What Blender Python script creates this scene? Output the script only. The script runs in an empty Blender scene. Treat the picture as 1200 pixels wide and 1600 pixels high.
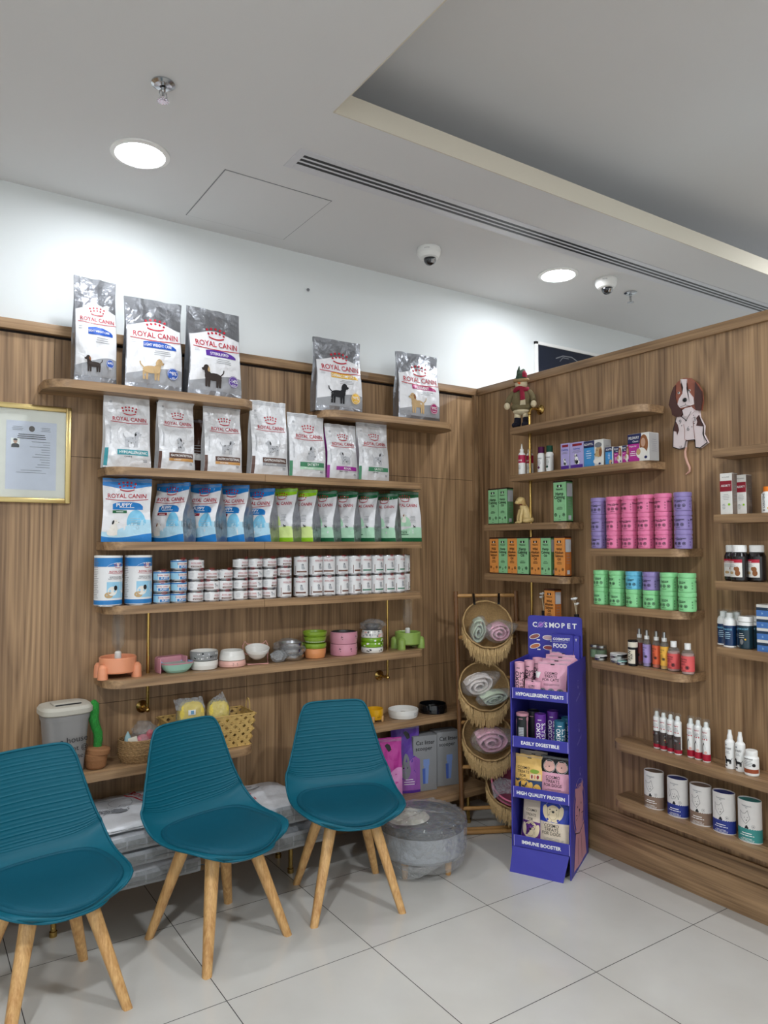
import bpy, bmesh, math, random
from mathutils import Vector, Matrix, noise
sin, cos, pi, rad = math.sin, math.cos, math.pi, math.radians
scene = bpy.context.scene
COL = scene.collection

# ------------------------------------------------------------ camera, world, light, exposure
CAM = Vector((-1.57745, -2.46865, 1.58366)); YAW, PIT, ROL, FPX = 0.586146, 0.044277, -0.002853, 1135.49
_f = Vector((sin(YAW)*cos(PIT), cos(YAW)*cos(PIT), sin(PIT)))
_r0 = Vector((cos(YAW), -sin(YAW), 0)); _u0 = _r0.cross(_f)
_r = _r0*cos(ROL)+_u0*sin(ROL); _u = -_r0*sin(ROL)+_u0*cos(ROL)
cd = bpy.data.cameras.new('camera'); co = bpy.data.objects.new('camera', cd); COL.objects.link(co)
cd.sensor_fit = 'HORIZONTAL'; cd.sensor_width = 36; cd.lens = FPX/1200*36; cd.clip_start = .05; cd.clip_end = 60
co.matrix_world = Matrix(((_r.x, _u.x, -_f.x, CAM.x), (_r.y, _u.y, -_f.y, CAM.y), (_r.z, _u.z, -_f.z, CAM.z), (0, 0, 0, 1)))
scene.camera = co
vs = scene.view_settings
vs.view_transform = 'Standard'; vs.look = 'None'; vs.gamma = 1; vs.use_curve_mapping = False
vs.exposure = 0.12
CEIL = 3.2; WA = 1.045; WB = 1.465; WHITE_Y = 1.09
w = bpy.data.worlds.new('world'); scene.world = w; w.use_nodes = True
w.node_tree.nodes['Background'].inputs[0].default_value = (0.92, 0.97, 1.0, 1)
w.node_tree.nodes['Background'].inputs[1].default_value = 1.05

LAMPS = [(-.79, .53), (1.674, .53), (-3.25, .53), (-1.9, -2.0), (.6, -2.6), (3.3, -1.0), (-.6, -4.0), (-3.6, -3.6)]     # the downlights, built further down as emitting discs
LAMP_STRENGTH = 130; LAMP_ROOM = 640

# ------------------------------------------------------------ where a picture column meets a real plane of the room
def px_x(px, y, z):      # x on the plane y, height z
    a = FPX; k = px-600; A = _r*a-_f*k
    return CAM.x-(A.y*(y-CAM.y)+A.z*(z-CAM.z))/A.x
def px_y(px, x, z):
    A = _r*FPX-_f*(px-600)
    return CAM.y-(A.x*(x-CAM.x)+A.z*(z-CAM.z))/A.y
def py_z(py, x, y):
    A = _u*FPX-_f*(800-py)
    return CAM.z-(A.x*(x-CAM.x)+A.y*(y-CAM.y))/A.z

# ------------------------------------------------------------ materials
def lin(c):
    return tuple(((v/255)/12.92 if v/255 <= .04045 else ((v/255+.055)/1.055)**2.4) for v in c)
MATS = {}
def mat(name, rgb, rough=.5, metal=0., var=.06, vscale=30, bump=0., bscale=60, coat=0., trans=0., ior=1.45, emit=0, spec=.5, alpha=1):
    if name in MATS: return MATS[name]
    m = bpy.data.materials.new(name); m.use_nodes = True; nt = m.node_tree; N = nt.nodes; L = nt.links
    b = N['Principled BSDF']; c = lin(rgb)
    tc = N.new('ShaderNodeTexCoord')
    nz = N.new('ShaderNodeTexNoise'); nz.inputs['Scale'].default_value = vscale; nz.inputs['Detail'].default_value = 3
    L.new(tc.outputs['Object'], nz.inputs['Vector'])
    mx = N.new('ShaderNodeMix'); mx.data_type = 'RGBA'
    mx.inputs[6].default_value = (*[v*(1-var) for v in c], 1); mx.inputs[7].default_value = (*[min(1, v*(1+var)) for v in c], 1)
    L.new(nz.outputs['Fac'], mx.inputs[0]); L.new(mx.outputs[2], b.inputs['Base Color'])
    b.inputs['Roughness'].default_value = rough; b.inputs['Metallic'].default_value = metal
    b.inputs['IOR'].default_value = ior; b.inputs['Coat Weight'].default_value = coat; b.inputs['Coat Roughness'].default_value = .08
    b.inputs['Transmission Weight'].default_value = trans; b.inputs['Specular IOR Level'].default_value = spec
    b.inputs['Alpha'].default_value = alpha
    if emit:
        b.inputs['Emission Color'].default_value = (*c, 1); b.inputs['Emission Strength'].default_value = emit
    if bump:
        n2 = N.new('ShaderNodeTexNoise'); n2.inputs['Scale'].default_value = bscale; n2.inputs['Detail'].default_value = 4
        L.new(tc.outputs['Object'], n2.inputs['Vector'])
        bp = N.new('ShaderNodeBump'); bp.inputs['Strength'].default_value = bump; bp.inputs['Distance'].default_value = .01
        L.new(n2.outputs['Fac'], bp.inputs['Height']); L.new(bp.outputs['Normal'], b.inputs['Normal'])
    MATS[name] = m; return m

def wood_mat(name, dark, light, axis='z', scale=1., rough=.45, offs=(0, 0, 0)):
    if name in MATS: return MATS[name]
    m = bpy.data.materials.new(name); m.use_nodes = True; nt = m.node_tree; N = nt.nodes; L = nt.links
    b = N['Principled BSDF']; tc = N.new('ShaderNodeTexCoord')
    lo = {'z': (1, 1, .10), 'x': (.10, 1, 1), 'y': (1, .10, 1)}[axis]
    def mp(k, extra=1):
        q = N.new('ShaderNodeMapping'); q.inputs['Scale'].default_value = [v*k*scale for v in lo]; q.inputs['Location'].default_value = offs
        L.new(tc.outputs['Object'], q.inputs['Vector']); return q
    # broad cathedral figure: contour lines of a stretched noise field
    a = mp(1.0); n1 = N.new('ShaderNodeTexNoise'); n1.inputs['Scale'].default_value = 3.2; n1.inputs['Detail'].default_value = 2; n1.inputs['Roughness'].default_value = .45
    L.new(a.outputs[0], n1.inputs['Vector'])
    mul = N.new('ShaderNodeMath'); mul.operation = 'MULTIPLY'; mul.inputs[1].default_value = 16; L.new(n1.outputs['Fac'], mul.inputs[0])
    fr = N.new('ShaderNodeMath'); fr.operation = 'PINGPONG'; fr.inputs[1].default_value = .5; L.new(mul.outputs[0], fr.inputs[0])
    # fibres
    q = N.new('ShaderNodeMapping'); q.inputs['Scale'].default_value = [(v if v == 1 else .02)*scale for v in lo]; L.new(tc.outputs['Object'], q.inputs['Vector'])
    n2 = N.new('ShaderNodeTexNoise'); n2.inputs['Scale'].default_value = 95; n2.inputs['Detail'].default_value = 3; L.new(q.outputs[0], n2.inputs['Vector'])
    n3 = N.new('ShaderNodeTexNoise'); n3.inputs['Scale'].default_value = 9; n3.inputs['Detail'].default_value = 2; L.new(q.outputs[0], n3.inputs['Vector'])
    def mm(op, x, y):
        k = N.new('ShaderNodeMath'); k.operation = op
        for i, s in enumerate((x, y)):
            if isinstance(s, (int, float)): k.inputs[i].default_value = s
            else: L.new(s, k.inputs[i])
        return k.outputs[0]
    t = mm('ADD', mm('MULTIPLY', fr.outputs[0], .34), mm('ADD', mm('MULTIPLY', n2.outputs['Fac'], .62), mm('MULTIPLY', n3.outputs['Fac'], .42)))
    cr = N.new('ShaderNodeValToRGB'); cr.color_ramp.elements[0].position = .38; cr.color_ramp.elements[1].position = .84
    cr.color_ramp.elements[0].color = (*lin(dark), 1); cr.color_ramp.elements[1].color = (*lin(light), 1)
    L.new(t, cr.inputs[0]); L.new(cr.outputs[0], b.inputs['Base Color'])
    b.inputs['Roughness'].default_value = rough
    bp = N.new('ShaderNodeBump'); bp.inputs['Strength'].default_value = .12; bp.inputs['Distance'].default_value = .002
    L.new(n2.outputs['Fac'], bp.inputs['Height']); L.new(bp.outputs[0], b.inputs['Normal'])
    MATS[name] = m; return m

def foil(name, rgb, rough=.3, metal=.55, strength=.6, scale=9.):
    """crinkled laminated film of a pet food bag"""
    if name in MATS: return MATS[name]
    m = mat(name, rgb, rough, metal, var=.05, vscale=12); nt = m.node_tree; N = nt.nodes; L = nt.links; b = N['Principled BSDF']
    tc = [n for n in N if n.type == 'TEX_COORD'][0]
    v = N.new('ShaderNodeTexVoronoi'); v.feature = 'DISTANCE_TO_EDGE'; v.inputs['Scale'].default_value = scale
    nz = N.new('ShaderNodeTexNoise'); nz.inputs['Scale'].default_value = 7; nz.inputs['Detail'].default_value = 2
    L.new(tc.outputs['Object'], nz.inputs['Vector'])
    mx = N.new('ShaderNodeMix'); mx.data_type = 'VECTOR'; mx.inputs[0].default_value = .25
    L.new(tc.outputs['Object'], mx.inputs[4]); L.new(nz.outputs['Color'], mx.inputs[5]); L.new(mx.outputs[1], v.inputs['Vector'])
    n2 = N.new('ShaderNodeTexNoise'); n2.inputs['Scale'].default_value = 22; n2.inputs['Detail'].default_value = 3; L.new(tc.outputs['Object'], n2.inputs['Vector'])
    ad = N.new('ShaderNodeMath'); ad.operation = 'ADD'; L.new(v.outputs['Distance'], ad.inputs[0]); L.new(n2.outputs['Fac'], ad.inputs[1])
    bp = N.new('ShaderNodeBump'); bp.inputs['Strength'].default_value = strength; bp.inputs['Distance'].default_value = .012
    L.new(ad.outputs[0], bp.inputs['Height']); L.new(bp.outputs[0], b.inputs['Normal'])
    return m

def film_mat(name, tint=(250, 251, 252), haze=.12, strength=.8, scale=14.):
    """clear wrapping film: mostly see-through with crinkled gloss"""
    if name in MATS: return MATS[name]
    m = bpy.data.materials.new(name); m.use_nodes = True; nt = m.node_tree; N = nt.nodes; L = nt.links
    for n in list(N):
        if n.type != 'OUTPUT_MATERIAL': N.remove(n)
    out = [n for n in N if n.type == 'OUTPUT_MATERIAL'][0]
    tc = N.new('ShaderNodeTexCoord'); v = N.new('ShaderNodeTexVoronoi'); v.feature = 'DISTANCE_TO_EDGE'; v.inputs['Scale'].default_value = scale
    n2 = N.new('ShaderNodeTexNoise'); n2.inputs['Scale'].default_value = scale*2; n2.inputs['Detail'].default_value = 4; n2.inputs['Distortion'].default_value = 1.5
    L.new(tc.outputs['Object'], v.inputs['Vector']); L.new(tc.outputs['Object'], n2.inputs['Vector'])
    ad = N.new('ShaderNodeMath'); ad.operation = 'ADD'; L.new(v.outputs['Distance'], ad.inputs[0]); L.new(n2.outputs['Fac'], ad.inputs[1])
    bp = N.new('ShaderNodeBump'); bp.inputs['Strength'].default_value = strength; bp.inputs['Distance'].default_value = .02; L.new(ad.outputs[0], bp.inputs['Height'])
    tr = N.new('ShaderNodeBsdfTransparent'); tr.inputs[0].default_value = (*lin(tint), 1)
    gl = N.new('ShaderNodeBsdfGlossy'); gl.inputs['Roughness'].default_value = .10; L.new(bp.outputs[0], gl.inputs['Normal'])
    df = N.new('ShaderNodeBsdfDiffuse'); df.inputs[0].default_value = (*lin(tint), 1); L.new(bp.outputs[0], df.inputs['Normal'])
    lw = N.new('ShaderNodeLayerWeight'); lw.inputs[0].default_value = .35; L.new(bp.outputs[0], lw.inputs['Normal'])
    m1 = N.new('ShaderNodeMixShader'); m1.inputs[0].default_value = haze; L.new(tr.outputs[0], m1.inputs[1]); L.new(df.outputs[0], m1.inputs[2])
    mth = N.new('ShaderNodeMath'); mth.operation = 'MULTIPLY_ADD'; mth.inputs[1].default_value = .32 if strength else .12; mth.inputs[2].default_value = .025 if strength else .008; L.new(lw.outputs['Fresnel'], mth.inputs[0])
    m2 = N.new('ShaderNodeMixShader'); L.new(mth.outputs[0], m2.inputs[0]); L.new(m1.outputs[0], m2.inputs[1]); L.new(gl.outputs[0], m2.inputs[2])
    L.new(m2.outputs[0], out.inputs[0]); MATS[name] = m; return m

# ------------------------------------------------------------ mesh kit
_tc = {}
def glyphs(s, bold=0.):
    k = (s, bold)
    if k not in _tc:
        c = bpy.data.curves.new('t', 'FONT'); c.body = s; c.align_x = 'CENTER'; c.resolution_u = 2; c.offset = bold; c.fill_mode = 'FRONT'
        o = bpy.data.objects.new('t', c); me = bpy.data.meshes.new_from_object(o)
        _tc[k] = ([(v.co.x, v.co.y-.34) for v in me.vertices], [tuple(p.vertices) for p in me.polygons])
        bpy.data.objects.remove(o); bpy.data.meshes.remove(me); bpy.data.curves.remove(c)
    return _tc[k]

class M:
    def __init__(s, x=None): s.v = []; s.f = []; s.m = []; s.mats = []; s.x = x
    def mi(s, m):
        if m not in s.mats: s.mats.append(m)
        return s.mats.index(m)
    def add(s, vs_, fs, m, mt=None):
        k = len(s.v); i = s.mi(m)
        for v in vs_:
            v = Vector(v)
            if mt is not None: v = mt @ v
            if s.x is not None: v = s.x @ v
            s.v.append(v)
        for f in fs: s.f.append([k+a for a in f]); s.m.append(i)
        return s
    def box(s, a, b, m, mt=None):
        x0, y0, z0 = a; x1, y1, z1 = b
        return s.add([(x0, y0, z0), (x1, y0, z0), (x1, y1, z0), (x0, y1, z0), (x0, y0, z1), (x1, y0, z1), (x1, y1, z1), (x0, y1, z1)],
                     [(0, 3, 2, 1), (4, 5, 6, 7), (0, 1, 5, 4), (1, 2, 6, 5), (2, 3, 7, 6), (3, 0, 4, 7)], m, mt)
    def rbox(s, a, b, m, r=.003, seg=2, mt=None):
        bm = bmesh.new(); bmesh.ops.create_cube(bm, size=1)
        for v in bm.verts: v.co = Vector([(a[i]+b[i])/2+v.co[i]*(b[i]-a[i]) for i in range(3)])
        bmesh.ops.bevel(bm, geom=bm.edges[:], offset=r, segments=seg, profile=.5, affect='EDGES')
        bm.verts.index_update(); s.add([v.co.copy() for v in bm.verts], [[v.index for v in f.verts] for f in bm.faces], m, mt); bm.free(); return s
    def grid(s, fn, nu, nv, m, cu=False, cv=False, mt=None, flip=False):
        A = nu if cu else nu+1; B = nv if cv else nv+1
        vs_ = [fn(i/nu, j/nv) for j in range(B) for i in range(A)]
        fs = []
        for j in range(nv):
            for i in range(nu):
                q = [j*A+i, j*A+(i+1) % A, ((j+1) % B)*A+(i+1) % A, ((j+1) % B)*A+i]
                fs.append(q[::-1] if flip else q)
        return s.add(vs_, fs, m, mt)
    def lathe(s, prof, m, seg=32, c=(0, 0, 0), sx=1, sy=1, mt=None, se=2, cap=3):
        n = len(prof); vs_ = []; fs = []
        for (r, z) in prof:
            for k in range(seg):
                a = 2*pi*k/seg; ca, sa = cos(a), sin(a)
                if se != 2:
                    ca = math.copysign(abs(ca)**(2/se), ca); sa = math.copysign(abs(sa)**(2/se), sa)
                vs_.append((c[0]+r*sx*ca, c[1]+r*sy*sa, c[2]+z))
        ms = m if isinstance(m, list) else [m]*(n-1)
        for j in range(n-1):
            s.add(vs_[j*seg:(j+2)*seg], [(k, (k+1) % seg, seg+(k+1) % seg, seg+k) for k in range(seg)], ms[j], mt)
        if prof[0][0] > 1e-5 and cap & 1: s.add(vs_[:seg], [tuple(range(seg))[::-1]], ms[0], mt)
        if prof[-1][0] > 1e-5 and cap & 2: s.add(vs_[-seg:], [tuple(range(seg))], ms[-1], mt)
        return s
    def tube(s, pts, r, m, seg=8, closed=False, mt=None):
        P = [Vector(p) for p in pts]; n = len(P); R = r if isinstance(r, (list, tuple)) else [r]*n
        up = None; vs_ = []
        for i in range(n):
            a = P[(i-1) % n] if (closed or i > 0) else P[i]; b = P[(i+1) % n] if (closed or i < n-1) else P[i]
            t = (b-a).normalized()
            if up is None: up = t.orthogonal().normalized()
            else:
                up = (up-t*up.dot(t)); up = up.normalized() if up.length > 1e-6 else t.orthogonal().normalized()
            w_ = t.cross(up)
            for k in range(seg):
                g = 2*pi*k/seg; vs_.append(P[i]+(up*cos(g)+w_*sin(g))*R[i])
        fs = []
        for i in range(n if closed else n-1):
            j = (i+1) % n
            for k in range(seg): fs.append((i*seg+k, i*seg+(k+1) % seg, j*seg+(k+1) % seg, j*seg+k))
        if not closed: fs.append(tuple(range(seg))[::-1]); fs.append(tuple(range((n-1)*seg, n*seg)))
        return s.add(vs_, fs, m, mt)
    def prism(s, pts, z0, z1, m, mt=None):
        n = len(pts)
        return s.add([(x, y, z0) for x, y in pts]+[(x, y, z1) for x, y in pts],
                     [tuple(range(n))[::-1], tuple(range(n, 2*n))]+[(i, (i+1) % n, n+(i+1) % n, n+i) for i in range(n)], m, mt)
    def ball(s, c, r, m, n=12, mt=None):
        rx, ry, rz = r if isinstance(r, (tuple, list)) else (r, r, r)
        return s.grid(lambda u, v: (c[0]+rx*sin(pi*v)*cos(2*pi*u), c[1]+ry*sin(pi*v)*sin(2*pi*u), c[2]-rz*cos(pi*v)), n*2, n, m, cu=True, mt=mt)
    # flat artwork laid on a surface fn(u, v, d)
    def band(s, fn, u0, u1, lo, hi, m, nu=12, nv=4, d=.0008):
        L_ = lo if callable(lo) else (lambda u: lo); H_ = hi if callable(hi) else (lambda u: hi)
        def g(a, b):
            u = u0+(u1-u0)*a; return fn(u, L_(u)+(H_(u)-L_(u))*b, d)
        return s.grid(g, nu, nv, m)
    def disc(s, fn, cu, cv, ru, m, rv=None, n=16, d=.001, rot=0):
        rv = rv or ru; vs_ = [fn(cu, cv, d)]
        for k in range(n):
            a = 2*pi*k/n; x, y = ru*cos(a), rv*sin(a); vs_.append(fn(cu+x*cos(rot)-y*sin(rot), cv+x*sin(rot)+y*cos(rot), d))
        return s.add(vs_, [(0, k+1, (k+1) % n+1) for k in range(n)], m)
    def ring(s, fn, cu, cv, r, wd, m, n=20, d=.001):
        vs_ = []
        for k in range(n):
            a = 2*pi*k/n
            for q in (r-wd/2, r+wd/2): vs_.append(fn(cu+q*cos(a), cv+q*sin(a), d))
        return s.add(vs_, [(2*k, 2*k+1, (2*k+3) % (2*n), (2*k+2) % (2*n)) for k in range(n)], m)
    def poly(s, fn, pts, m, d=.001): return s.add([fn(u, v, d) for u, v in pts], [tuple(range(len(pts)))], m)
    def stroke(s, fn, pts, wd, m, d=.0012):
        for (a, b), (c, e) in zip(pts[:-1], pts[1:]):
            l = math.hypot(c-a, e-b) or 1e-6; nx, ny = -(e-b)/l*wd/2, (c-a)/l*wd/2
            s.add([fn(a+nx, b+ny, d), fn(a-nx, b-ny, d), fn(c-nx, e-ny, d), fn(c+nx, e+ny, d)], [(0, 1, 2, 3)], m)
        return s
    def text(s, fn, t, cu, cv, size, m, wmax=None, rot=0, bold=.01, d=.0016, sxx=1.):
        V_, F_ = glyphs(t, bold)
        if not V_: return s
        wd = (max(a for a, b in V_)-min(a for a, b in V_))*size*sxx
        if wmax and wd > wmax: sxx *= wmax/wd
        cr, sr = cos(rot), sin(rot)
        return s.add([fn(cu+(a*size*sxx)*cr-(b*size)*sr, cv+(a*size*sxx)*sr+(b*size)*cr, d) for a, b in V_], F_, m)
    def greek(s, fn, cu, cv, wd, rows, gap, h, m, d=.001, seed=1):      # print too small to read
        rr = random.Random(seed)
        for i in range(rows):
            ww = wd*rr.uniform(.6, 1); s.band(fn, cu-ww/2, cu+ww/2, cv-i*gap, cv-i*gap+h, m, 4, 1, d)
        return s
    def mesh(s, name, smooth=38):
        me = bpy.data.meshes.new(name); me.from_pydata([tuple(v) for v in s.v], [], s.f)
        for m in s.mats: me.materials.append(m)
        me.polygons.foreach_set('material_index', s.m); me.update()
        if smooth:
            me.polygons.foreach_set('use_smooth', [True]*len(me.polygons)); me.set_sharp_from_angle(angle=rad(smooth))
        return me
    def build(s, name, parent=None, smooth=38):
        o = bpy.data.objects.new(name, s.mesh(name, smooth)); COL.objects.link(o)
        if parent is not None: o.parent = parent
        return o

def tag(o, label=None, cat=None, group=None, kind=None):
    if label: o['label'] = label
    if cat: o['category'] = cat
    if group: o['group'] = group
    if kind: o['kind'] = kind
    return o
def thing(name, label, cat, loc=(0, 0, 0), rz=0, group=None, rx=0, ry=0):
    o = bpy.data.objects.new(name, None); o.empty_display_size = .05; COL.objects.link(o)
    o.location = loc; o.rotation_euler = (rx, ry, rz); return tag(o, label, cat, group)
def place(o, loc, rz=0, rx=0, ry=0): o.location = loc; o.rotation_euler = (rx, ry, rz); return o
def dup(root, loc, rz=0, label=None, group=None, rx=0, ry=0):
    r = root.copy(); COL.objects.link(r); r.location = loc; r.rotation_euler = (rx, ry, rz)
    if label: r['label'] = label
    if group: r['group'] = group
    for ch in list(root.children):
        c = ch.copy(); COL.objects.link(c); c.parent = r
        for g in list(ch.children):
            d_ = g.copy(); COL.objects.link(d_); d_.parent = c
    return r
class Pool:      # the first placement uses the built thing itself, later ones copy it
    def __init__(s, root): s.r = root; s.used = False
    def put(s, loc, rz=0, label=None, group=None, rx=0, ry=0):
        if not s.used:
            s.used = True; place(s.r, loc, rz, rx, ry)
            if label: s.r['label'] = label
            if group: s.r['group'] = group
            return s.r
        return dup(s.r, loc, rz, label, group, rx, ry)
def flat(o=(0, 0, 0), U=(1, 0, 0), V=(0, 0, 1), N=(0, -1, 0)):
    o, U, V, N = Vector(o), Vector(U), Vector(V), Vector(N)
    return lambda u, v, d=0: o+U*u+V*v+N*d
def cyl(r, c=(0, 0, 0)):     # front (u=0) faces -y
    return lambda u, v, d=0: Vector((c[0]+(r+d)*sin(u/r), c[1]-(r+d)*cos(u/r), c[2]+v))
# ------------------------------------------------------------ materials of the room
WOODV = wood_mat('walnut_laminate_upright', (104, 78, 53), (178, 144, 106), 'z')
WOODX = wood_mat('walnut_laminate_along_x', (104, 78, 53), (178, 144, 106), 'x')
WOODY = wood_mat('walnut_laminate_along_y', (104, 78, 53), (178, 144, 106), 'y')
DARKGAP = mat('dark_gap', (28, 20, 15), .9)
PAINT = mat('white_paint', (222, 226, 226), .85, var=.01, vscale=3)
CPAINT = mat('ceiling_paint', (214, 214, 214), .9, var=.012, vscale=2)
BEIGEP = mat('tray_edge_paint', (205, 198, 182), .85, var=.012, vscale=2)
WHITE = mat('white_plastic', (235, 235, 232), .35, var=.02)
BLACK = mat('black_plastic', (14, 14, 16), .35, var=.1)
BRASS = mat('brass', (190, 158, 92), .22, 1.0, var=.05)
CHROME = mat('chrome', (190, 192, 195), .15, 1.0)
STEEL = mat('brushed_steel', (176, 176, 178), .22, 1.0, var=.05)
RED = mat('red_print', (176, 22, 44), .5)
BLK = mat('black_print', (22, 22, 26), .55)
GRY = mat('grey_print', (120, 122, 126), .55)
LGRY = mat('light_grey_print', (178, 180, 184), .55)
WHT = mat('white_print', (238, 238, 236), .5, var=.02)
GOLD = mat('gold_frame', (200, 178, 122), .28, 1.0, var=.05)
FILM = film_mat('clear_film')
FILM2 = film_mat('hazy_film', (240, 243, 245), .26, 1.0, 18)
CLEAR = film_mat('clear_plastic', (250, 252, 252), .03, .0, 4)

def floor_mat():
    m = bpy.data.materials.new('polished_floor_tile'); m.use_nodes = True; nt = m.node_tree; N = nt.nodes; L = nt.links; b = N['Principled BSDF']
    tc = N.new('ShaderNodeTexCoord'); sp = N.new('ShaderNodeSeparateXYZ'); L.new(tc.outputs['Object'], sp.inputs[0])
    def mth(op, x, y=None):
        k = N.new('ShaderNodeMath'); k.operation = op
        for i, q in enumerate([x, y]):
            if q is None: continue
            if isinstance(q, (int, float)): k.inputs[i].default_value = q
            else: L.new(q, k.inputs[i])
        return k.outputs[0]
    def edge(c):
        a = mth('ADD', c, 30.0); b_ = mth('MODULO', a, .6); c_ = mth('MINIMUM', b_, mth('SUBTRACT', .6, b_)); return c_
    e = mth('MINIMUM', edge(sp.outputs[0]), edge(sp.outputs[1]))
    g = mth('LESS_THAN', e, .0016)
    nz = N.new('ShaderNodeTexNoise'); nz.inputs['Scale'].default_value = 1.6; nz.inputs['Detail'].default_value = 5; L.new(tc.outputs['Object'], nz.inputs['Vector'])
    cr = N.new('ShaderNodeValToRGB'); cr.color_ramp.elements[0].color = (*lin((188, 185, 178)), 1); cr.color_ramp.elements[1].color = (*lin((206, 204, 198)), 1)
    cr.color_ramp.elements[0].position = .3; cr.color_ramp.elements[1].position = .7; L.new(nz.outputs[0], cr.inputs[0])
    mx = N.new('ShaderNodeMix'); mx.data_type = 'RGBA'; L.new(g, mx.inputs[0]); L.new(cr.outputs[0], mx.inputs[6]); mx.inputs[7].default_value = (*lin((38, 34, 32)), 1)
    L.new(mx.outputs[2], b.inputs['Base Color'])
    n2 = N.new('ShaderNodeTexNoise'); n2.inputs['Scale'].default_value = 5; n2.inputs['Detail'].default_value = 4; L.new(tc.outputs['Object'], n2.inputs['Vector'])
    mr = N.new('ShaderNodeMapRange'); mr.inputs['To Min'].default_value = .07; mr.inputs['To Max'].default_value = .17; L.new(n2.outputs[0], mr.inputs[0])
    ro = mth('ADD', mr.outputs[0], mth('MULTIPLY', g, .5)); L.new(ro, b.inputs['Roughness'])
    return m

# ------------------------------------------------------------ room shell
def struct(name, m, smooth=30): return tag(m.build(name, None, smooth), kind='structure')
X0, Y0, X1 = -5.2, -5.6, 5.2
struct('floor', M().box((X0, Y0, -.05), (X1, WHITE_Y+.1, 0), floor_mat()), 0)
struct('wall_back', M().box((X0, WHITE_Y, 0), (X1, WHITE_Y+.1, CEIL+.6), PAINT), 0)
struct('wall_left', M().box((X0-.1, Y0, 0), (X0, WHITE_Y+.1, CEIL+.6), PAINT), 0)
struct('wall_right', M().box((X1, Y0, 0), (X1+.1, WHITE_Y+.1, CEIL+.6), PAINT), 0)
# ceiling with a raised tray over the room's middle
TX, TY, TH = -.265, -.155, .20
c = M()
c.box((X0, TY, CEIL), (X1, WHITE_Y, CEIL+.06), CPAINT)
c.box((X0, Y0, CEIL), (TX, TY, CEIL+.06), CPAINT)
c.box((TX-.6, Y0, CEIL+TH+.10), (X1, TY+.5, CEIL+TH+.16), CPAINT)
struct('ceiling', c, 0)
t = M().box((TX, TY-.004, CEIL-.0006), (X1, TY+.001, CEIL+.09), BEIGEP).box((TX-.001, Y0, CEIL-.0006), (TX+.004, TY, CEIL+.09), BEIGEP)
struct('trim_1', t, 0)
t = M().box((TX-.6, TY+.4, CEIL+.06), (X1, TY+.42, CEIL+TH+.12), CPAINT).box((TX-.6, Y0, CEIL+.06), (TX-.58, TY+.4, CEIL+TH+.12), CPAINT)
struct('trim_2', t, 0)

# walnut cladding, wall A (y = WA) and the low partition, wall B (x = WB)
TOP = 2.57; CAPH = .045
m = M()
GX = -1.02           # upright joint left of the shelves
m.box((-4.2, WA, .0), (GX-.001, WHITE_Y, TOP-CAPH-.012), WOODV)
zz = [0, .86, 1.985, TOP-CAPH-.012]
for a, b in zip(zz[:-1], zz[1:]):
    m.box((GX+.001, WA, a+.001), (-.09-.001, WHITE_Y, b-.001), WOODV)
    m.box((-.09+.001, WA, a+.001), (WB-.035, WHITE_Y, b-.001), WOODV)
m.box((-4.2, WA+.004, 0), (WB, WHITE_Y, TOP-.01), DARKGAP)
struct('wall_cladding_back', m, 0)
struct('trim_3', M().rbox((-4.2, WA-.024, TOP-CAPH), (WB, WHITE_Y+.0, TOP), WOODX, .002), 30)
struct('trim_4', M().rbox((WB-.033, WA-.024, 0), (WB-.003, WHITE_Y-.001, TOP-CAPH-.001), WOODV, .002), 30)
m = M().box((WB, -4.2, 0), (WB+.11, WA+.003, TOP-CAPH), WOODV)
struct('wall_partition_right', m, 0)
struct('trim_5', M().rbox((WB-.015, -4.2, TOP-CAPH), (WB+.125, WA-.026, TOP), WOODY, .002), 30)
# plinth of the partition: tall baseboard with a ledge
m = M().rbox((WB-.015, -4.2, 0), (WB+.001, WA-.03, .137), WOODY, .003).rbox((WB-.028, -4.2, .139), (WB+.001, WA-.03, .232), WOODY, .004)
struct('baseboard_right', M().rbox((WB-.021, -4.2, 0), (WB+.001, WA-.03, .150), WOODY, .003), 30)
struct('trim_6', M().rbox((WB-.013, -4.2, .153), (WB+.001, WA-.03, .232), WOODY, .003), 30)
struct('baseboard_back', M().rbox((-4.2, WA-.012, 0), (WB-.035, WA+.001, .10), WOODX, .002), 30)

# ------------------------------------------------------------ shelves
SH = .036
def shelf_outline(x0, x1, yf, yw, rl, rr, n=10):
    p = [(x0, yw)]
    if rl:
        for k in range(n+1):
            a = pi-(pi/2)*0-k/n*pi/2; p.append((x0+rl+rl*cos(pi+k/n*pi/2), yf+rl+rl*sin(pi+k/n*pi/2)))
    else: p.append((x0, yf))
    if rr:
        for k in range(n+1):
            g = -pi/2+k/n*pi/2; p.append((x1-rr+rr*cos(g), yf+rr+rr*sin(g)))
    else: p.append((x1, yf))
    p.append((x1, yw)); return p
SHA = dict(s1=2.292, s2=1.930, s3=1.597, s4=1.315, s5=.992, s6=.612)
def shelfA(x0, x1, z, rl, rr, label, yf=.83):
    o = M().prism(shelf_outline(x0, x1, yf, WA, rl, rr), -SH, 0, WOODX).build('wall_shelf')
    o.location = (0, 0, z); return tag(o, label, 'shelf', 'walnut shelves on the back wall')
xL = px_x(149, WA, 1.3)
shelfA(px_x(60, WA, 2.27), -.125, SHA['s1'], .11, .10, 'highest walnut shelf at the left, under three big silver food bags')
shelfA(px_x(478, WA, 2.27), 1.15, SHA['s1'], .11, .12, 'highest walnut shelf right of centre, carrying two silver food bags')
shelfA(xL, -.091, SHA['s2'], .10, 0, 'left walnut board under the hypoallergenic and gastrointestinal food bags')
shelfA(-.089, .893, SHA['s2'], 0, .05, 'right walnut board under the green and purple banded food bags')
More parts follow.
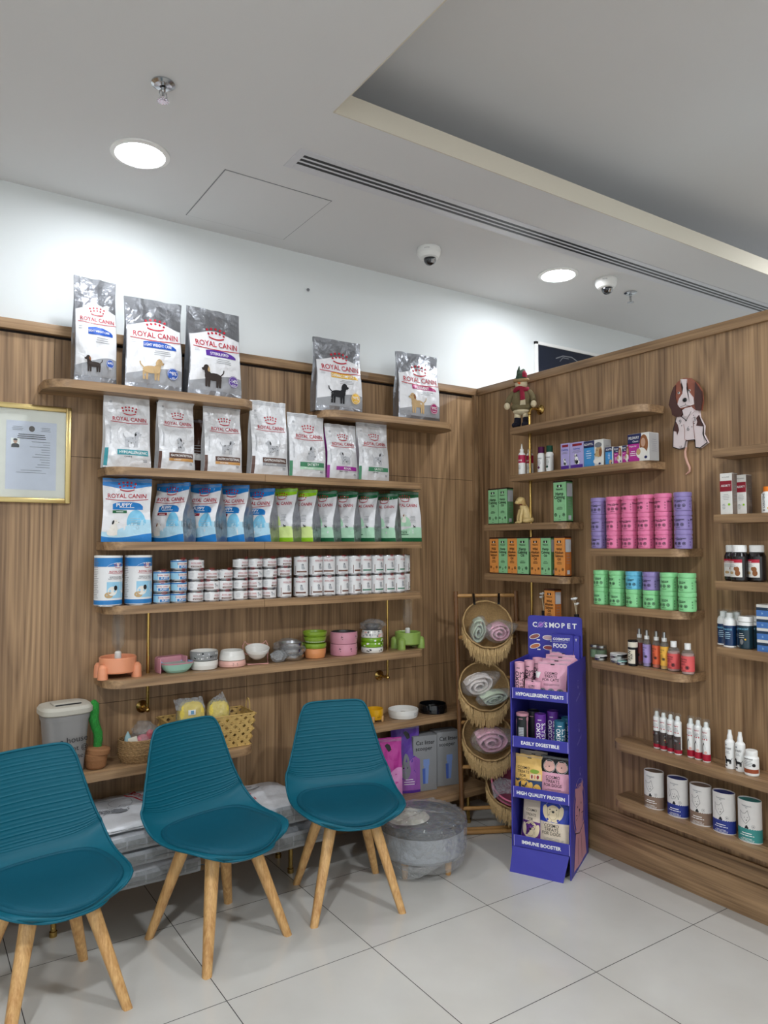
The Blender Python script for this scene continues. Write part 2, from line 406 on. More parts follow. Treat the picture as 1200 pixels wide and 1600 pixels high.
shelfA(xL, -.091, SHA['s3'], .10, 0, 'left walnut board under the row of blue puppy food bags')
shelfA(-.089, .893, SHA['s3'], 0, .05, 'right walnut board under the row of green topped food bags')
shelfA(xL, -.091, SHA['s4'], .10, 0, 'left walnut board carrying the two tall tins and small can stacks')
shelfA(-.089, .893, SHA['s4'], 0, .05, 'right walnut board carrying the double row of tall cans')
shelfA(xL, .893, SHA['s5'], .10, .05, 'long walnut shelf carrying the pet bowls and two bowl fountains')
shelfA(-1.35, px_x(399, .87, .60), SHA['s6'], .10, .10, 'low walnut shelf under the cactus toy and woven baskets')
shelfA(.20, 1.30, SHA['s6'], .10, .0, 'low walnut shelf under the yellow, white and black bowls')

XF = 1.305
def shelfB(y0, y1, z, rfar, rnear, label, xf=XF):      # y0 far end, y1 near end
    pts = shelf_outline(-y0, -y1, xf-WB, 0, rfar, rnear)     # local x = -y, local y = x-WB
    o = M().prism([(WB+b-.0, -a) for a, b in pts][::-1], -SH, 0, WOODY).build('wall_shelf')
    o.location = (0, 0, z); return tag(o, label, 'shelf', 'walnut shelves on the partition')
yR1 = px_y(1038, WB, 2.23); yR2 = px_y(913, WB, 1.42); yR3 = px_y(1101, WB, 1.27)
SHB = dict(b1=2.243, b2=1.973, b3=1.697, b4=1.409, b5=1.135, m1=1.559, m2=1.281, m3=1.003, n1=.630, n2=.356, q1=1.985, q2=1.705, q3=1.424, q4=1.146)
shelfB(.570, yR1, SHB['b1'], 0, .08, 'topmost partition shelf, holding only the snowman doll')
shelfB(.573, yR1, SHB['b2'], 0, .08, 'partition shelf carrying pill boxes and four small bottles')
shelfB(.797, yR2, SHB['b3'], 0, .06, 'short partition shelf under the green oil boxes and puppy figurine')
shelfB(.799, yR2, SHB['b4'], 0, .06, 'short partition shelf under the row of orange and green boxes')
shelfB(.799, yR2, SHB['b5'], 0, .06, 'short partition shelf half hidden behind the blue display header')
shelfB(.002, yR3, SHB['m1'], 0, .07, 'partition shelf under the pink and purple tubs')
shelfB(.002, yR3, SHB['m2'], 0, .07, 'partition shelf under the green tubs')
shelfB(.002, yR3, SHB['m3'], 0, .07, 'partition shelf under the spray bottles and balm tins')
shelfB(-.083, -1.25, SHB['n1'], .09, 0, 'long low partition shelf under the white spray bottles')
shelfB(-.083, -1.25, SHB['n2'], .09, 0, 'lowest partition shelf under five white canisters')
shelfB(-.668, -1.25, SHB['q1'], 0, 0, 'empty shelf at the right edge beside the dog clock')
shelfB(-.668, -1.25, SHB['q2'], 0, 0, 'right edge shelf under the slim maroon banded boxes')
shelfB(-.668, -1.25, SHB['q3'], 0, 0, 'right edge shelf under the black bottles')
shelfB(-.668, -1.25, SHB['q4'], 0, 0, 'right edge shelf under the navy bottles and blue boxes')

# brass rods with wall rosettes
def rod_thing(label, base, dirn, z0, z1, top=False):
    """dirn: unit vector out of the wall; base: point on the wall (x, y)"""
    t = thing('brass_rod', label, 'rod', (base[0], base[1], z0)); D = Vector((*dirn, 0)); so = .09
    m = M(); R = .0075
    if top:
        m.tube([D*so+Vector((0, 0, 0)), D*so+Vector((0, 0, z1-z0-.03))]+[D*(so-.03+.03*cos(a))+Vector((0, 0, z1-z0-.03+.03*sin(a))) for a in (pi/6, pi/3, pi/2)]+[Vector((0, 0, z1-z0))], R, BRASS, 12)
    else:
        m.tube([Vector((0, 0, 0)), D*(so-.025)]+[D*(so-.025+.025*sin(a))+Vector((0, 0, .025-.025*cos(a))) for a in (pi/6, pi/3, pi/2)]+[D*so+Vector((0, 0, z1-z0))], R, BRASS, 12)
    m.build('pipe', t)
    zc = z1-z0 if top else 0
    q = M(); rot = D.to_track_quat('Z', 'Y').to_matrix().to_4x4(); rot.translation = Vector((0, 0, zc))
    q.lathe([(.001, .0), (.028, .0), (.029, .006), (.018, .014), (.012, .022), (.0105, .03)], BRASS, 24, mt=rot); q.build('wall_rosette', t)
    q = M()
    e = D*so+Vector((0, 0, zc if not top else zc-.03))
    q.ball(e+Vector((0, 0, .0)), .0115, BRASS, 8); q.build('elbow', t)
    return t
rod_thing('brass rod at left running down through the food shelves', (px_x(222, WA, .82), WA), (0, -1), .825, SHA['s4']-SH)
rod_thing('brass rod on the right side of the food shelves', (px_x(592, WA, .83), WA), (0, -1), .835, SHA['s4']-SH)
rod_thing('brass rod hanging from a rosette beside the snowman doll', (WB, .483), (-1, 0), 1.135, 2.352, True)
for nm, xx in (('left', px_x(232, .955, 1.5)), ('right', px_x(604, .955, 1.5))):
    pass
# ------------------------------------------------------------ ceiling fittings
GLOWM = mat('lamp_diffuser_lit', (244, 249, 255), .5, emit=LAMP_STRENGTH, var=0)
GLOWR = mat('room_lamp_diffuser_lit', (244, 249, 255), .5, emit=LAMP_ROOM, var=0)
def downlight(x, y, label, z=CEIL, glow=None, grp='round downlights in the ceiling'):
    t = thing('ceiling_downlight', label, 'light', (x, y, z), 0, grp)
    M().lathe([(.092, -.001), (.118, -.001), (.118, -.007), (.100, -.012), (.092, -.008)], WHITE, 48, cap=0).build('trim_ring', t)
    M().lathe([(.001, -.006), (.092, -.006), (.092, -.002)], glow or GLOWM, 40).build('diffuser', t)
downlight(-.79, .53, 'bright round downlight at the left of the ceiling')
downlight(1.674, .53, 'round downlight between the two dome cameras')
for i, (x, y) in enumerate(LAMPS[2:]):
    downlight(x, y, 'round downlight outside the picture, over the room', CEIL if not (x > TX-.6 and y < TY+.4) else CEIL+TH+.10, GLOWM if i == 0 else GLOWR, 'room downlights out of view')
def sprinkler(x, y, label, up=True):
    t = thing('fire_sprinkler', label, 'sprinkler', (x, y, CEIL), rad(20))
    M().lathe([(.001, -.001), (.040, -.001), (.041, -.006), (.030, -.012), (.012, -.014), (.012, -.006), (.001, -.006)], CHROME, 28).build('escutcheon', t)
    m = M().lathe([(.007, -.01), (.009, -.03), (.005, -.034), (.005, -.05)], CHROME, 12)
    m.tube([(.012, 0, -.03), (.016, 0, -.045), (.004, 0, -.062)], .0022, CHROME, 6).tube([(-.012, 0, -.03), (-.016, 0, -.045), (-.004, 0, -.062)], .0022, CHROME, 6)
    m.build('frame', t)
    m = M()
    for k in range(12):
        a = 2*pi*k/12; m.box((.006, -.003, -.066), (.021, .003, -.064), CHROME, Matrix.Rotation(a, 4, 'Z'))
    m.lathe([(.001, -.067), (.011, -.067), (.011, -.063), (.001, -.063)], CHROME, 16); m.build('deflector', t)
sprinkler(-.848, .021, 'chrome fire sprinkler beside the left downlight')
sprinkler(2.303, .497, 'chrome fire sprinkler beyond the right dome camera')
def dome_cam(x, y, label, rz):
    t = thing('security_camera', label, 'security camera', (x, y, CEIL), rz, 'white dome cameras on the ceiling')
    M().lathe([(.001, 0), (.062, 0), (.066, -.01), (.064, -.035), (.052, -.055), (.038, -.060), (.001, -.060)], WHITE, 40).build('housing', t)
    m = M().ball((.004, -.006, -.064), .034, mat('smoked_dome', (12, 14, 20), .08, coat=1), 12); dm = m.build('dome', t)
    m = M().lathe([(.001, 0), (.012, 0), (.013, .02), (.001, .02)], CHROME, 14, mt=Matrix.Translation((.012, -.030, -.086)) @ Matrix.Rotation(rad(40), 4, 'X')); m.build('lens', dm)
    M().text(lambda u, v, d: Vector((.0655*sin(u/.065), -.0655*cos(u/.065), v)), 'VIVOTEK', -.03, -.02, .008, GRY, .03).build('maker_mark', t)
dome_cam(.792, .649, 'white dome camera left of the far downlight', rad(-20))
dome_cam(1.979, .425, 'white dome camera right of the far downlight, beside a sprinkler', rad(-30))
# access panel
t = thing('ceiling_access_panel', 'square white access hatch flush in the ceiling', 'access panel', (-.187, .718, CEIL))
x0, x1, y0, y1 = -.26, .26, -.255, .255
M().box((x0, y0, -.003), (x1, y1, .0), CPAINT).build('door', t, 0)
m = M()
for a, b in (((x0-.004, y0-.004), (x1+.004, y0)), ((x0-.004, y1), (x1+.004, y1+.004)), ((x0-.004, y0), (x0, y1)), ((x1, y0), (x1+.004, y1))):
    m.box((a[0], a[1], -.0015), (b[0], b[1], .0), GRY)
m.build('joint_line', t, 0)
# slot diffuser
t = thing('slot_diffuser', 'long white ceiling air slot with three black gaps', 'air vent', (-.254, .2125, CEIL))
DF = mat('diffuser_aluminium', (206, 206, 210), .4, .2)
m = M(); L_ = 4.9
for k, (a, b) in enumerate(((-.080, -.046), (-.034, -.014), (-.002+.004, .018), (.030, .046))):
    pass
bars = [(-.080, -.050), (-.034, -.019), (-.003, .012), (.028, .080)]
bars = [(-.080, -.044), (-.030, -.016), (-.002, .012), (.026, .036), (.046, .080)]
bars = [(-.080, -.046), (-.026, -.016), (.004, .014), (.034, .080)]
for a, b in bars: m.rbox((.035, a, -.0035), (L_, b, .0), DF, .001, 1)
m.rbox((0, -.080, -.0035), (.036, .080, 0), DF, .001, 1)
m.build('frame', t); M().box((.03, -.05, -.0012), (L_, .04, .0), BLACK).build('slot_interior', t, 0)
# poster beyond the partition, spot on the white wall
t = thing('framed_poster', 'dark poster in a white frame on the wall beyond the partition', 'poster', (2.03, WHITE_Y, 2.30))
M().box((.02, -.014, .02), (.78, -.002, .66), mat('poster_navy', (22, 28, 44), .3)).build('print', t, 0)
m = M()
for a, b in (((0, 0), (.80, .022)), ((0, .658), (.80, .68)), ((0, 0), (.022, .68)), ((.778, 0), (.80, .68))): m.rbox((a[0], -.022, a[1]), (b[0], -.001, b[1]), WHITE, .002)
m.build('frame', t)
fn = flat((0, -.0145, 0))
M().stroke(fn, [(.20, .585), (.27, .612), (.36, .616), (.43, .590)], .008, GRY).stroke(fn, [(.24, .57), (.27, .60), (.33, .60)], .006, GRY).build('drawing', t, 0)
o = M().ball((0, -.006, 0), (.009, .008, .009), GRY, 6).build('wall_hook'); o.location = (.279, WHITE_Y, 3.0)
tag(o, 'tiny grey hook on the white wall above the food bags', 'hook')

# ------------------------------------------------------------ framed certificate at left
fx1 = px_x(111, WA-.02, 2.0); fz0 = py_z(787, fx1, WA-.02); fz1 = py_z(638, fx1, WA-.02); fx0 = fx1-.60
t = thing('framed_certificate', 'gold framed certificate on the walnut wall at the left', 'picture frame', (fx0, WA-.001, fz0))
W_, H_ = fx1-fx0, fz1-fz0; fwd = .022
m = M()
for a, b in (((fwd, 0), (W_-fwd, fwd)), ((fwd, H_-fwd), (W_-fwd, H_)), ((0, 0), (fwd, H_)), ((W_-fwd, 0), (W_, H_))):
    m.rbox((a[0], -.022, a[1]), (b[0], 0, b[1]), GOLD, .0025)
m.build('frame', t)
M().box((fwd*.7, -.008, fwd*.7), (W_-fwd*.7, -.001, H_-fwd*.7), mat('mat_board', (226, 222, 212), .8)).build('mount_board', t, 0)
fn = flat((0, -.009, 0))
px1 = px_x(88, WA-.01, 2.0)-fx0; px0 = px_x(9, WA-.01, 2.0)-fx0; pz0 = py_z(764, fx0+px0, WA-.01)-fz0; pz1 = py_z(662, fx0+px1, WA-.01)-fz0
m = M().band(fn, px0, px1, pz0, pz1, mat('paper', (206, 208, 222), .7), 1, 1, .0)
cx = (px0+px1)/2; pw = px1-px0; ph = pz1-pz0
m.disc(fn, cx, pz1-.075*ph-.01, .012, mat('emblem_brown', (70, 58, 52), .6), .013)
m.greek(fn, cx-.28*pw, pz1-.09*ph, .26*pw, 3, .007, .002, GRY, seed=3).greek(fn, cx+.28*pw, pz1-.09*ph, .26*pw, 3, .007, .002, GRY, seed=4)
m.greek(fn, cx, pz1-.20*ph, .62*pw, 3, .0085, .0035, BLK, seed=5)
for k in range(11):
    y = pz1-(.30+.037*k)*ph; rr = random.Random(k); ww = pw*rr.uniform(.10, .42)
    m.band(fn, px1-.13*pw-ww, px1-.13*pw, y, y+.0022, GRY, 1, 1, .001)
m.greek(fn, cx, pz1-.72*ph, .6*pw, 2, .010, .002, GRY, seed=8)
qx = px0+.18*pw; qz = pz1-.32*ph
m.band(fn, qx-.085*pw, qx+.085*pw, qz-.075*ph, qz+.065*ph, WHT, 1, 1, .001).poly(fn, [(qx-.08*pw, qz-.072*ph), (qx+.08*pw, qz-.072*ph), (qx+.075*pw, qz-.03*ph), (qx+.03*pw, qz-.012*ph), (qx-.03*pw, qz-.012*ph), (qx-.075*pw, qz-.03*ph)], BLK, .0016)
m.disc(fn, qx, qz+.022*ph, .04*pw, mat('skin_photo', (190, 150, 125), .6), .036*ph, d=.0018).disc(fn, qx, qz+.042*ph, .043*pw, BLK, .016*ph, d=.002)
m.build('certificate', t, 0)
M().box((fwd*.8, -.0125, fwd*.8), (W_-fwd*.8, -.0115, H_-fwd*.8), CLEAR).build('glass', t, 0)

# ------------------------------------------------------------ bench along the back wall
BZ = .200
t = thing('wall_bench', 'low walnut bench board on brass legs under the shelves', 'bench', (0, WA, 0))
M().rbox((-2.6, -.305, BZ-.045), (1.28, .0, BZ), WOODX, .003).build('seat_board', t)
for lx, ly in ((-1.029, .79), (-1.0, .96), (.026, .772), (.05, .96), (1.15, .78)):
    M().lathe([(.015, 0), (.015, .02), (.011, .022), (.011, BZ-.05)], BRASS, 16, c=(lx, ly-WA, 0)).build('leg', t)

# ------------------------------------------------------------ teal chairs
TEAL = mat('teal_plastic', (2, 88, 106), .5, var=.03, vscale=6, spec=.35)
TEALP = mat('teal_leatherette', (3, 76, 94), .6, spec=.3, var=.03, bump=.15, bscale=420)
BEECH = wood_mat('beech_legs', (176, 126, 72), (224, 182, 122), 'z', 2.2, .4)
PROF = [(-.252, .396), (-.232, .415), (-.17, .424), (-.06, .418), (.04, .414), (.12, .420), (.175, .442), (.208, .492), (.228, .570), (.244, .660), (.258, .750), (.268, .822)]
HW = [.122, .178, .220, .244, .251, .252, .248, .240, .221, .198, .174, .152]
def interp(T, s):
    x = s*(len(T)-1); i = min(int(x), len(T)-2); f = x-i
    def g(k): return T[max(0, min(len(T)-1, k))]
    p0, p1, p2, p3 = g(i-1), g(i), g(i+1), g(i+2)
    cr = lambda a, b, c, d: .5*((2*b)+(-a+c)*f+(2*a-5*b+4*c-d)*f*f+(-a+3*b-3*c+d)*f**3)
    return tuple(cr(a, b, c, d) for a, b, c, d in zip(p0, p1, p2, p3)) if isinstance(p1, tuple) else cr(p0, p1, p2, p3)
def shell_pt(u, s, off=0.):        # u -1..1 across, s 0..1 from front lip to top of back
    y, z = interp(PROF, s); hw = interp(HW, s)
    back = max(0, min(1, (s-.52)/.16)); back = back*back*(3-2*back)
    front = 1-max(0, min(1, s/.22))
    up = .020*(u*u)*(1-back)*(1-front)+.045*u**4*math.exp(-((s-.56)/.14)**2)
    fw = .034*(u*u)*back*(1-max(0, (s-.62)/.38)*.5)
    y2, z2 = interp(PROF, min(1, s+.01)); y1, z1 = interp(PROF, max(0, s-.01))
    t_ = Vector((0, y2-y1, z2-z1)).normalized(); n_ = Vector((0, -t_.z, t_.y))
    x = u*hw
    if s > .9: x *= 1-.03*((s-.9)/.1)**2
    # rounded top corners
    zz_ = z+up
    if s > .93: zz_ -= .014*((s-.93)/.07)*u**10
    yy_ = y-fw
    if s < .2: yy_ += .05*(abs(u)**3)*(1-s/.2)
    return Vector((x, yy_, zz_))+n_*off
def ridge(s):
    if s < .60 or s > .965: return 0
    k = ((s-.60)/.365*25) % 1
    e = max(0., min(1., (s-.60)/.03, (.975-s)/.02))
    return .0024*e*max(0, 1-abs(k-.5)/.16)
def make_chair():
    t = thing('shell_chair', 'x', 'chair')
    TK = .006; m = M(); NU, NV = 28, 150
    svs = [ (j/26*.60 if j <= 26 else .60+(j-26)/(NV-26)*.40) for j in range(NV+1)]
    us = [math.copysign(abs(-1+2*i/NU)**.8, -1+2*i/NU) for i in range(NU+1)]
    top = [[shell_pt(u, s, ridge(s)) for u in us] for s in svs]; bot = [[shell_pt(u, s, -TK) for u in us] for s in svs]
    nv = len(svs); A = NU+1
    vs_ = [p for r in top for p in r]+[p for r in bot for p in r]; o = nv*A; fs = []
    for j in range(nv-1):
        for i in range(NU):
            a = j*A+i; fs.append((a, a+1, a+A+1, a+A)); fs.append((o+a, o+a+A, o+a+A+1, o+a+1))
    per = [i for i in range(A)]+[j*A+NU for j in range(1, nv)]+[(nv-1)*A+i for i in range(NU-1, -1, -1)]+[j*A for j in range(nv-2, 0, -1)]
    for a, b in zip(per, per[1:]+per[:1]): fs.append((a, o+a, o+b, b))
    m.add(vs_, fs, TEAL)
    rim = [Vector(top[0][i]) for i in range(A)]+[Vector(top[j][NU]) for j in range(2, nv, 2)]+[Vector(top[-1][i]) for i in range(NU-1, -1, -1)]+[Vector(top[j][0]) for j in range(nv-2, 0, -2)]
    m.tube([p-Vector((0, 0, .002)) for p in rim], .0052, TEAL, 8, closed=True)
    m.build('seat_shell', t, 50)
    # cushion with piped edge, follows the shell
    def cr_(th): return (abs(cos(th))**2.5+abs(sin(th))**2.5)**(-1/2.5)
    def cpt(th, r, h):
        R = cr_(th); u = .90*r*R*cos(th); s = .290+.256*r*R*sin(th); return shell_pt(u, max(.02, s), h)
    m = M()
    prof = [(0, .017), (.3, .017), (.6, .0165), (.8, .0155), (.88, .0135), (.915, .0085), (.93, .0095), (.955, .0115), (.98, .009), (1.0, .001)]
    n = 56; vs_ = []; 
    for r, h in prof: vs_ += [cpt(2*pi*k/n, max(r, .001), h) for k in range(n)]
    fs = [(j*n+k, j*n+(k+1) % n, (j+1)*n+(k+1) % n, (j+1)*n+k) for j in range(len(prof)-1) for k in range(n)]
    m.add(vs_, fs, TEALP); m.build('seat_cushion', t, 60)
    # legs
    for sx in (-1, 1):
        for sy in (-1, 1):
            a = Vector((sx*.085, sy*.085+.005, .405)); b = Vector((sx*.193, sy*.200+.0, 0)); vs_ = []; K = 12
            for q in range(7):
                f = q/6; p = a.lerp(b, f); rx_, ry_ = .027-.0105*f, .0255-.0095*f
                for k in range(K):
                    g = 2*pi*k/K; e_ = 2/3.2
                    vs_.append((p.x+rx_*math.copysign(abs(cos(g))**e_, cos(g)), p.y+ry_*math.copysign(abs(sin(g))**e_, sin(g)), p.z))
            fs = [(j*K+k, (j+1)*K+k, (j+1)*K+(k+1) % K, j*K+(k+1) % K) for j in range(6) for k in range(K)]+[tuple(range(6*K, 7*K))[::-1], tuple(range(K))]
            M().add(vs_, fs, BEECH).build('leg', t, 50)
    m = M()
    for q in (1, -1):
        m.rbox((-.155, -.011, .362), (.155, .011, .398), BEECH, .003, mt=Matrix.Rotation(rad(45*q), 4, 'Z'))
    m.build('cross_brace', t)
    m = M().lathe([(.001, .398), (.05, .398), (.05, .408), (.001, .408)], BLACK, 20); m.build('mounting_plate', t)
    return t
ch = Pool(make_chair())
for (x, y, fx, fy, lab) in ((-1.12, .319, .16, -.987, 'leftmost teal ridged shell chair, cut off by the picture edge'), (-.4725, .415, .252, -.968, 'middle teal ridged shell chair in front of the stacked bags'),
                            (.125, .404, -.28, -.96, 'teal ridged shell chair beside the plastic wrapped pouf')):
    ch.put((x, y, 0), math.atan2(fx, -fy), lab, 'teal chairs with beech legs')

# ------------------------------------------------------------ wrapped pouf
t = thing('round_pouf', 'round grey pet pouf wrapped in clear plastic on short wood legs', 'pouf', (.59, .47, 0))
FELT = mat('grey_felt', (150, 154, 158), .95, bump=.3, bscale=200); DKB = mat('charcoal_band', (44, 48, 54), .8)
M().lathe([(.001, .085), (.195, .085), (.206, .10), (.208, .21), (.200, .222), (.001, .222)], FELT, 48).build('body', t)
M().lathe([(.2085, .205), (.2125, .207), (.2125, .238), (.205, .246), (.192, .240), (.188, .226)], DKB, 48, cap=0).build('rim_band', t)
m = M().lathe([(.001, .224), (.187, .224), (.185, .229), (.001, .232)], mat('slate_cushion', (74, 82, 90), .9, bump=.3, bscale=120), 48); m.build('cushion', t)
m = M().lathe([(.001, .233), (.07, .231), (.10, .24), (.085, .255), (.001, .262)], mat('cream_plush', (206, 202, 186), .95, bump=.4, bscale=90), 32, c=(-.06, .03, 0), sx=1.1); m.build('top_cushion', t)
for k in range(4):
    a = rad(-57+90*k); bx, by = .150*cos(a-.2), .150*sin(a-.2)
    M().lathe([(.013, 0), (.020, .09)], BEECH, 20, c=(bx, by, 0)).build('leg', t)
def wrapf(u, v):
    a = 2*pi*u; zz_ = [.266, .268, .262, .245, .20, .12, .06, .035][0] if v == 0 else 0
    r_, z_ = interp([(.001, .268), (.09, .268), (.16, .256), (.214, .248), (.219, .20), (.218, .13), (.205, .075), (.16, .055)], v)
    n_ = noise.noise(Vector((cos(a)*3, sin(a)*3, v*6)))+.9*abs(noise.noise(Vector((cos(a)*6+v*3, sin(a)*6, v*9))))-.5*abs(noise.noise(Vector((cos(a)*13, sin(a)*13-v*4, v*16))))
    return (r_+.012*n_*(v > .2))*cos(a), (r_+.012*n_*(v > .2))*sin(a), z_+.012*n_*(v < .9)+(-.028*max(0, cos(a+pi/2-.3))*(v > .8))
m = M().grid(wrapf, 130, 60, FILM, cu=True); m.build('plastic_wrap', t, 60)
m = M()
def skirt(u, v):
    a = rad(-178)+u*rad(150); r_ = .200+.012*sin(u*9)-.02*v; return (r_*cos(a), r_*sin(a), .085-.072*v*(.55+.45*sin(u*5+1))+.006*noise.noise(Vector((u*8, v*5, 2))))
m.grid(skirt, 40, 8, FILM2); m.build('loose_wrap', t, 60)

# ------------------------------------------------------------ ladder with hanging baskets
CANE = mat('dark_cane', (112, 76, 44), .5, var=.2, bump=.3, bscale=90); BAMB = mat('bamboo_rung', (176, 132, 78), .4, var=.12)
RAFF = mat('seagrass', (190, 156, 106), .9, var=.3, vscale=120, bump=.8, bscale=260); FRNG = mat('raffia_fringe', (204, 172, 120), .9, var=.35, vscale=160)
lt = Vector((px_x(712, .81, 1.3), .81, 1.30)); yr_ = .65; rt = Vector((px_x(805, yr_, 1.3), yr_, 1.30))
ladc = (lt+rt)/2; axx = (rt-lt); lw = axx.length; ax = axx.normalized(); lrz = math.atan2(ax.y, ax.x)
t = thing('wooden_ladder', 'slim cane ladder in the corner with four hanging baskets', 'ladder', (ladc.x, ladc.y, 0), lrz); LAD = t
LEAN = .13   # feet stand this much nearer the room than the top
hh = 1.31
for s in (-1, 1):
    M().tube([(s*lw/2, -LEAN+LEAN*k/12, hh*k/12) for k in range(13)], [.013+.001*(k % 3 == 0) for k in range(13)], CANE, 10).build('stile', t)
for zr in (1.285, 1.05, .82, .58, .34, .12):
    M().tube([(-lw/2, -LEAN*(1-zr/hh), zr), (lw/2, -LEAN*(1-zr/hh), zr)], .0105, BAMB, 10).build('rung', t)
for k, (zz_, yy_) in enumerate(((.035, -.16), (.012, -.20))):
    o = M().tube([(-.20, 0, 0), (.26, 0, 0)], .012, BAMB, 10).build('cane_pole', None); o.location = Vector((ladc.x, ladc.y, 0))+Matrix.Rotation(lrz, 3, 'Z') @ Vector((0, yy_+.02, .0135)); o.rotation_euler = (0, 0, lrz)
    tag(o, ['cane pole on the floor behind, against the ladder feet', 'cane pole on the floor in front of the ladder feet'][k], 'pole', 'cane poles on the floor under the ladder')
# basket: shallow bowl opened towards the room; local +z = opening axis
BR, BD = .138, .11
def bowl_f(u, v):
    a = 2*pi*u; r = BR*sin(v*pi/2)**.75; z = -BD*cos(v*pi/2); w_ = .0018*sin(v*90)+.0016*sin(a*40+v*60)
    return ((r+w_)*cos(a), (r+w_)*sin(a), z)
def make_basket():
    b = thing('fringed_basket', 'x', 'basket')
    m = M().grid(bowl_f, 72, 30, RAFF, cu=True)
    m.grid(lambda u, v: tuple(c_*(1.045 if i < 2 else 1.05) for i, c_ in enumerate(bowl_f(u, v))), 48, 16, RAFF, cu=True, flip=True); m.build('bowl', b, 60)
    m = M()
    for q in range(3): m.tube([(BR*1.01*cos(2*pi*k/60), BR*1.01*sin(2*pi*k/60), .0035*sin(2*pi*k/60*14+q*2.1)+.0) for k in range(60)], .0042, RAFF, 6, closed=True, mt=Matrix.Rotation(q*.1, 4, 'Z') @ Matrix.Translation((0, 0, -.003*q)))
    m.build('braided_rim', b, 60)
    return b
rnd = random.Random(5)
def fringe_mesh(tilt, seed):
    """strands hanging straight down (world) from the lower half of the rim; built in the basket's own axes"""
    r_ = random.Random(seed); m = M(); inv = Matrix.Rotation(-tilt, 3, 'X')
    for k in range(520):
        a = pi+r_.uniform(-.05, pi+.05); rr_ = BR*1.02
        p = Vector((rr_*cos(a), rr_*sin(a), -.004-r_.uniform(0, .035)));
        ln = r_.uniform(.06, .095)*(.35+.65*abs(sin(a)))
        dn = inv @ Vector((r_.uniform(-.15, .15), r_.uniform(-.02, .12), -1)).normalized()
        q = p+dn*ln; wv = Vector((1, 0, 0))*.0013
        out = inv @ Vector((0, -.004-r_.uniform(0, .004), 0))
        mid = p.lerp(q, .5)+out*1.6
        m.add([p-wv, p+wv, mid+wv*1.4, mid-wv*1.4, q+wv*.6+out, q-wv*.6+out], [(0, 1, 2, 3), (3, 2, 4, 5)], FRNG)
    return m
bask = Pool(make_basket())
TILT = rad(58)
BL = []; BK = []      # basket centres
view = Matrix.Rotation(lrz, 3, 'Z')
for k, (bx, by, dy, tl) in enumerate(((762, 975, -.135, 62), (757, 1072, -.16, 58), (763, 1150, -.185, 50), (800, 1224, -.215, 47))):
    # centre on the plane parallel to the ladder, dy in front of it
    n_ = view @ Vector((0, 1, 0)); o_ = ladc+n_*dy; A_ = _r*((bx-600)/FPX)-_u*((by-800)/FPX)+_f
    s_ = ((o_-CAM).dot(n_))/A_.dot(n_); P_ = CAM+A_*s_; BK.append((P_, rad(tl)))
    lab = ['topmost fringed basket on the ladder, holding green and pink rolls', 'second fringed basket, holding a white roll above a green roll', 'third fringed basket, holding one pink rolled blanket', 'lowest fringed basket, holding a pink bowl in plastic'][k]
    BL.append(bask.put(P_, lrz, lab, 'seagrass baskets hanging on the ladder', rx=rad(tl)))
for k, b in enumerate(BL):
    P_, tl = BK[k]; tl = math.degrees(tl)
    fringe = fringe_mesh(rad(tl), k).build('fringe', b, 0); fringe['kind'] = 'stuff'
    if k == 0:
        inv = Matrix.Rotation(-rad(tl), 3, 'X')
        for s in (-1, 1):
            loc = lambda v: inv @ (Matrix.Rotation(-lrz, 3, 'Z') @ (v-P_))
            tp = ladc+view @ Vector((s*.075, -.013, 0)); tp = Vector((tp.x, tp.y, 1.287)); lo_ = P_+view @ Vector((s*.07, -.13*0+.02, .112))
            pa, pb = loc(tp), loc(lo_); M().tube([pa+(pb-pa)*-.12, pa, pb], .009, BLACK, 4).build('strap', b)
PLUSHC = dict(green=mat('sage_plush', (196, 208, 184), .95, bump=.5, bscale=70), pink=mat('pink_plush', (238, 180, 198), .95, bump=.5, bscale=70), white=mat('ivory_plush', (234, 222, 214), .95, bump=.5, bscale=70))
def roll_blanket(P, size, kinds, rx, ry_, rz, label, seed=1):
    t = thing('rolled_blanket', label, 'blanket', P, rz, rx=rx, ry=ry_); sx, sy, sz = size; m = M()
    # spiral pad: a strip rolled about local y, ends face -y
    turns = 2.4; n = 60; pts = []
    for k in range(n+1):
        a = turns*2*pi*k/n; r = .18+.82*k/n; pts.append((r*cos(a)*sx, r*sin(a)*sz, a))
    rr_ = .09*min(sx, sz)/.06
    for yk in range(2):
        pass
    def f(u, v):
        k = u*n; i = min(int(k), n-1); q = k-i; x = pts[i][0]*(1-q)+pts[i+1][0]*q; z = pts[i][1]*(1-q)+pts[i+1][1]*q
        L = math.hypot(x, z)+1e-6; th = .17*max(sx, sz)*.9
        g = v*2*pi; o_ = cos(g)*th*.55; yy = sy*math.copysign(abs(sin(g))**.35, sin(g))*(1-.25*(u)**3)
        nn = .004*noise.noise(Vector((x*30, yy*30, z*30+seed)))
        return (x+x/L*(o_+nn), yy, z+z/L*(o_+nn))
    m.grid(f, 90, 14, PLUSHC[kinds], cv=True); m.build('blanket', t, 70)
    def w_(u, v):
        a = 2*pi*u; b = pi*v; n_ = noise.noise(Vector((cos(a)*2.2, sin(a)*2.2, v*4+seed))); k = 1.05+.10*n_
        x = sin(b)**.6*cos(a)*sx*k*1.12; z = sin(b)**.6*sin(a)*sz*k*1.12; y = -cos(b)*sy*1.25*k
        tail = max(0, cos(a-.3))**6*max(0, sin(b))**2
        return (x+tail*.045, y, z+.01*n_)
    M().grid(w_, 40, 20, FILM, cu=True).build('plastic_bag', t, 70)
    return t
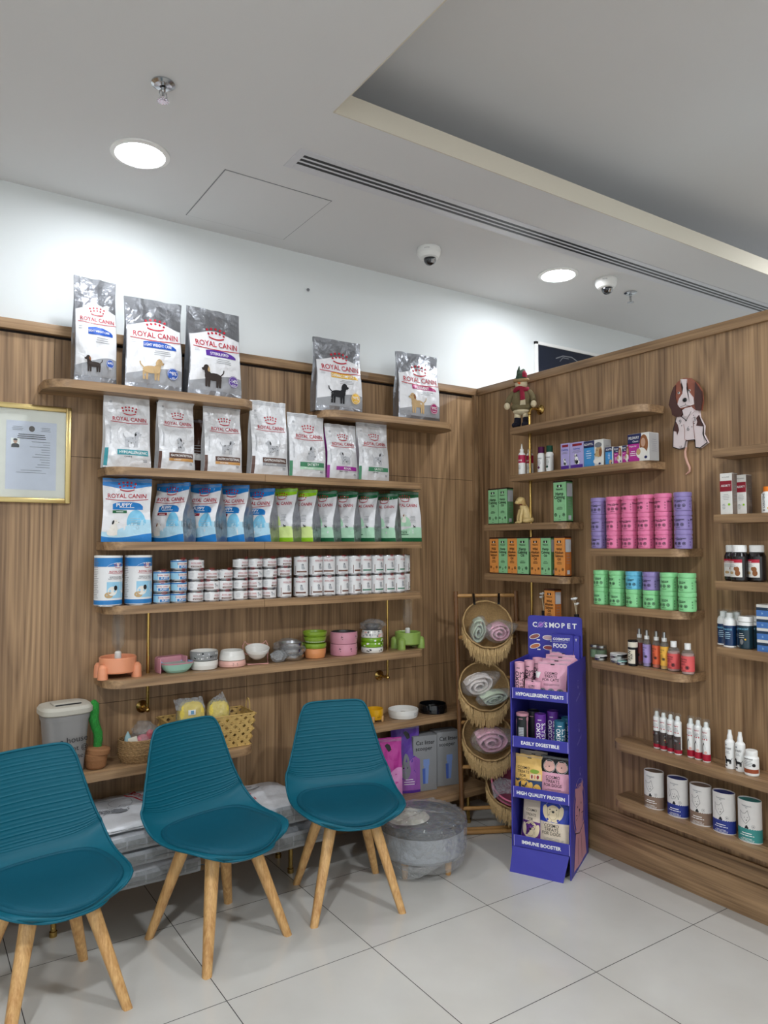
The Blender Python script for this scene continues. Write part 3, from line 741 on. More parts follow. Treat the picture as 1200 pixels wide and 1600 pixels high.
def inb(k, x, y, z):      # point in basket k: x across, y up the opening, z out of it
    P_, tl = BK[k]; return P_+Matrix.Rotation(lrz, 3, 'Z') @ (Matrix.Rotation(tl, 3, 'X') @ Vector((x, y, z)))
roll_blanket(inb(0, -.062, -.035, -.005), (.040, .045, .070), 'green', rad(10), rad(12), lrz, 'sage green plush roll in plastic, left in the top basket', 1)
roll_blanket(inb(0, .052, -.048, .0), (.064, .045, .050), 'pink', rad(10), rad(-12), lrz, 'pink plush roll in plastic, right in the top basket', 2)
roll_blanket(inb(1, -.035, .012, .0), (.084, .045, .052), 'white', rad(10), rad(-18), lrz, 'ivory plush roll in plastic, on top in the second basket', 3)
roll_blanket(inb(1, .04, -.066, .0), (.080, .040, .032), 'green', rad(10), rad(-14), lrz, 'sage plush roll in plastic, under the ivory roll', 4)
roll_blanket(inb(2, .005, -.028, .01), (.094, .05, .060), 'pink', rad(10), rad(-4), lrz, 'pink plush roll in plastic, alone in the third basket', 5)
# pink plastic bowl with lid in the lowest basket
P_ = inb(3, .0, -.01, .0); t = thing('pink_plastic_bowl', 'large clear and pink plastic bowl wrapped in film, in the lowest basket', 'bowl', P_, lrz, rx=rad(42))
PINKP = mat('pink_plastic', (226, 120, 150), .3, coat=.4); PNKC = film_mat('pink_clear', (232, 150, 176), .35, .2, 5)
M().lathe([(.001, -.07), (.07, -.068), (.105, -.02), (.118, .03), (.118, .034), (.103, -.016), (.068, -.062), (.001, -.064)], PNKC, 40).build('bowl', t)
M().tube([(.119*cos(2*pi*k/48), .119*sin(2*pi*k/48), .033) for k in range(48)], .0048, PINKP, 8, closed=True).build('rim', t)
M().tube([(.108*cos(2*pi*k/48), .108*sin(2*pi*k/48), -.02) for k in range(48)], .0042, PINKP, 8, closed=True).build('stripe', t)
m = M().lathe([(.001, -.0), (.03, .0), (.04, .01), (.03, .02), (.001, .024)], PINKP, 24, c=(.05, .015, -.03)); m.build('inner_cup', t)
M().grid(lambda u, v: (.125*(1-.1*v)*cos(rad(180+160*u)), .125*(1-.1*v)*sin(rad(180+160*u))+.02*v, .03-.08*v+.012*noise.noise(Vector((u*7, v*4, 1)))), 40, 10, FILM, ).grid(lambda u, v: (-.13+.13*u, -.10+.09*v+.03*sin(u*3), .045+.012*noise.noise(Vector((u*6, v*6, 4)))), 16, 8, FILM2).build('plastic_wrap', t, 60)
# ------------------------------------------------------------ pet food bags
SILVER = foil('silver_film', (150, 152, 157), .30, .85, .55, 8); WFILM = foil('white_film', (214, 215, 217), .34, .15, .5, 9)
PRT = foil('printed_white_film', (222, 222, 224), .36, .05, .35, 9)
def pcol(name, rgb, r=.38): return foil('film_'+name, rgb, r, .05, .3, 9)
BLU = pcol('blue', (24, 118, 190)); LBL = pcol('pale_blue', (120, 190, 222)); SKY = pcol('sky', (176, 214, 232)); NAVY = pcol('navy_banner', (34, 82, 170))
PUR = pcol('purple', (86, 46, 146)); YEL = pcol('yellow', (226, 178, 40)); MAG = pcol('magenta', (160, 20, 96)); TEA = pcol('teal', (52, 140, 150))
BRN = pcol('brown', (84, 54, 42)); TAN = pcol('tan', (196, 146, 84)); GRN = pcol('green', (66, 132, 96)); VIO = pcol('violet', (158, 44, 150)); LIM = pcol('lime', (142, 196, 30))
PLI = pcol('pale_lime', (214, 234, 150)); DGR = pcol('dark_green', (22, 98, 58)); PGR = pcol('pale_green', (178, 220, 190)); MAR = pcol('maroon', (140, 26, 44))
SGRY = pcol('shade_grey', (150, 152, 156)); FUR1 = mat('fur_dark', (52, 42, 38), .8); FUR2 = mat('fur_tan', (190, 160, 116), .8); FUR3 = mat('fur_white', (226, 222, 214), .8)
FURB = mat('fur_black', (24, 24, 28), .8); FURR = mat('fur_brown', (140, 88, 50), .8)

def crown(m, fn, cx, cz, s, c=RED):
    for r, n, sp, y0, rd in ((1, 5, .26, .42, .075), (2, 5, .23, .20, .07)):
        for k in range(n): m.disc(fn, cx+(k-(n-1)/2)*sp*s, cz+(y0+.10*(1-((k-(n-1)/2)/2)**2)-.05)*s, rd*s, c, n=8, d=.0018)
    m.band(fn, cx-.46*s, cx+.46*s, lambda u: cz-.12*s-.10*s*(1-((u-cx)/(.46*s))**2)+.06*s, lambda u: cz-.04*s-.10*s*(1-((u-cx)/(.46*s))**2)+.06*s, c, 8, 1, .0018)
def brand(m, fn, cx, cz, wd, line=True):
    crown(m, fn, cx, cz+.11*wd+.012, .40*wd)
    m.text(fn, 'ROYAL CANIN', cx, cz, .17*wd, RED, wd, bold=.012, d=.0022)
    if line: m.band(fn, cx-.56*wd, cx+.56*wd, lambda u: cz-.10*wd-.035*wd*math.cos((u-cx)/wd*3), lambda u: cz-.10*wd-.035*wd*math.cos((u-cx)/wd*3)+.018*wd, RED, 12, 1, .002)
def dog(m, fn, cx, cz, s, body, dark=None, flip=1, sit=False, d=.002):
    dark = dark or body; f = flip
    if sit:
        m.disc(fn, cx, cz+.30*s, .20*s, body, .34*s, d=d).disc(fn, cx+.14*f*s, cz+.14*s, .20*s, body, .17*s, d=d)
        for k in (-.14, -.02): m.band(fn, cx+k*s*f-.045*s, cx+k*s*f+.045*s, cz, cz+.36*s, body, 1, 2, d)
        hx, hz = cx-.06*f*s, cz+.72*s
    else:
        m.disc(fn, cx, cz+.42*s, .36*s, body, .16*s, d=d).disc(fn, cx-.24*f*s, cz+.46*s, .15*s, body, .18*s, d=d)
        for k in (-.30, -.18, .18, .30): m.poly(fn, [(cx+k*s*f-.04*s, cz), (cx+k*s*f+.04*s, cz), (cx+k*s*f+.06*s, cz+.36*s), (cx+k*s*f-.06*s, cz+.36*s)], body, d)
        m.stroke(fn, [(cx+.30*f*s, cz+.48*s), (cx+.44*f*s, cz+.62*s), (cx+.46*f*s, cz+.74*s)], .05*s, body, d)
        m.poly(fn, [(cx-.16*f*s, cz+.45*s), (cx-.36*f*s, cz+.42*s), (cx-.44*f*s, cz+.72*s), (cx-.24*f*s, cz+.74*s)], body, d); hx, hz = cx-.34*f*s, cz+.76*s
    m.disc(fn, hx, hz, .13*s, body, .14*s, d=d+.0003).disc(fn, hx-.10*f*s, hz-.05*s, .10*s, body, .065*s, d=d+.0003)
    m.disc(fn, hx+.10*f*s, hz-.03*s, .055*s, dark, .12*s, d=d+.0006, rot=.3*f).disc(fn, hx-.19*f*s, hz-.03*s, .022*s, BLK, d=d+.0006, n=8).disc(fn, hx-.05*f*s, hz+.03*s, .016*s, BLK, d=d+.0006, n=8)
def spots(m, fn, cx, cz, s, seed=1, c=BLK):
    r_ = random.Random(seed)
    for k in range(16): m.disc(fn, cx+r_.uniform(-.26, .26)*s, cz+r_.uniform(.15, .58)*s, r_.uniform(.012, .034)*s, c, n=7, d=.0028)

def bag_body(W, H, D, seed, film, top_mat, side_mat, flop=0., lean=0., bulge=1., puck=1., pinch=.40, fold=.016):
    """pillow bag standing on its base; returns mesh collector, label mapping, seal mesh"""
    rs = random.Random(seed); off = rs.uniform(0, 50)
    def th(v):
        a = max(0., min(1., (v-.42)/.52)); a = a*a*(3-2*a)
        return (D/2)*(.80+.20*sin(pi*min(1, v*1.5+.15)))*(1-a)+.004
    def sil(v): return (W/2)*(1-.035*sin(pi*v)*bulge+.015*sin(v*9+off)+(.02*(1-v)**6))
    def F(u, v, d=0., side=-1):
        y = th(v)*(1-pinch*abs(u)**3)
        w_ = .0075*puck*noise.noise(Vector((u*1.8+off, v*4, side)))+.0032*puck*noise.noise(Vector((u*5+v*3, v*11+off, side)))+.0022*puck*abs(noise.noise(Vector((u*9-v*7, v*8+off, side+3))))
        w_ *= min(1, 3*(1-abs(u))+.15)*min(1, v*6+.1)
        z = v*H; yy = side*(y+w_+d)
        if flop and v > .86:
            k = (v-.86)/.14; yy += side*flop*k*k; z -= abs(flop)*.55*k*k
        yy += -lean*v*v
        z -= .010*(1-v)*(abs(u)**6)*0
        return Vector((u*sil(v), yy, z+.004*noise.noise(Vector((u*3, off, 9)))*(v > .97)))
    fn = lambda x, z, d=0.: F(max(-1, min(1, 2*x/W)), max(0, min(1, z/H)), d)
    m = M(); NU, NV = 22, 30
    m.grid(lambda a, b: F(-1+2*a, b*.93), NU, NV, film)
    m.grid(lambda a, b: F(1-2*a, b*.93, 0, 1), NU, NV, film)
    for s in (-1, 1):
        def g(a, b):
            v = b*.93; p = F(s, v, 0, -1); q = F(s, v, 0, 1); r = p.lerp(q, a); r.x -= s*fold*sin(pi*a)*(.3+.7*v)*min(1, th(v)/(D/2)+.1); return r
        m.grid(g, 6, NV, side_mat, flip=(s < 0))
    m.grid(lambda a, b: F(-1+2*a, 0).lerp(F(-1+2*a, 0, 0, 1), b), NU, 3, side_mat, flip=True)
    sl = M()
    for side in (-1, 1): sl.grid(lambda a, b: F(-1+2*a, .93+.07*b, .0004, side), NU, 5, top_mat, flip=(side > 0))
    for q in range(3): sl.band(lambda x, z, d=0.: F(max(-1, min(1, 2*x/W)), z, d), -W/2, W/2, .945+.016*q, .950+.016*q, SGRY, NU, 1, .0012)
    return m, fn, sl, F
def finish(m, sl, label, loc, rz, group=None, ry=0, name='pet_food_bag'):
    t = thing(name, label, 'pet food bag', loc, rz, group, 0, ry)
    m.build('pouch', t, 60); sl.build('top_seal', t, 60); return t
def wave(a, amp, w, ph=0): return lambda u: a+amp*sin(u/w*3.0+ph)
def care_bag(W, H, D, seed, loc, rz, col, word, badge, furs, label, narrow=False, lean=0.):
    m, fn, sl, F = bag_body(W, H, D, seed, SILVER, SILVER, SILVER, lean=lean)
    m.band(fn, -W/2*.97, W/2*.97, lambda u: .20*H+.05*H*sin((u/W+.2)*3), lambda u: .72*H+.035*H*cos(u/W*6), PRT, 40, 30, .0016)
    m.band(fn, -W/2*.97, W/2*.97, lambda u: .07*H, lambda u: .20*H+.05*H*sin((u/W+.2)*3), SGRY, 40, 8, .0012)
    fn_ = fn; fn = lambda x, z, d=0.: fn_(x, z, d+.0016)
    brand(m, fn, .02*W, .60*H, .82*W)
    m.band(fn, -.22*W, .38*W, lambda u: .455*H, lambda u: .455*H+.075*H*math.sqrt(max(.02, 1-((u-.0)/(.40*W))**2)), col, 14, 3, .0014)
    m.text(fn, word, .04*W, .487*H, .075*W, WHT, .50*W, d=.0026)
    m.greek(fn, .12*W, .425*H, .34*W, 3, .020*H, .005*H, GRY, .0016, seed)
    dog(m, fn, -.08*W, .11*H, .42*W, furs[0], furs[1], 1 if seed % 2 else -1)
    m.disc(fn, .31*W, .20*H, .105*W, col, d=.0024, n=24); m.ring(fn, .31*W, .20*H, .095*W, .006*W, WHT, d=.0028)
    m.text(fn, badge, .31*W, .207*H, .085*W, WHT, .17*W, d=.0032); m.greek(fn, .31*W, .165*H, .12*W, 2, .012*H, .004*H, WHT, .003, seed)
    m.greek(fn, -.38*W, .52*H, .10*W, 2, .02*H, .006*H, LGRY, .0016, seed)
    m.text(fn, '3 kg', .36*W, .885*H, .07*W, GRY, d=.002)
    return finish(m, sl, label, loc, rz)
s1z = SHA['s1']; yb = .925
def spanA(xl, xr, y, z): a, b = px_x(xl, y, z), px_x(xr, y, z); return (a+b)/2, b-a
def toph(py, x, y, z0): return py_z(py, x, y)-z0
def A_bag(fnc, xl, xr, pyt, z, *a, yc=.93, rz=0, D=.09, **k):
    x, w_ = spanA(xl, xr, yc-D/2, z+.1); w2 = w_/cos(rz) if abs(rz) < .9 else w_
    H = toph(pyt, x, yc, z); return fnc(w2, H, D, a[0], (x, yc, z+.0005), rz, *a[1:], **k)
A_bag(care_bag, 116, 184, 437, s1z, 11, NAVY, 'LIGHT WEIGHT CARE', '69%', (FUR1, FURR), 'tall silver bag with blue banner and dark dachshund, leftmost on the top shelf', D=.10, rz=rad(4))
A_bag(care_bag, 197, 287, 470, s1z, 12, NAVY, 'LIGHT WEIGHT CARE', '88%', (FUR2, FUR2), 'wide silver bag with blue banner and shaggy tan dog', D=.10)
A_bag(care_bag, 294, 380, 486, s1z, 13, PUR, 'STERILISED', '-14%', (FUR1, FUR2), 'wide silver bag with purple banner and purple badge', D=.10, rz=rad(6))
A_bag(care_bag, 496, 569, 532, s1z, 14, YEL, 'DERMACOMFORT', '91%', (FURB, FURB), 'silver bag with yellow banner and two black terriers', D=.10)
A_bag(care_bag, 625, 690, 554, s1z, 15, MAG, 'EXIGENT', '99%', (FUR2, FURR), 'silver bag with magenta banner, rightmost on the top shelves', D=.09)

def vet_bag(W, H, D, seed, loc, rz, col, word, col2, label, sub='', flop=0., dark_side=None, lean=0.):
    m, fn, sl, F = bag_body(W, H, D, seed, WFILM, WFILM, dark_side or WFILM, flop=flop, lean=lean)
    brand(m, fn, .04*W, .64*H, .74*W)
    m.ring(fn, .0, .42*H, .26*W, .004*W, LGRY, n=26); dog(m, fn, .06*W, .27*H, .40*W, LGRY, BLK, 1 if seed % 2 else -1, sit=seed % 3 == 0); spots(m, fn, .06*W, .27*H, .40*W, seed)
    m.band(fn, -.25*W, .44*W, .165*H, .235*H, col, 12, 3, .0016); m.text(fn, word, .10*W, .20*H, .085*W, WHT, .62*W, d=.0028)
    if col2: m.band(fn, -.25*W, .44*W, .125*H, .162*H, col2, 12, 2, .0016)
    m.text(fn, sub or 'CANINE', -.02*W, .144*H, .045*W, BLK if not col2 else WHT, .3*W, d=.0028)
    m.band(fn, -.5*W, -.43*W, .02*H, .25*H, col, 2, 6, .0012)
    m.text(fn, 'VETERINARY DIET', -.40*W, .42*H, .05*W, LGRY, .42*H, rot=pi/2, d=.002)
    m.disc(fn, -.36*W, .86*H, .03*W, LGRY, d=.0016).greek(fn, -.36*W, .80*H, .10*W, 3, .02*H, .005*H, LGRY, .0016, seed)
    m.greek(fn, .36*W, .10*H, .10*W, 2, .018*H, .008*H, GRY, .0016, seed)
    return finish(m, sl, label, loc, rz)
s2z = SHA['s2']
VV = [(164, 237, 614, TEA, 'HYPOALLERGENIC', None, 'white food bag with teal band, leftmost on the second shelf', '', 0, 0),
      (248, 306, 622, BRN, 'GASTROINTESTINAL', TAN, 'white food bag with brown band and its open top flopping right', 'LOW FAT', .035, 3),
      (321, 380, 634, BRN, 'GASTROINTESTINAL', TAN, 'white food bag with brown and yellow bands, third on its shelf', 'HIGH FIBRE', 0, 0),
      (394, 452, 628, BRN, 'GASTROINTESTINAL', SGRY, 'tall white food bag with brown and grey bands', 'MODERATE CALORIE', 0, 2),
      (454, 511, 647, GRN, 'SATIETY', PGR, 'white food bag with green band and small spotted dog', 'SMALL DOG', 0, 0),
      (513, 561, 664, VIO, 'RENAL', None, 'white food bag with violet band and violet side', 'SMALL DOGS', 0, 0),
      (563, 610, 662, GRN, 'SATIETY', None, 'white food bag with pale green band, rightmost on its shelf', '', 0, 0)]
for k, (xl, xr, yt, c1, wd_, c2, lb, sb, fl, ln) in enumerate(VV):
    A_bag(vet_bag, xl, xr, yt, s2z, 20+k, c1, wd_, c2, lb, sb, rz=rad(ln), D=.085, yc=.925+(.01 if k == 5 else 0), flop=fl, dark_side={5: VIO}.get(k))
# brown bag behind the flopped one
def plain_bag(W, H, D, seed, loc, rz, label):
    BR2 = foil('film_chocolate', (72, 44, 32), .35, .05, .5, 9); m, fn, sl, F = bag_body(W, H, D, seed, BR2, BR2, BR2)
    m.band(fn, -.1*W, .4*W, .24*H, .36*H, WHT, 6, 3, .0016).greek(fn, .15*W, .50*H, .5*W, 4, .05*H, .012*H, LGRY, .0016, seed)
    return finish(m, sl, label, loc, rz)
x_, w_ = spanA(286, 318, .99, s2z); plain_bag(.11, .27, .05, 31, (x_, 1.005, s2z+.0005), 0, 'small chocolate brown food bag standing behind the flopped white bag')

def puppy_bag(W, H, D, seed, loc, rz, label, first=False):
    m, fn, sl, F = bag_body(W, H, D, seed, PRT, BLU, SILVER, pinch=.08, fold=.007)
    m.band(fn, -W/2, W/2, lambda u: .86*H-.03*H*cos(u/W*5), lambda u: .93*H, BLU, 14, 4, .0010)
    m.band(fn, -W/2, W/2, lambda u: .0, lambda u: .10*H-.035*H*cos(u/W*4+.8), BLU, 14, 4, .0010)
    m.band(fn, -W/2, W/2, lambda u: .10*H-.035*H*cos(u/W*4+.8), lambda u: .25*H+.10*H*sin(u/W*4), SKY, 14, 6, .0009)
    m.band(fn, .0*W, .40*W, lambda u: .26*H, lambda u: .26*H+.24*H*math.sqrt(max(.01, 1-((u-.20*W)/(.21*W))**2)), LBL, 12, 6, .0010)
    brand(m, fn, .0, .72*H, .80*W)
    m.band(fn, -.30*W, .34*W, lambda u: .50*H, lambda u: .50*H+.12*H*math.sqrt(max(.03, 1-((u+.0)/(.36*W))**4)), BLU, 14, 4, .0016)
    m.text(fn, 'PUPPY', -.06*W, .575*H, .12*W, WHT, .36*W, d=.0028).greek(fn, .0, .53*H, .42*W, 1, .02*H, .008*H, WHT, .0028, seed)
    m.band(fn, -.30*W, .0*W, .445*H, .490*H, DGR if first else MAR, 8, 2, .0016).greek(fn, -.15*W, .462*H, .2*W, 1, .02*H, .008*H, WHT, .0026, seed)
    dog(m, fn, -.26*W, .10*H, .40*W, FUR3, BLK if first else FURR, -1, sit=True)
    m.greek(fn, .18*W, .36*H, .3*W, 4, .035*H, .006*H, LGRY, .0016, seed); m.ring(fn, .22*W, .22*H, .03*W, .004*W, GRY)
    m.text(lambda a, b, d=0: F(1, b/H, 0)+Vector((.002+d, a+D*.25, 0)), '1.5 kg', 0, .30*H, .04, GRY, .8*D, d=.0)
    return finish(m, sl, label, loc, rz)
def small_bag(W, H, D, seed, loc, rz, label, kind='lime', word='small', full=False):
    T_, B_, P__ = (LIM, LIM, PLI) if kind == 'lime' else (DGR, DGR, PGR)
    m, fn, sl, F = bag_body(W, H, D, seed, PRT, T_, SILVER, pinch=.08, fold=.007)
    m.band(fn, -W/2, W/2, lambda u: .88*H-.02*H*cos(u/W*4), lambda u: .93*H, T_, 14, 3, .0010)
    m.band(fn, -W/2, W/2, 0, lambda u: .075*H, B_, 14, 3, .0012)
    m.band(fn, -W/2, W/2, .075*H, lambda u: .26*H+.03*H*sin(u/W*5), P__, 14, 5, .0010)
    m.band(fn, -.30*W, .12*W, lambda u: .30*H, lambda u: .30*H+.20*H*math.sqrt(max(.01, 1-((u+.09*W)/(.22*W))**2)), P__, 10, 5, .0010)
    brand(m, fn, .0, .72*H, .78*W, False)
    dog(m, fn, -.12*W, .38*H, .30*W, FURR if kind == 'lime' else FUR3, FURR, -1, sit=True)
    m.text(fn, word, -.16*W, .20*H, .17*W, T_, .5*W, bold=.0, d=.0028).greek(fn, -.1*W, .135*H, .36*W, 1, .02*H, .012*H, T_, .0026, seed)
    m.greek(fn, .20*W, .50*H, .22*W, 5, .028*H, .006*H, GRY, .0016, seed); dog(m, fn, .25*W, .27*H, .10*W, BLK)
    m.text(lambda a, b, d=0: F(1, b/H, 0)+Vector((.002, a+D*.25, 0)), '1.5 kg', 0, .28*H, .035, GRY, .8*D, d=0)
    return finish(m, sl, label, loc, rz)
s3z = SHA['s3']
A_bag(puppy_bag, 166, 238, 748, s3z, 41, 'blue and white puppy food bag with green strip, leftmost of its row', True, D=.09, rz=rad(-16), yc=.935)
ords = ['second', 'third', 'fourth', 'fifth']
for k, (xc, yt) in enumerate(((268, 751), (318, 753), (361, 755), (401, 760))):
    rz = rad(-55+1*k); x = px_x(xc+3, .93, s3z); H = toph(yt+2, x, .90, s3z)
    puppy_bag(.185, H-.004, .098, 42+k, (x, .935, s3z+.0005), rz, f'blue and white puppy food bag with maroon strip, {ords[k]} in its row')
for k, (xc, yt) in enumerate(((441, 760), (472, 762))):
    x = px_x(xc+1, .93, s3z); H = toph(yt+2, x, .90, s3z)
    small_bag(.172, H-.004, .092, 50+k, (x, .935, s3z+.0005), rad(-56), ['lime topped small dog food bag beside the puppy bags', 'lime topped small dog food bag beside the dark green ones'][k], 'lime', 'small')
for k, (xc, yt) in enumerate(((505, 764), (537, 765), (569, 766), (601, 768))):
    x = px_x(xc+1, .93, s3z); H = toph(yt+2, x, .90, s3z)
    small_bag(.168, H-.004, .090, 54+k, (x, .935, s3z+.0005), rad(-57), f'dark green topped mini dog food bag, {["first", "second", "third", "fourth"][k]} of the turned four', 'dark', 'mini')
A_bag(small_bag, 616, 658, 768, s3z, 60, 'dark green topped mini dog food bag facing front at the row end', 'dark', 'mini', D=.07, rz=rad(-6), yc=.93)

# ------------------------------------------------------------ cans and tins
TIN = mat('tin_metal', (186, 186, 188), .25, 1.0); LABW = mat('can_label_white', (226, 226, 226), .3, var=.02); LABB = mat('can_label_blue', (44, 122, 186), .3)
LABLB = mat('can_label_pale_blue', (150, 200, 226), .3); CBR = mat('can_brown', (110, 66, 50), .4); CGR = mat('can_green', (70, 128, 100), .4)
def can(name, r, h, style, label):
    m = M(); m.lathe([(.001, .0005), (r*.93, .0005), (r*.985, .0), (r, .0025), (r*.975, .0045), (r*.985, .007), (r*.985, h-.007), (r*.975, h-.0045), (r, h-.0025)], [TIN]*5+[LABW]*1+[TIN]*2, 36, cap=1)
    fn = cyl(r*.985)
    W = r*1.7
    if style == 'blue':
        m.band(fn, -2.6*r, 2.6*r, h*.72, h-.008, LABB, 28, 1, .0004); brand(m, fn, 0, .55*h, W*.8, False)
        m.band(fn, -.5*r, .9*r, .16*h, .40*h, LABB, 8, 2, .0005).text(fn, 'PUPPY', .2*r, .28*h, .012, WHT, d=.0009); m.band(fn, -2.6*r, -.6*r, .15*h, .7*h, LABLB, 10, 2, .0004)
        m.disc(fn, 1.1*r, .4*h, .22*r, FUR2, n=12)
    elif style == 'white':
        brand(m, fn, -.1*r, .60*h, W*.72, True); m.band(fn, -.8*r, .55*r, .20*h, .36*h, CBR, 8, 2, .0005); m.text(fn, 'GASTROINTESTINAL', -.1*r, .28*h, .006, WHT, 1.2*r, d=.0009)
        dog(m, fn, 1.0*r, .30*h, .45*h, LGRY, BLK, d=.0006); m.greek(fn, -1.5*r, .7*h, .6*r, 5, .1*h, .03*h, LGRY)
        m.band(fn, 1.7*r, 2.3*r, .15*h, .8*h, GRY, 4, 1, .0005)
    elif style == 'tall':
        brand(m, fn, 0, .76*h, W*.72, True); dog(m, fn, .1*r, .34*h, .32*h, LGRY, BLK, sit=True, d=.0008); spots(m, fn, .1*r, .34*h, .3*h)
        m.band(fn, -.75*r, .75*r, .19*h, .26*h, CBR if label else CGR, 8, 1, .0006); m.greek(fn, 0, .12*h, 1.0*r, 2, .04*h, .012*h, GRY)
        m.band(fn, -.98*r, -.90*r, .1*h, .5*h, CBR, 1, 2, .0006); m.greek(fn, -1.5*r, .8*h, .7*r, 9, .07*h, .015*h, LGRY)
    b = m.build(name, None, 40); tag(b, 'x', 'can')
    l = M().lathe([(r*.955, h-.003), (r*.94, h-.0045), (r*.6, h-.004), (r*.55, h-.0048), (.001, h-.0046)], TIN, 32, cap=0)
    l.tube([(r*.2*cos(a)+.0, -r*.45+r*.28*sin(a), h-.0030) for a in [2*pi*k/12 for k in range(12)]], .0011, TIN, 5, closed=True); l.build('lid', b, 40)
    return b
s4z = SHA['s4']; ORD = ['first', 'second', 'third', 'fourth', 'fifth', 'sixth', 'seventh', 'eighth', 'ninth', 'tenth', 'eleventh', 'twelfth', 'thirteenth', 'fourteenth', 'fifteenth', 'sixteenth', 'seventeenth', 'eighteenth', 'nineteenth']
CH_ = .0505; CR_ = .0375; yc = .885
blue = Pool(can('small_food_can', CR_, CH_, 'blue', 1)); white = Pool(can('small_food_can', CR_, CH_, 'white', 1)); tall = Pool(can('tall_food_can', CR_, .1055, 'tall', 1)); tallg = Pool(can('tall_food_can', CR_, .1055, 'tall', 0))
LV = {3: ['bottom', 'middle', 'top'], 4: ['bottom', 'second from bottom', 'third from bottom', 'top'], 2: ['bottom', 'top']}
stacks = [(253, 3, blue, 'blue'), (279, 4, blue, 'blue'), (306, 4, white, 'white'), (330, 3, white, 'white'), (351.5, 3, white, 'white'), (375, 4, white, 'white'), (398.5, 4, white, 'white'), (420.5, 4, white, 'white')]
rj = random.Random(3)
for i, (xc, n, pool, nm) in enumerate(stacks):
    x = px_x(xc, yc, s4z+.08)
    for k in range(n):
        pool.put((x+rj.uniform(-.0015, .0015), yc+rj.uniform(-.002, .002), s4z+.0003+k*(CH_+.0003)), rj.uniform(-.9, .9) if nm == 'white' else rj.uniform(-.3, .5),
                 f'small {nm} pet food can, {LV[n][k]} of the {ORD[i]} can stack from the left', f'small {nm} pet food cans in stacks')
x = px_x(444, yc, s4z+.1)
tall.put((x, yc, s4z+.0003), .1, 'tall white can under two small cans, ninth can stack from the left', 'tall white pet food cans')
for k in range(2): white.put((x, yc, s4z+.1061+k*(CH_+.0003)), .4*k-.2, f'small white can, {["lower", "upper"][k]} of two set on a single tall can', 'small white pet food cans in stacks')
for i, xc in enumerate((470, 493, 513, 533.5, 552.5, 570, 588.5, 606, 622)):
    x = px_x(xc, yc, s4z+.1)
    for k in range(2):
        (tallg if i > 4 else tall).put((x, yc, s4z+.0003+k*.1059), rj.uniform(-.5, .5), f'tall white can, {LV[2][k]} of the {ORD[i]} pair in the row of paired tall cans', 'tall white pet food cans')
x = px_x(630, .97, s4z+.1)
for k in range(2): tallg.put((x, .965, s4z+.0003+k*.1059), 1.2, f'tall white can, {LV[2][k]} of the rear pair at the right end of the row', 'tall white pet food cans')
def milk_tin(label, x, rz):
    r, h = .060, .222; t = thing('milk_powder_tin', label, 'tin', (x, .905, s4z+.0003), rz, 'tall puppy milk tins')
    m = M().lathe([(.001, .001), (r*.95, .001), (r, .0), (r, .004), (r*.985, .006), (r*.985, h-.008)], [TIN]*4+[LABW], 48); fn = cyl(r*.985)
    m.band(fn, -2.4*r, 2.4*r, .78*h, h-.010, LABB, 30, 1, .0004); m.band(fn, -.2*r, 1.3*r, lambda u: .78*h-.10*h*sin(max(0, (u+.2*r)/(1.5*r)*pi))*0, .80*h, LABB, 8, 1, .0004)
    m.disc(fn, .5*r, .72*h, .95*r, LABW, .14*h, n=26, d=.0007)
    brand(m, fn, .45*r, .68*h, 1.25*r); m.text(fn, 'BABYDOG MILK', .35*r, .575*h, .0085, GRY, d=.001).text(fn, 'LAIT POUR CHIOT', .35*r, .540*h, .0085, GRY, d=.001)
    m.band(fn, -.35*r, 1.3*r, .16*h, .48*h, LABLB, 14, 3, .0005).band(fn, -2.2*r, 2.2*r, .0+.008, .12*h, LABB, 26, 1, .0006).disc(fn, 1.1*r, .40*h, .5*r, LABW, .15*h, d=.0009)
    m.disc(fn, .05*r, .30*h, .34*r, FUR3, .09*h, d=.0011).disc(fn, .28*r, .36*h, .13*r, BLK, .05*h, d=.0014).disc(fn, -.2*r, .22*h, .30*r, FUR2, .06*h, d=.001)
    m.ring(fn, .8*r, .22*h, .14*r, .01*r, WHT); m.greek(fn, -1.3*r, .9*h, .7*r, 22, .035*h, .008*h, GRY)
    m.build('body', t, 40)
    M().lathe([(r*.98, h-.009), (r*1.0, h-.008), (r*1.0, h-.001), (r*.96, h), (r*.9, h-.004), (.001, h-.004)], WHITE, 48, cap=0).build('lid', t, 40)
milk_tin('tall blue and white milk tin at the left shelf end', px_x(169, .905, s4z+.1), rad(2)); milk_tin('tall blue and white milk tin beside the small blue cans', px_x(216, .905, s4z+.1), rad(-2))
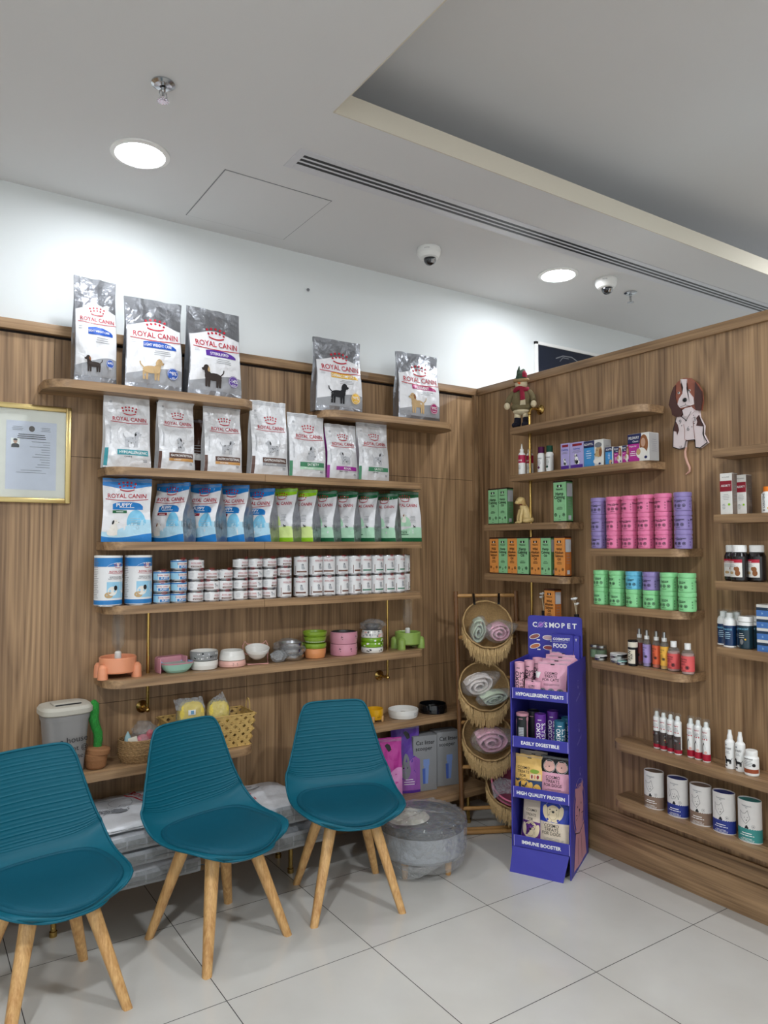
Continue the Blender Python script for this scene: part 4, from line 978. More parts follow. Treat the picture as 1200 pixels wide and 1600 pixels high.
# ------------------------------------------------------------ bowls and fountains on the long shelf
s5z = SHA['s5']; s6z = SHA['s6']
def pl(name, rgb, r=.32): return mat(name, rgb, r, var=.02, coat=.25)
PEACH = pl('peach_plastic', (226, 150, 112)); GREENP = pl('green_plastic', (142, 170, 84)); LILB = pl('lilac_blue', (152, 176, 222)); PINKB = pl('dusty_pink', (196, 136, 148)); MINT = pl('mint', (158, 204, 186))
CERW = pl('white_ceramic', (226, 224, 218), .22); GRYC = pl('grey_ceramic', (140, 142, 142), .4); OLIVE = pl('olive_green', (128, 158, 44)); ORG = pl('orange_shell', (224, 150, 96)); PNK = pl('pink_shell', (206, 142, 158)); PALEP = pl('pale_pink', (226, 176, 164))
def fountain(px, label, m_, y=.94, k=1.0):
    x = px_x(px, y, s5z+.04); t = thing('pet_bowl_fountain', label, 'pet bowl', (x, y, s5z+.0003))
    r = .079*k; m = M().lathe([(r*.96, .024), (r, .03), (r*1.02, .088), (r*.985, .092), (r*.93, .088), (r*.86, .040), (.001, .036)], m_, 44, cap=1)
    m.build('bowl', t, 45)
    for s in (-1, 1):
        for q in (-1, 1):
            M().lathe([(.001, .066), (.012, .064), (.021, .052), (.023, .03), (.0235, .0), (.020, .0), (.001, .001)], m_, 20, c=(s*r*.92, q*r*.48, 0), sx=.95, sy=1.05).build('foot', t, 50)
    h = .285
    bt = M().lathe([(.010, .112), (.012, .120), (.026, .145), (.028, .155), (.028, h-.035), (.022, h-.010), (.001, h-.004)], CLEAR, 28, cap=0).build('bottle', t)
    M().lathe([(.001, .075), (.013, .075), (.0145, .085), (.0145, .108), (.010, .114), (.001, .114)], CERW, 20).build('bottle_cap', bt)
fountain(184, 'peach bowl with clear water bottle, at the left end of the shelf', PEACH)
fountain(637, 'green bowl with clear water bottle, at the right end of the shelf', GREENP, .94, .92)
def bowl(name, r0, r1, h, m_, loc, label, parts=None, inner=None, seg=40, group=None, cat='pet bowl', band=None):
    t = thing(name, label, cat, loc, 0, group)
    th = .005; m = M().lathe([(.001, 0), (r0*.94, .0), (r0, .003), ((r0+r1)/2+.002, h*.5), (r1, h-.002), (r1-th*.5, h), (r1-th, h-.002), ((r0+r1)/2-th, h*.5), (r0*.8, .008), (.001, .007)], m_ if not inner else [m_]*5+[inner]*4, seg)
    if band: band(m, lambda u, v, d=0: Vector(((r0+(r1-r0)*v/h+.0005+d)*sin(u/r0), -(r0+(r1-r0)*v/h+.0005+d)*cos(u/r0), v)))
    m.build('bowl', t, 45); return t
def A5(px, y, z): return (px_x(px, y, z+.03), y, z)
# lilac bowl on pink frame
t = thing('tilted_cat_bowl', 'lilac and mint square bowl leaning in a pink stand', 'pet bowl', A5(269, .93, s5z+.0005), rad(8))
m = M().rbox((-.068, .028, 0), (.068, .034, .072), PINKB, .012, 3).rbox((-.068, -.02, 0), (-.062, .034, .068), PINKB, .002).rbox((.062, -.02, 0), (.068, .034, .068), PINKB, .002); m.build('stand', t)
m = M().lathe([(.001, 0), (.040, 0), (.052, .012), (.066, .040)], MINT, 48, sx=1.12, sy=.85, se=3, c=(.012, -.02, .001)).lathe([(.066, .040), (.068, .045), (.0655, .046), (.050, .018), (.001, .010)], [PINKB, PINKB, LILB, LILB], 48, sx=1.12, sy=.85, se=3, c=(.012, -.02, .001), cap=0); m.build('bowl', t, 50)
# grey patterned bowl on a white one
L = A5(318.5, .93, s5z+.0005); bowl('ceramic_bowl', .062, .066, .042, CERW, L, 'white ceramic bowl underneath a grey patterned bowl')
def gp(m, fn):
    rr = random.Random(2)
    for k in range(26): m.disc(fn, rr.uniform(-.09, .09), rr.uniform(.008, .036), rr.uniform(.002, .005), rr.choice([BLK, LGRY, WHT]), n=6)
    m.text(fn, 'MEOW', .03, .020, .016, BLK)
bowl('ceramic_bowl', .063, .065, .044, GRYC, (L[0], L[1], L[2]+.0425), 'grey patterned ceramic bowl stacked on a white bowl', band=gp, inner=CERW)
L = A5(362.5, .93, s5z+.0005)
def cat_line(m, fn): m.stroke(fn, [(-.02, .008), (-.02, .020), (-.014, .015), (-.004, .015), (.002, .020), (.002, .008)], .0015, BLK).stroke(fn, [(.02, .012), (.05, .010)], .0015, BLK).disc(fn, .055, .016, .003, BLK, n=8)
bowl('ceramic_bowl', .066, .064, .030, PALEP, L, 'pale pink bowl with a cat drawing, under a white bowl', band=cat_line, inner=CERW)
bowl('ceramic_bowl', .064, .054, .046, CERW, (L[0], L[1], L[2]+.0305), 'flared white bowl stacked on the pale pink bowl')
# white bowl in pink wire stand with cat ears
t = thing('cat_ear_bowl', 'white bowl held in a pink wire stand with cat ears', 'pet bowl', A5(401, .93, s5z+.0005), rad(-15))
PW = pl('pink_wire', (214, 156, 150)); m = M()
m.tube([(-.062, .045, .004), (-.062, .045, .085), (-.052, .045, .104), (-.040, .045, .090), (.040, .045, .090), (.052, .045, .104), (.062, .045, .085), (.062, .045, .004)], .0026, PW, 8)
m.tube([(-.062, .045, .003), (-.050, -.045, .003), (.050, -.045, .003), (.062, .045, .003)], .0026, PW, 8).tube([(-.062, .045, .055)]+[(.058*cos(a), .002-.05*sin(a)+.03*0, .050) for a in [pi-pi*k/14 for k in range(15)]]+[(.062, .045, .055)], .0026, PW, 8); m.build('wire_stand', t)
M().lathe([(.001, 0), (.022, 0), (.040, .014), (.057, .040), (.060, .055), (.057, .056), (.052, .040), (.03, .012), (.001, .009)], CERW, 44, mt=Matrix.Translation((0, -.008, .026)) @ Matrix.Rotation(rad(14), 4, 'X')).build('bowl', t, 50)
# steel bowls in film
L = A5(455, .93, s5z+.0005); g = 'steel bowls in plastic'
for k in range(3):
    bowl('steel_bowl', .058, .066, .030, STEEL, (L[0], L[1], L[2]+k*.0305), f'steel bowl in plastic film, {["lowest", "middle", "topmost"][k]} of its stack of three')
def crumple(name, label, loc, sx, sy, sz, seed, m_=FILM, cat='plastic bag', amp=.25, rz=0):
    def f(u, v):
        a = 2*pi*u; b = pi*v; n_ = noise.noise(Vector((cos(a)*2.5*sin(b), sin(a)*2.5*sin(b), cos(b)*2.5+seed)))+.5*noise.noise(Vector((cos(a)*6*sin(b), sin(a)*6*sin(b), cos(b)*6+seed)))
        k = 1+amp*n_; return (sin(b)**.75*cos(a)*sx*k, sin(b)**.75*sin(a)*sy*k, sz-cos(b)*sz*(1+.3*amp*n_*(v > .4)))
    o = M().grid(f, 44, 22, m_, cu=True).build(name, None, 50); o.location = loc; o.rotation_euler = (0, 0, rz); return tag(o, label, cat)
crumple('plastic_wrap', 'crumpled clear film around the three steel bowls', (L[0]-.012, L[1], L[2]+.001), .080, .075, .054, 3)
crumple('plastic_wrap', 'loose crumpled film tail left of the steel bowls', (L[0]-.088, L[1]-.035, L[2]+.0005), .040, .03, .030, 7, FILM2)
# green dotted stack over orange
L = A5(492, .93, s5z+.0005)
bowl('pet_bowl', .052, .058, .050, ORG, L, 'orange bowl with steel lining at the bottom of the dotted stack', inner=STEEL)
o = M().lathe([(.058, 0), (.056, .008)], STEEL, 40, c=(0, 0, 0), cap=0)
bowl('pet_bowl', .058, .060, .026, OLIVE, (L[0], L[1], L[2]+.0505), 'plain olive green bowl under the dotted bowl')
def dots(m, fn):
    for k in range(-9, 10):
        for j in range(2): m.disc(fn, (k+.5*j)*.0095, .009+j*.010, .0026, WHT, n=8)
bowl('pet_bowl', .050, .060, .034, OLIVE, (L[0], L[1], L[2]+.077), 'olive green bowl with white dots near the stack top', band=dots)
bowl('pet_bowl', .058, .064, .026, OLIVE, (L[0], L[1], L[2]+.1115), 'plain olive green bowl, topmost of the dotted stack')
# pink tins with paw prints
def paw(m, fn, u, v, s, c=BLK, rot=0):
    m.disc(fn, u, v, .5*s, c, .42*s, d=.0012, n=12)
    for k, a in enumerate((-60, -20, 20, 60)): m.disc(fn, u+.75*s*sin(rad(a)+rot), v+.75*s*cos(rad(a)+rot), .2*s, c, .27*s, d=.0012, n=8)
L = A5(537, .93, s5z+.0005)
def pawb(us):
    def f(m, fn):
        for u in us: paw(m, fn, u, .032, .011, rot=1.2)
    return f
bowl('pet_bowl', .071, .072, .062, PNK, L, 'pink bowl with paw prints, lower of the two', band=pawb((.0, .045, -.06)), inner=STEEL, seg=52)
bowl('pet_bowl', .072, .073, .062, PNK, (L[0], L[1], L[2]+.0625), 'pink bowl with paw prints and steel lining, upper of the two', band=pawb((.035, -.05, .09)), inner=STEEL, seg=52)
# pattern stack
L = A5(581.5, .925, s5z+.0005)
def blob(cs, n=14, sd=1, v0=.006, v1=.03):
    def f(m, fn):
        r_ = random.Random(sd)
        for k in range(n): m.disc(fn, r_.uniform(-.1, .1), r_.uniform(v0, v1), r_.uniform(.003, .008), r_.choice(cs), r_.uniform(.003, .006), n=8, d=.001+.0001*k)
    return f
LG2 = pl('leaf_green', (120, 168, 30))
bowl('pet_bowl', .060, .060, .030, CERW, L, 'white bowl with black bow ties, lowest of the patterned stack', band=blob([BLK], 9, 4, .01, .02), inner=STEEL)
bowl('pet_bowl', .061, .060, .028, LG2, (L[0], L[1], L[2]+.0305), 'leaf green dog print bowl, second from the stack bottom', band=blob([WHT, WHT, BLK], 10, 5, .006, .022), inner=STEEL)
bowl('pet_bowl', .061, .060, .022, LG2, (L[0], L[1], L[2]+.059), 'leaf green dog print bowl, third from the stack bottom', band=blob([WHT, OLIVE], 9, 6, .006, .018), inner=STEEL)
bowl('pet_bowl', .062, .054, .040, CERW, (L[0], L[1], L[2]+.0815), 'flared white bowl with grey and pink print on the patterned stack', band=blob([LGRY, PALEP, GRY], 34, 8, .004, .036), inner=STEEL)
bowl('steel_bowl', .030, .048, .030, STEEL, (L[0], L[1], L[2]+.122), 'small steel bowl in film, topmost of the patterned stack')
crumple('plastic_wrap', 'crinkled clear film over the topmost steel bowl', (L[0]+.005, L[1], L[2]+.118), .066, .055, .030, 5, FILM, amp=.4)

# ------------------------------------------------------------ low left shelf
GB = mat('greige_lid', (176, 172, 160), .45, var=.02); FROST = film_mat('frosted_plastic', (176, 174, 172), .55, .05, 3)
bx = px_x(101, .93, .75); t = thing('food_container', 'clear pet food container with greige flip lid', 'container', (bx, .935, s6z+.0005), rad(4)); H_ = .245
m = M().lathe([(.066, .003), (.070, .01), (.088, H_)], FROST, 56, sx=1.05, sy=.95, se=3.4, cap=1)
m.build('body', t, 50)
m = M().lathe([(.090, H_-.018), (.092, H_), (.092, H_+.010), (.090, H_+.010)], FROST, 56, sx=1.05, sy=.95, se=3.4, cap=0); m.build('collar', t, 50)
m = M().lathe([(.094, H_+.008), (.098, H_+.012), (.098, H_+.030), (.090, H_+.042), (.080, H_+.045), (.001, H_+.045)], GB, 56, sx=1.08, sy=.98, se=3.4); m.build('lid', t, 50)
m = M().rbox((-.055, -.045, H_+.044), (.060, .035, H_+.052), GB, .004).rbox((-.05, -.052, H_+.0445), (.055, -.044, H_+.050), BLACK, .002); m.build('flap', t)
fn = lambda u, v, d=0: Vector((u+.018, -(.068+.0165*v/H_*1.0)*1.0-.004-d, v))
m = M().text(fn, 'a house', .0, .150, .036, BLK, .115, rot=.06, bold=.0).text(fn, 'is not @', .006, .112, .032, BLK, .1, rot=.06, bold=.0).text(fn, 'home', .006, .078, .03, BLK, .09, rot=.06, bold=0); m.build('lettering', t, 0)
# dancing cactus
cx_ = px_x(151, .90, .68); t = thing('cactus_toy', 'green sequined cactus toy in a brown pot', 'toy', (cx_, .91, s6z+.0005)); POT = mat('terracotta_plush', (142, 98, 62), .8, var=.1, bump=.2, bscale=80)
m = M().lathe([(.001, 0), (.036, .001), (.042, .010), (.046, .04), (.046, .062), (.044, .066)], POT, 36); m.build('pot', t, 50)
m = M().lathe([(.046, .060), (.050, .064), (.051, .082), (.046, .088), (.02, .092), (.001, .094)], POT, 36, cap=1, mt=Matrix.Rotation(rad(6), 4, 'Y')); m.build('pot_rim', t, 50)
CGRN = mat('green_sequins', (46, 150, 58), .35, var=.5, vscale=240, bump=1., bscale=300)
m = M().tube([(.004, 0, .085), (.008, 0, .12), (.006, 0, .15), (-.004, 0, .18), (-.012, 0, .21), (-.014, 0, .24), (-.012, 0, .278), (-.012, 0, .294)], [.017, .019, .0195, .0195, .021, .024, .021, .007], CGRN, 18)
m.tube([(-.004, -.006, .165), (-.014, -.012, .185), (-.012, -.014, .215), (-.010, -.014, .224)], [.008, .0125, .012, .005], CGRN, 14); m.build('stem', t, 60)
M().ball((-.028, -.006, .252), (.010, .012, .014), WHITE, 8).build('eye', t)
# round seagrass basket with plastic wrapped toys
WEAVE = mat('seagrass_weave', (150, 118, 78), .85, var=.35, vscale=90, bump=.7, bscale=150)
rx_ = px_x(218, .93, .66); t = thing('round_basket', 'round woven seagrass basket with wrapped toys', 'basket', (rx_, .935, s6z+.0005))
m = M(); Rb = .080
for k in range(15):
    z = .004+k*.0066; R_ = Rb*(.86+.14*min(1, k/5))+ (.001 if k % 2 else 0)
    m.tube([((R_+.0022*sin(j*2.1+k*1.6))*cos(2*pi*j/72)*1.12, (R_+.0022*sin(j*2.1+k*1.6))*sin(2*pi*j/72), z) for j in range(72)], .0043, WEAVE, 6, closed=True)
m.build('woven_side', t, 60); M().lathe([(.001, .002), (Rb*.88, .002), (Rb*.88, .005), (.001, .005)], WEAVE, 36, sx=1.12).build('base', t)
o = crumple('wrapped_toy', 'pink toys in crinkled clear plastic, in the round basket', (rx_+.02, .935, s6z+.045), .055, .05, .062, 12, FILM, 'toy', .35)
M().ball((-.01, -.02, .05), (.030, .02, .020), mat('pink_toy', (214, 130, 140), .7), 8).ball((.022, -.022, .062), (.018, .015, .026), mat('red_toy', (204, 70, 86), .6), 8).build('toy_inside', o)
o = M().tube([(0, 0, .06), (0, 0, .10), (.0, 0, .125)], [.016, .014, .002], mat('pale_blue_plush', (150, 180, 184), .9, bump=.3), 12).build('plush_toy'); o.location = (rx_-.055, .92, s6z+.01); tag(o, 'pale blue plush toy sticking up at the left of the round basket', 'toy')
o = M().rbox((-.02, -.003, .0), (.02, .003, .10), mat('cream_card', (214, 206, 188), .8), .001).build('toy_card'); o.location = (rx_-.022, .895, s6z+.012); o.rotation_euler = (rad(-6), rad(-10), 0); tag(o, 'cream toy card behind the plastic in the round basket', 'card')
# yellow wicker basket
RAT = mat('yellow_rattan', (196, 162, 96), .6, var=.25, vscale=80, bump=.3, bscale=120)
wxL, wxR = px_x(262, .87, .74), px_x(398, .87, .74); wcx = (wxL+wxR)/2; wt = (wxR-wxL)/2-.004; wb_ = wt-.022; hb = .155; yT, yB = .088, .072
t = thing('rattan_basket', 'rectangular yellow rattan basket with wrapped toys', 'basket', (wcx, .945, s6z+.0005))
def wside(fr, to, n):       # diamond weave between bottom and top edge lines
    (a0, b0), (a1, b1) = fr, to; m_ = M()
    for k in range(n):
        for dx in (-1, 1):
            pts = []
            for j in range(9):
                v = j/8; u = (k+.5)/n+dx*.5/n*(abs((v*4) % 2-1)*2-1); u = max(0, min(1, u)); p = Vector(a0).lerp(a1, u); q = Vector(b0).lerp(b1, u); pp = p.lerp(q, v); pts.append(pp)
            for p, q in zip(pts[:-1], pts[1:]):
                wv = (Vector(a1)-Vector(a0)).normalized()*.0125; nn = wv.cross(q-p).normalized()*(.0012 if dx > 0 else -.0008)
                m_.add([p-wv+nn, p+wv+nn, q+wv+nn, q-wv+nn], [(0, 1, 2, 3)], RAT)
    for j in range(5):
        v = j/4; p = Vector(a0).lerp(b0, v); q = Vector(a1).lerp(b1, v); m_.tube([p, p.lerp(q, .5)+Vector((0, 0, .001)), q], .0034 if j in (0, 4) else .0022, RAT, 7)
    return m_
B_ = [(-wb_, -yB, .003), (wb_, -yB, .003), (wb_, yB, .003), (-wb_, yB, .003)]; T_ = [(-wt, -yT, hb), (wt, -yT, hb), (wt, yT, hb), (-wt, yT, hb)]
for i, (nm, n) in enumerate((('front_side', 9), ('right_side', 5), ('rear_side', 9), ('left_side', 5))): wside((B_[i], T_[i]), (B_[(i+1) % 4], T_[(i+1) % 4]), n).build(nm, t, 0)
M().box((-wb_, -yB, .001), (wb_, yB, .004), RAT).build('base', t, 0)
M().tube([(wt, .025*cos(a)+.0, hb+.055*sin(a)) for a in [pi*k/14 for k in range(15)]], .003, RAT, 8).build('handle', t)
YPL = mat('yellow_plush', (236, 212, 96), .9, bump=.5, bscale=60, var=.12)
for k, (dx, sx, lab, hgt) in enumerate(((-.080, .062, 'yellow plush toy in film with barcode sticker, left in the rattan basket', .056), (.050, .052, 'yellow plush toy in a tied clear bag, right in the rattan basket', .048))):
    t = thing('wrapped_plush', lab, 'toy', (wcx+dx, .945-.01*k, s6z+.098), rad(-6), 'yellow toys in the rattan basket')
    M().grid(lambda u, v: ((sx*math.copysign(abs(cos(2*pi*u))**.6, cos(2*pi*u))*sin(pi*v)**.6), .040*math.copysign(abs(sin(2*pi*u))**.6, sin(2*pi*u))*sin(pi*v)**.6, .062-hgt*1.3*math.copysign(abs(cos(pi*v))**.7, cos(pi*v))+.004*noise.noise(Vector((u*9, v*9, k)))), 32, 16, YPL, cu=True).build('plush', t, 60)
    if k == 0:
        M().rbox((-.022, -.046, .076), (.012, -.0445, .100), WHITE, .0006).box((-.010, -.0468, .080), (.004, -.046, .096), mat('barcode_blue', (110, 160, 196), .5)).build('price_sticker', t)
        fnl = flat((0, -.0475, 0)); M().band(fnl, -.02, .03, lambda u: .046+.2*u, lambda u: .058+.2*u, WHT, 4, 1).text(fnl, 'TYMANDO', .004, .053, .010, BLK, .044, rot=.2, d=.0006).build('name_sticker', t, 0)
        M().grid(lambda u, v: (-.075+.135*u-.01*v, -.03+.006*noise.noise(Vector((u*9, v*7, 3)))+.02*v, .10+.050*v+.006*noise.noise(Vector((u*6, v*6, 1)))), 30, 8, FILM2).build('bag_flap', t, 60)
    else:
        M().grid(lambda u, v: (-.05+.10*u*(1-.45*v)+.012*v, -.02+.012*noise.noise(Vector((u*9, v*7, 3))), .09+.075*v*(.6+.4*u)+.006*noise.noise(Vector((u*6, v*6, 1)))), 26, 10, FILM2).build('bag_flap', t, 60)
    M().grid(lambda u, v: (1.14*sx*cos(2*pi*u)*sin(pi*v)**.6, .046*sin(2*pi*u)*sin(pi*v)**.6*(1+.1*noise.noise(Vector((u*12, v*8, 5)))), .062-hgt*1.5*cos(pi*v)), 36, 16, FILM, cu=True).build('plastic_bag', t, 60)

# ------------------------------------------------------------ low right shelf
L = A5(585, .93, s6z+.0005)
t = bowl('pet_bowl', .044, .050, .058, pl('yellow_bowl', (224, 168, 20)), (L[0], L[1], L[2]+.012), 'small yellow bowl on wooden feet', inner=pl('yellow_in', (224, 168, 20)))
fnb = cyl(.0475); M().text(fnb, 'HAPPY', .0, .018, .007, BLK).disc(fnb, 0, .028, .003, BLK).build('print', t, 0)
for a in (-50, 50, 130, 230): M().rbox((-.008, -.006, -.012), (.008, .006, .022), BEECH, .003, mt=Matrix.Rotation(rad(a-90), 4, 'Z') @ Matrix.Translation((0, -.047, 0))).build('foot', t)
L = A5(630, .925, s6z+.0005)
def slow(m, fn): m.text(fn, 'SLOWLY', .052, .024, .027, GRY, .075, bold=-.01)
t = bowl('slow_feeder', .080, .086, .046, CERW, L, 'white slow feeder bowl lettered in grey', band=slow)
m = M()
for k in range(6): m.lathe([(.001, .022), (.010, .020), (.016, .008), (.017, .006)], CERW, 16, c=(.045*cos(k*pi/3), .045*sin(k*pi/3), 0), sx=1.2)
m.lathe([(.001, .03), (.012, .028), (.018, .008)], CERW, 20); m.build('maze_ridges', t, 60)
L = A5(676, .93, s6z+.0005)
t = bowl('pet_bowl', .084, .080, .050, pl('black_bowl', (12, 12, 14), .12), L, 'glossy black bowl beside the white slow feeder', inner=pl('black_in', (10, 10, 12), .15))

# ------------------------------------------------------------ on the bench
bz = BZ+.0006
def pouch2(loc, rz, W, H, D, seed, col, label, col2):
    fa = foil('film_'+label[:6].strip(), col, .35, .05, .4, 8); m, fn, sl, F = bag_body(W, H, D, seed, fa, fa, fa, pinch=.3)
    m.band(fn, -.3*W, .5*W, lambda u: .04*H, lambda u: .42*H+.12*H*sin(u/W*4), foil('film2_'+label[:6].strip(), col2, .4, .05, .4, 8), 12, 8, .001)
    m.disc(fn, -.02*W, .34*H, .17*W, GRY, .13*H, d=.002).disc(fn, -.06*W, .50*H, .05*W, GRY, .09*H, d=.002, rot=-.3).disc(fn, .06*W, .50*H, .045*W, GRY, .08*H, d=.002, rot=.2).disc(fn, -.10*W, .38*H, .025*W, BLK, d=.0026).disc(fn, .04*W, .38*H, .02*W, BLK, d=.0026)
    m.greek(fn, .1*W, .20*H, .4*W, 3, .035*H, .010*H, WHT, .002)
    m.disc(fn, .10*W, .86*H, .035*W, BLACK, .045*H, d=.0016, rot=.5); m.stroke(fn, [(-.02*W, .90*H), (.12*W, .80*H)], .02, BLACK, .002)
    t = thing('litter_bag', label, 'bag', loc, rz); m.build('pouch', t, 60); sl.build('top_seal', t, 60); return t
pxp = lambda px, y: px_x(px, y, .4)
pouch2((pxp(606, .83), .845, bz), rad(-20), .17, .335, .06, 71, (176, 52, 140), 'magenta cat litter pouch behind the right teal chair', (210, 140, 190))
pouch2((pxp(635, .90), .915, bz), rad(-22), .165, .368, .07, 72, (92, 48, 140), 'purple pouch with a rabbit picture beside the scooper boxes', (150, 90, 170))
GRC = mat('grey_card', (138, 139, 140), .6); SCB = mat('scoop_blue', (70, 96, 170), .5); SCL = mat('scoop_light', (120, 144, 196), .5)
def scooper(label):
    t = thing('scooper_box', label, 'box', group='cat litter scooper boxes'); m = M().rbox((-.073, -.05, 0), (.073, .05, .305), GRC, .002); fn = flat((0, -.0502, 0))
    m.text(fn, 'Cat litter', .0, .268, .031, BLK, .13, d=.0006).text(fn, 'scooper', -.008, .236, .031, BLK, .12, d=.0006)
    m.band(fn, -.012, .026, .14, .175, SCL, 1, 1, .0006); m.band(fn, -.008, .022, .115, .14, SCL, 1, 1, .0006); m.poly(fn, [(-.018, .125), (.0, .125), (.0, .04), (-.014, .04)], SCB, .0008).poly(fn, [(.0, .125), (.022, .125), (.016, .04), (.0, .04)], SCL, .0008)
    m.build('carton', t); m = M().box((-.07, .0, .3052), (.07, .001, .3056), GRY); m.build('lid_seam', t); return t
sc = Pool(scooper('x')); xs1 = px_x(666, .86, .4); xs2 = px_x(703, .86, .4)
sc.put((xs1, .905, bz), rad(-12), 'grey cat litter scooper box beside the purple pouch'); sc.put((xs1+.166, .905, bz), rad(-12), 'grey cat litter scooper box partly hidden by the ladder')
# stacked big food bags lying on the bench
SLW = foil('slab_white', (206, 207, 210), .4, .15, .5, 7); SLG = foil('slab_grey', (150, 153, 156), .5, .1, .6, 8); STONE = mat('stone_print', (128, 130, 130), .8, var=.3, vscale=60); JOINT = mat('joint_print', (204, 205, 205), .7)
def slab(x0, x1, y0, y1, z0, h, seed, top, side, label, droop=0., art=None, rz=0):
    t = thing('large_food_bag', label, 'pet food bag', ((x0+x1)/2, (y0+y1)/2, z0), rz, 'large food bags lying on the bench'); W, D = x1-x0, y1-y0
    ax_ = lambda p: math.copysign(abs(p)**.5, p)
    def S(u, v, d=0., low=False):            # u,v -1..1 over the footprint, pillow section
        e = max(0., (1-abs(u)**5))**.5*max(0., (1-abs(v)**7))**.5
        n_ = .010*noise.noise(Vector((u*2.2, v*2.2, seed)))+.005*noise.noise(Vector((u*6, v*6, seed)))+.004*abs(noise.noise(Vector((u*11, v*7, seed+4))))
        dz = -droop*max(0, -v-.45)**2*1.2 if droop else 0
        z = (h*.5+(h*.5+n_)*e+d)+dz if not low else h*.5-h*.5*e+dz*.9
        return Vector((u*W/2, v*D/2, z))
    m = M().grid(lambda a, b: S(-1+2*a, -1+2*b), 40, 30, top).grid(lambda a, b: S(1-2*a, -1+2*b, 0, True), 30, 20, side)
    if art: art(m, lambda x, y, d=0.: S(max(-1, min(1, 2*x/W)), max(-1, min(1, 2*y/D)), d), W, D)
    # printed front face: stone blocks
    def FR(x, z, d=0.):
        p = S(max(-1, min(1, 2*x/W)), -1, 0); return Vector((p.x, -D/2-d-.012*sin(pi*max(0, min(1, z/h)))+.004*noise.noise(Vector((x*14, z*20, seed))), z+ (S(0, -1).z-h*.5)))
    m.grid(lambda a, b: FR(-W/2*.985+W*.985*a, .006+(h-.012)*b), 40, 8, side)
    r_ = random.Random(seed)
    k = -W/2*.94
    while k < W/2*.9:
        ww = r_.uniform(.06, .09); m.band(FR, k, min(k+ww, W/2*.94), .018, h-.02, STONE, 5, 4, .0012); k += ww+.007
    m.build('sack', t, 60)
    f = M().grid(lambda a, b: Vector((-W/2*(1.0+.05*b)+W*(1+.05*b*2)*a*1.0, -D/2*1.0-.016*b, h*.5+ (S(0, -1).z-h*.5)+.003*sin(a*30)-.004*b)), 40, 2, side); f.build('seam', t, 60); return t
def top_art(m, fn, W, D):
    # rotated brand print, red stripe and a spotted dog drawing
    R2 = lambda u, v, d=0.: fn(.085*W*0+v, -u, d)
    g = lambda u, v, d=0.: fn(.22*W+u*.45+v*.9, .02*D+u*-.9+v*.45, d)
    m.text(g, 'ROYAL CANIN', .0, .045, .052, RED, .27, d=.004).band(g, -.14, .14, .006, .014, RED, 14, 1, .003)
    crown(m, g, .04, .085, .10)
    r_ = random.Random(4)
    for k in range(150):
        a, b = r_.gauss(0, .34), r_.gauss(0, .3)
        if abs(a) < 1 and abs(b) < 1: m.stroke(fn, [(-.12*W+a*.13, -.08*D+b*.06), (-.12*W+a*.13+r_.uniform(-.015, .015), -.08*D+b*.06+r_.uniform(-.01, .01))], .003, r_.choice([BLK, GRY, GRY]), .003)
    m.disc(fn, .0*W, -.12*D, .035, GRY, .022, d=.0035); m.ring(fn, .05*W, .12*D, .05, .002, GRY, d=.003)
    m.greek(fn, -.2*W, .30*D, .3, 2, .02, .004, GRY, .003)
yA, yE = .60, 1.035
slab(-1.05, -.475, yA+.02, yE-.01, BZ+.001, .070, 81, SLW, SLG, 'silver food sack at the bottom of the left stack', .05)
slab(-1.06, -.485, yA+.01, yE-.02, BZ+.072, .068, 82, SLW, SLG, 'silver food sack in the middle of the left stack')
slab(-1.05, -.500, yA, yE-.01, BZ+.142, .068, 83, SLW, SLG, 'silver food sack under the white one in the left stack')
slab(-1.05, -.505, yA+.03, yE, BZ+.212, .035, 84, SLW, SLW, 'white food sack with dalmatian drawing, topmost of the left stack', art=top_art)
def art2(m, fn, W, D):
    g = lambda u, v, d=0.: fn(.02*W+u, .05*D+v, d)
    for k in range(3): m.disc(g, -.05+.03*k, .0, .009, RED, d=.003)
    m.text(g, 'ROYAL CANIN', -.08, -.05, .04, RED, .2, d=.003).greek(g, .0, .10, .2, 2, .03, .006, GRY, .003)
slab(-.455, .125, .61, 1.02, BZ+.001, .085, 85, SLG, SLG, 'silver food sack at the bottom of the stack between the right chairs', .06)
slab(-.440, .085, .625, 1.03, BZ+.088, .095, 86, SLW, SLG, 'crumpled white food sack on top between the right chairs', art=art2)
# ------------------------------------------------------------ partition products (fronts face -x)
RB = -pi/2
def YB(px, z, x=1.36): return px_y(px, x, z+.05)
def Bpos(px, key, x=1.36): z = SHB[key]; return (x, px_y(px, x, z+.05), z+.0005)
def wB(xl, xr, z, x=1.33): return abs(px_y(xl, x, z+.05)-px_y(xr, x, z+.05))
# snowman doll
dz = SHB['b1']; dy = px_y(812, 1.37, dz+.15); t = thing('snowman_doll', 'plush snowman doll in a green hat, red scarf and black boots', 'doll', (1.385, dy, dz+.0005), rad(-62)); t.scale = (.98, .98, 1.09)
PL = lambda n, c: mat(n, c, .95, var=.15, bump=.5, bscale=70)
CRM, CAMO, REDW, HATG, BOOT = PL('cream_felt', (206, 192, 160)), PL('brown_tweed', (112, 100, 70)), PL('red_knit', (140, 28, 52)), PL('green_felt', (62, 78, 62)), PL('navy_boot', (20, 20, 34))
S_ = Matrix.Scale(1.0, 4)
m = M().ball((0, 0, .155), (.058, .045, .060), CAMO, 14).ball((0, 0, .115), (.066, .050, .030), CAMO, 12); m.build('coat', t, 60)
m = M().ball((0, 0, .095), (.052, .042, .022), CRM, 12)
for s in (-1, 1): m.tube([(s*.024, 0, .09), (s*.026, -.002, .06)], [.020, .019], CRM, 12)
m.build('trousers', t, 60)
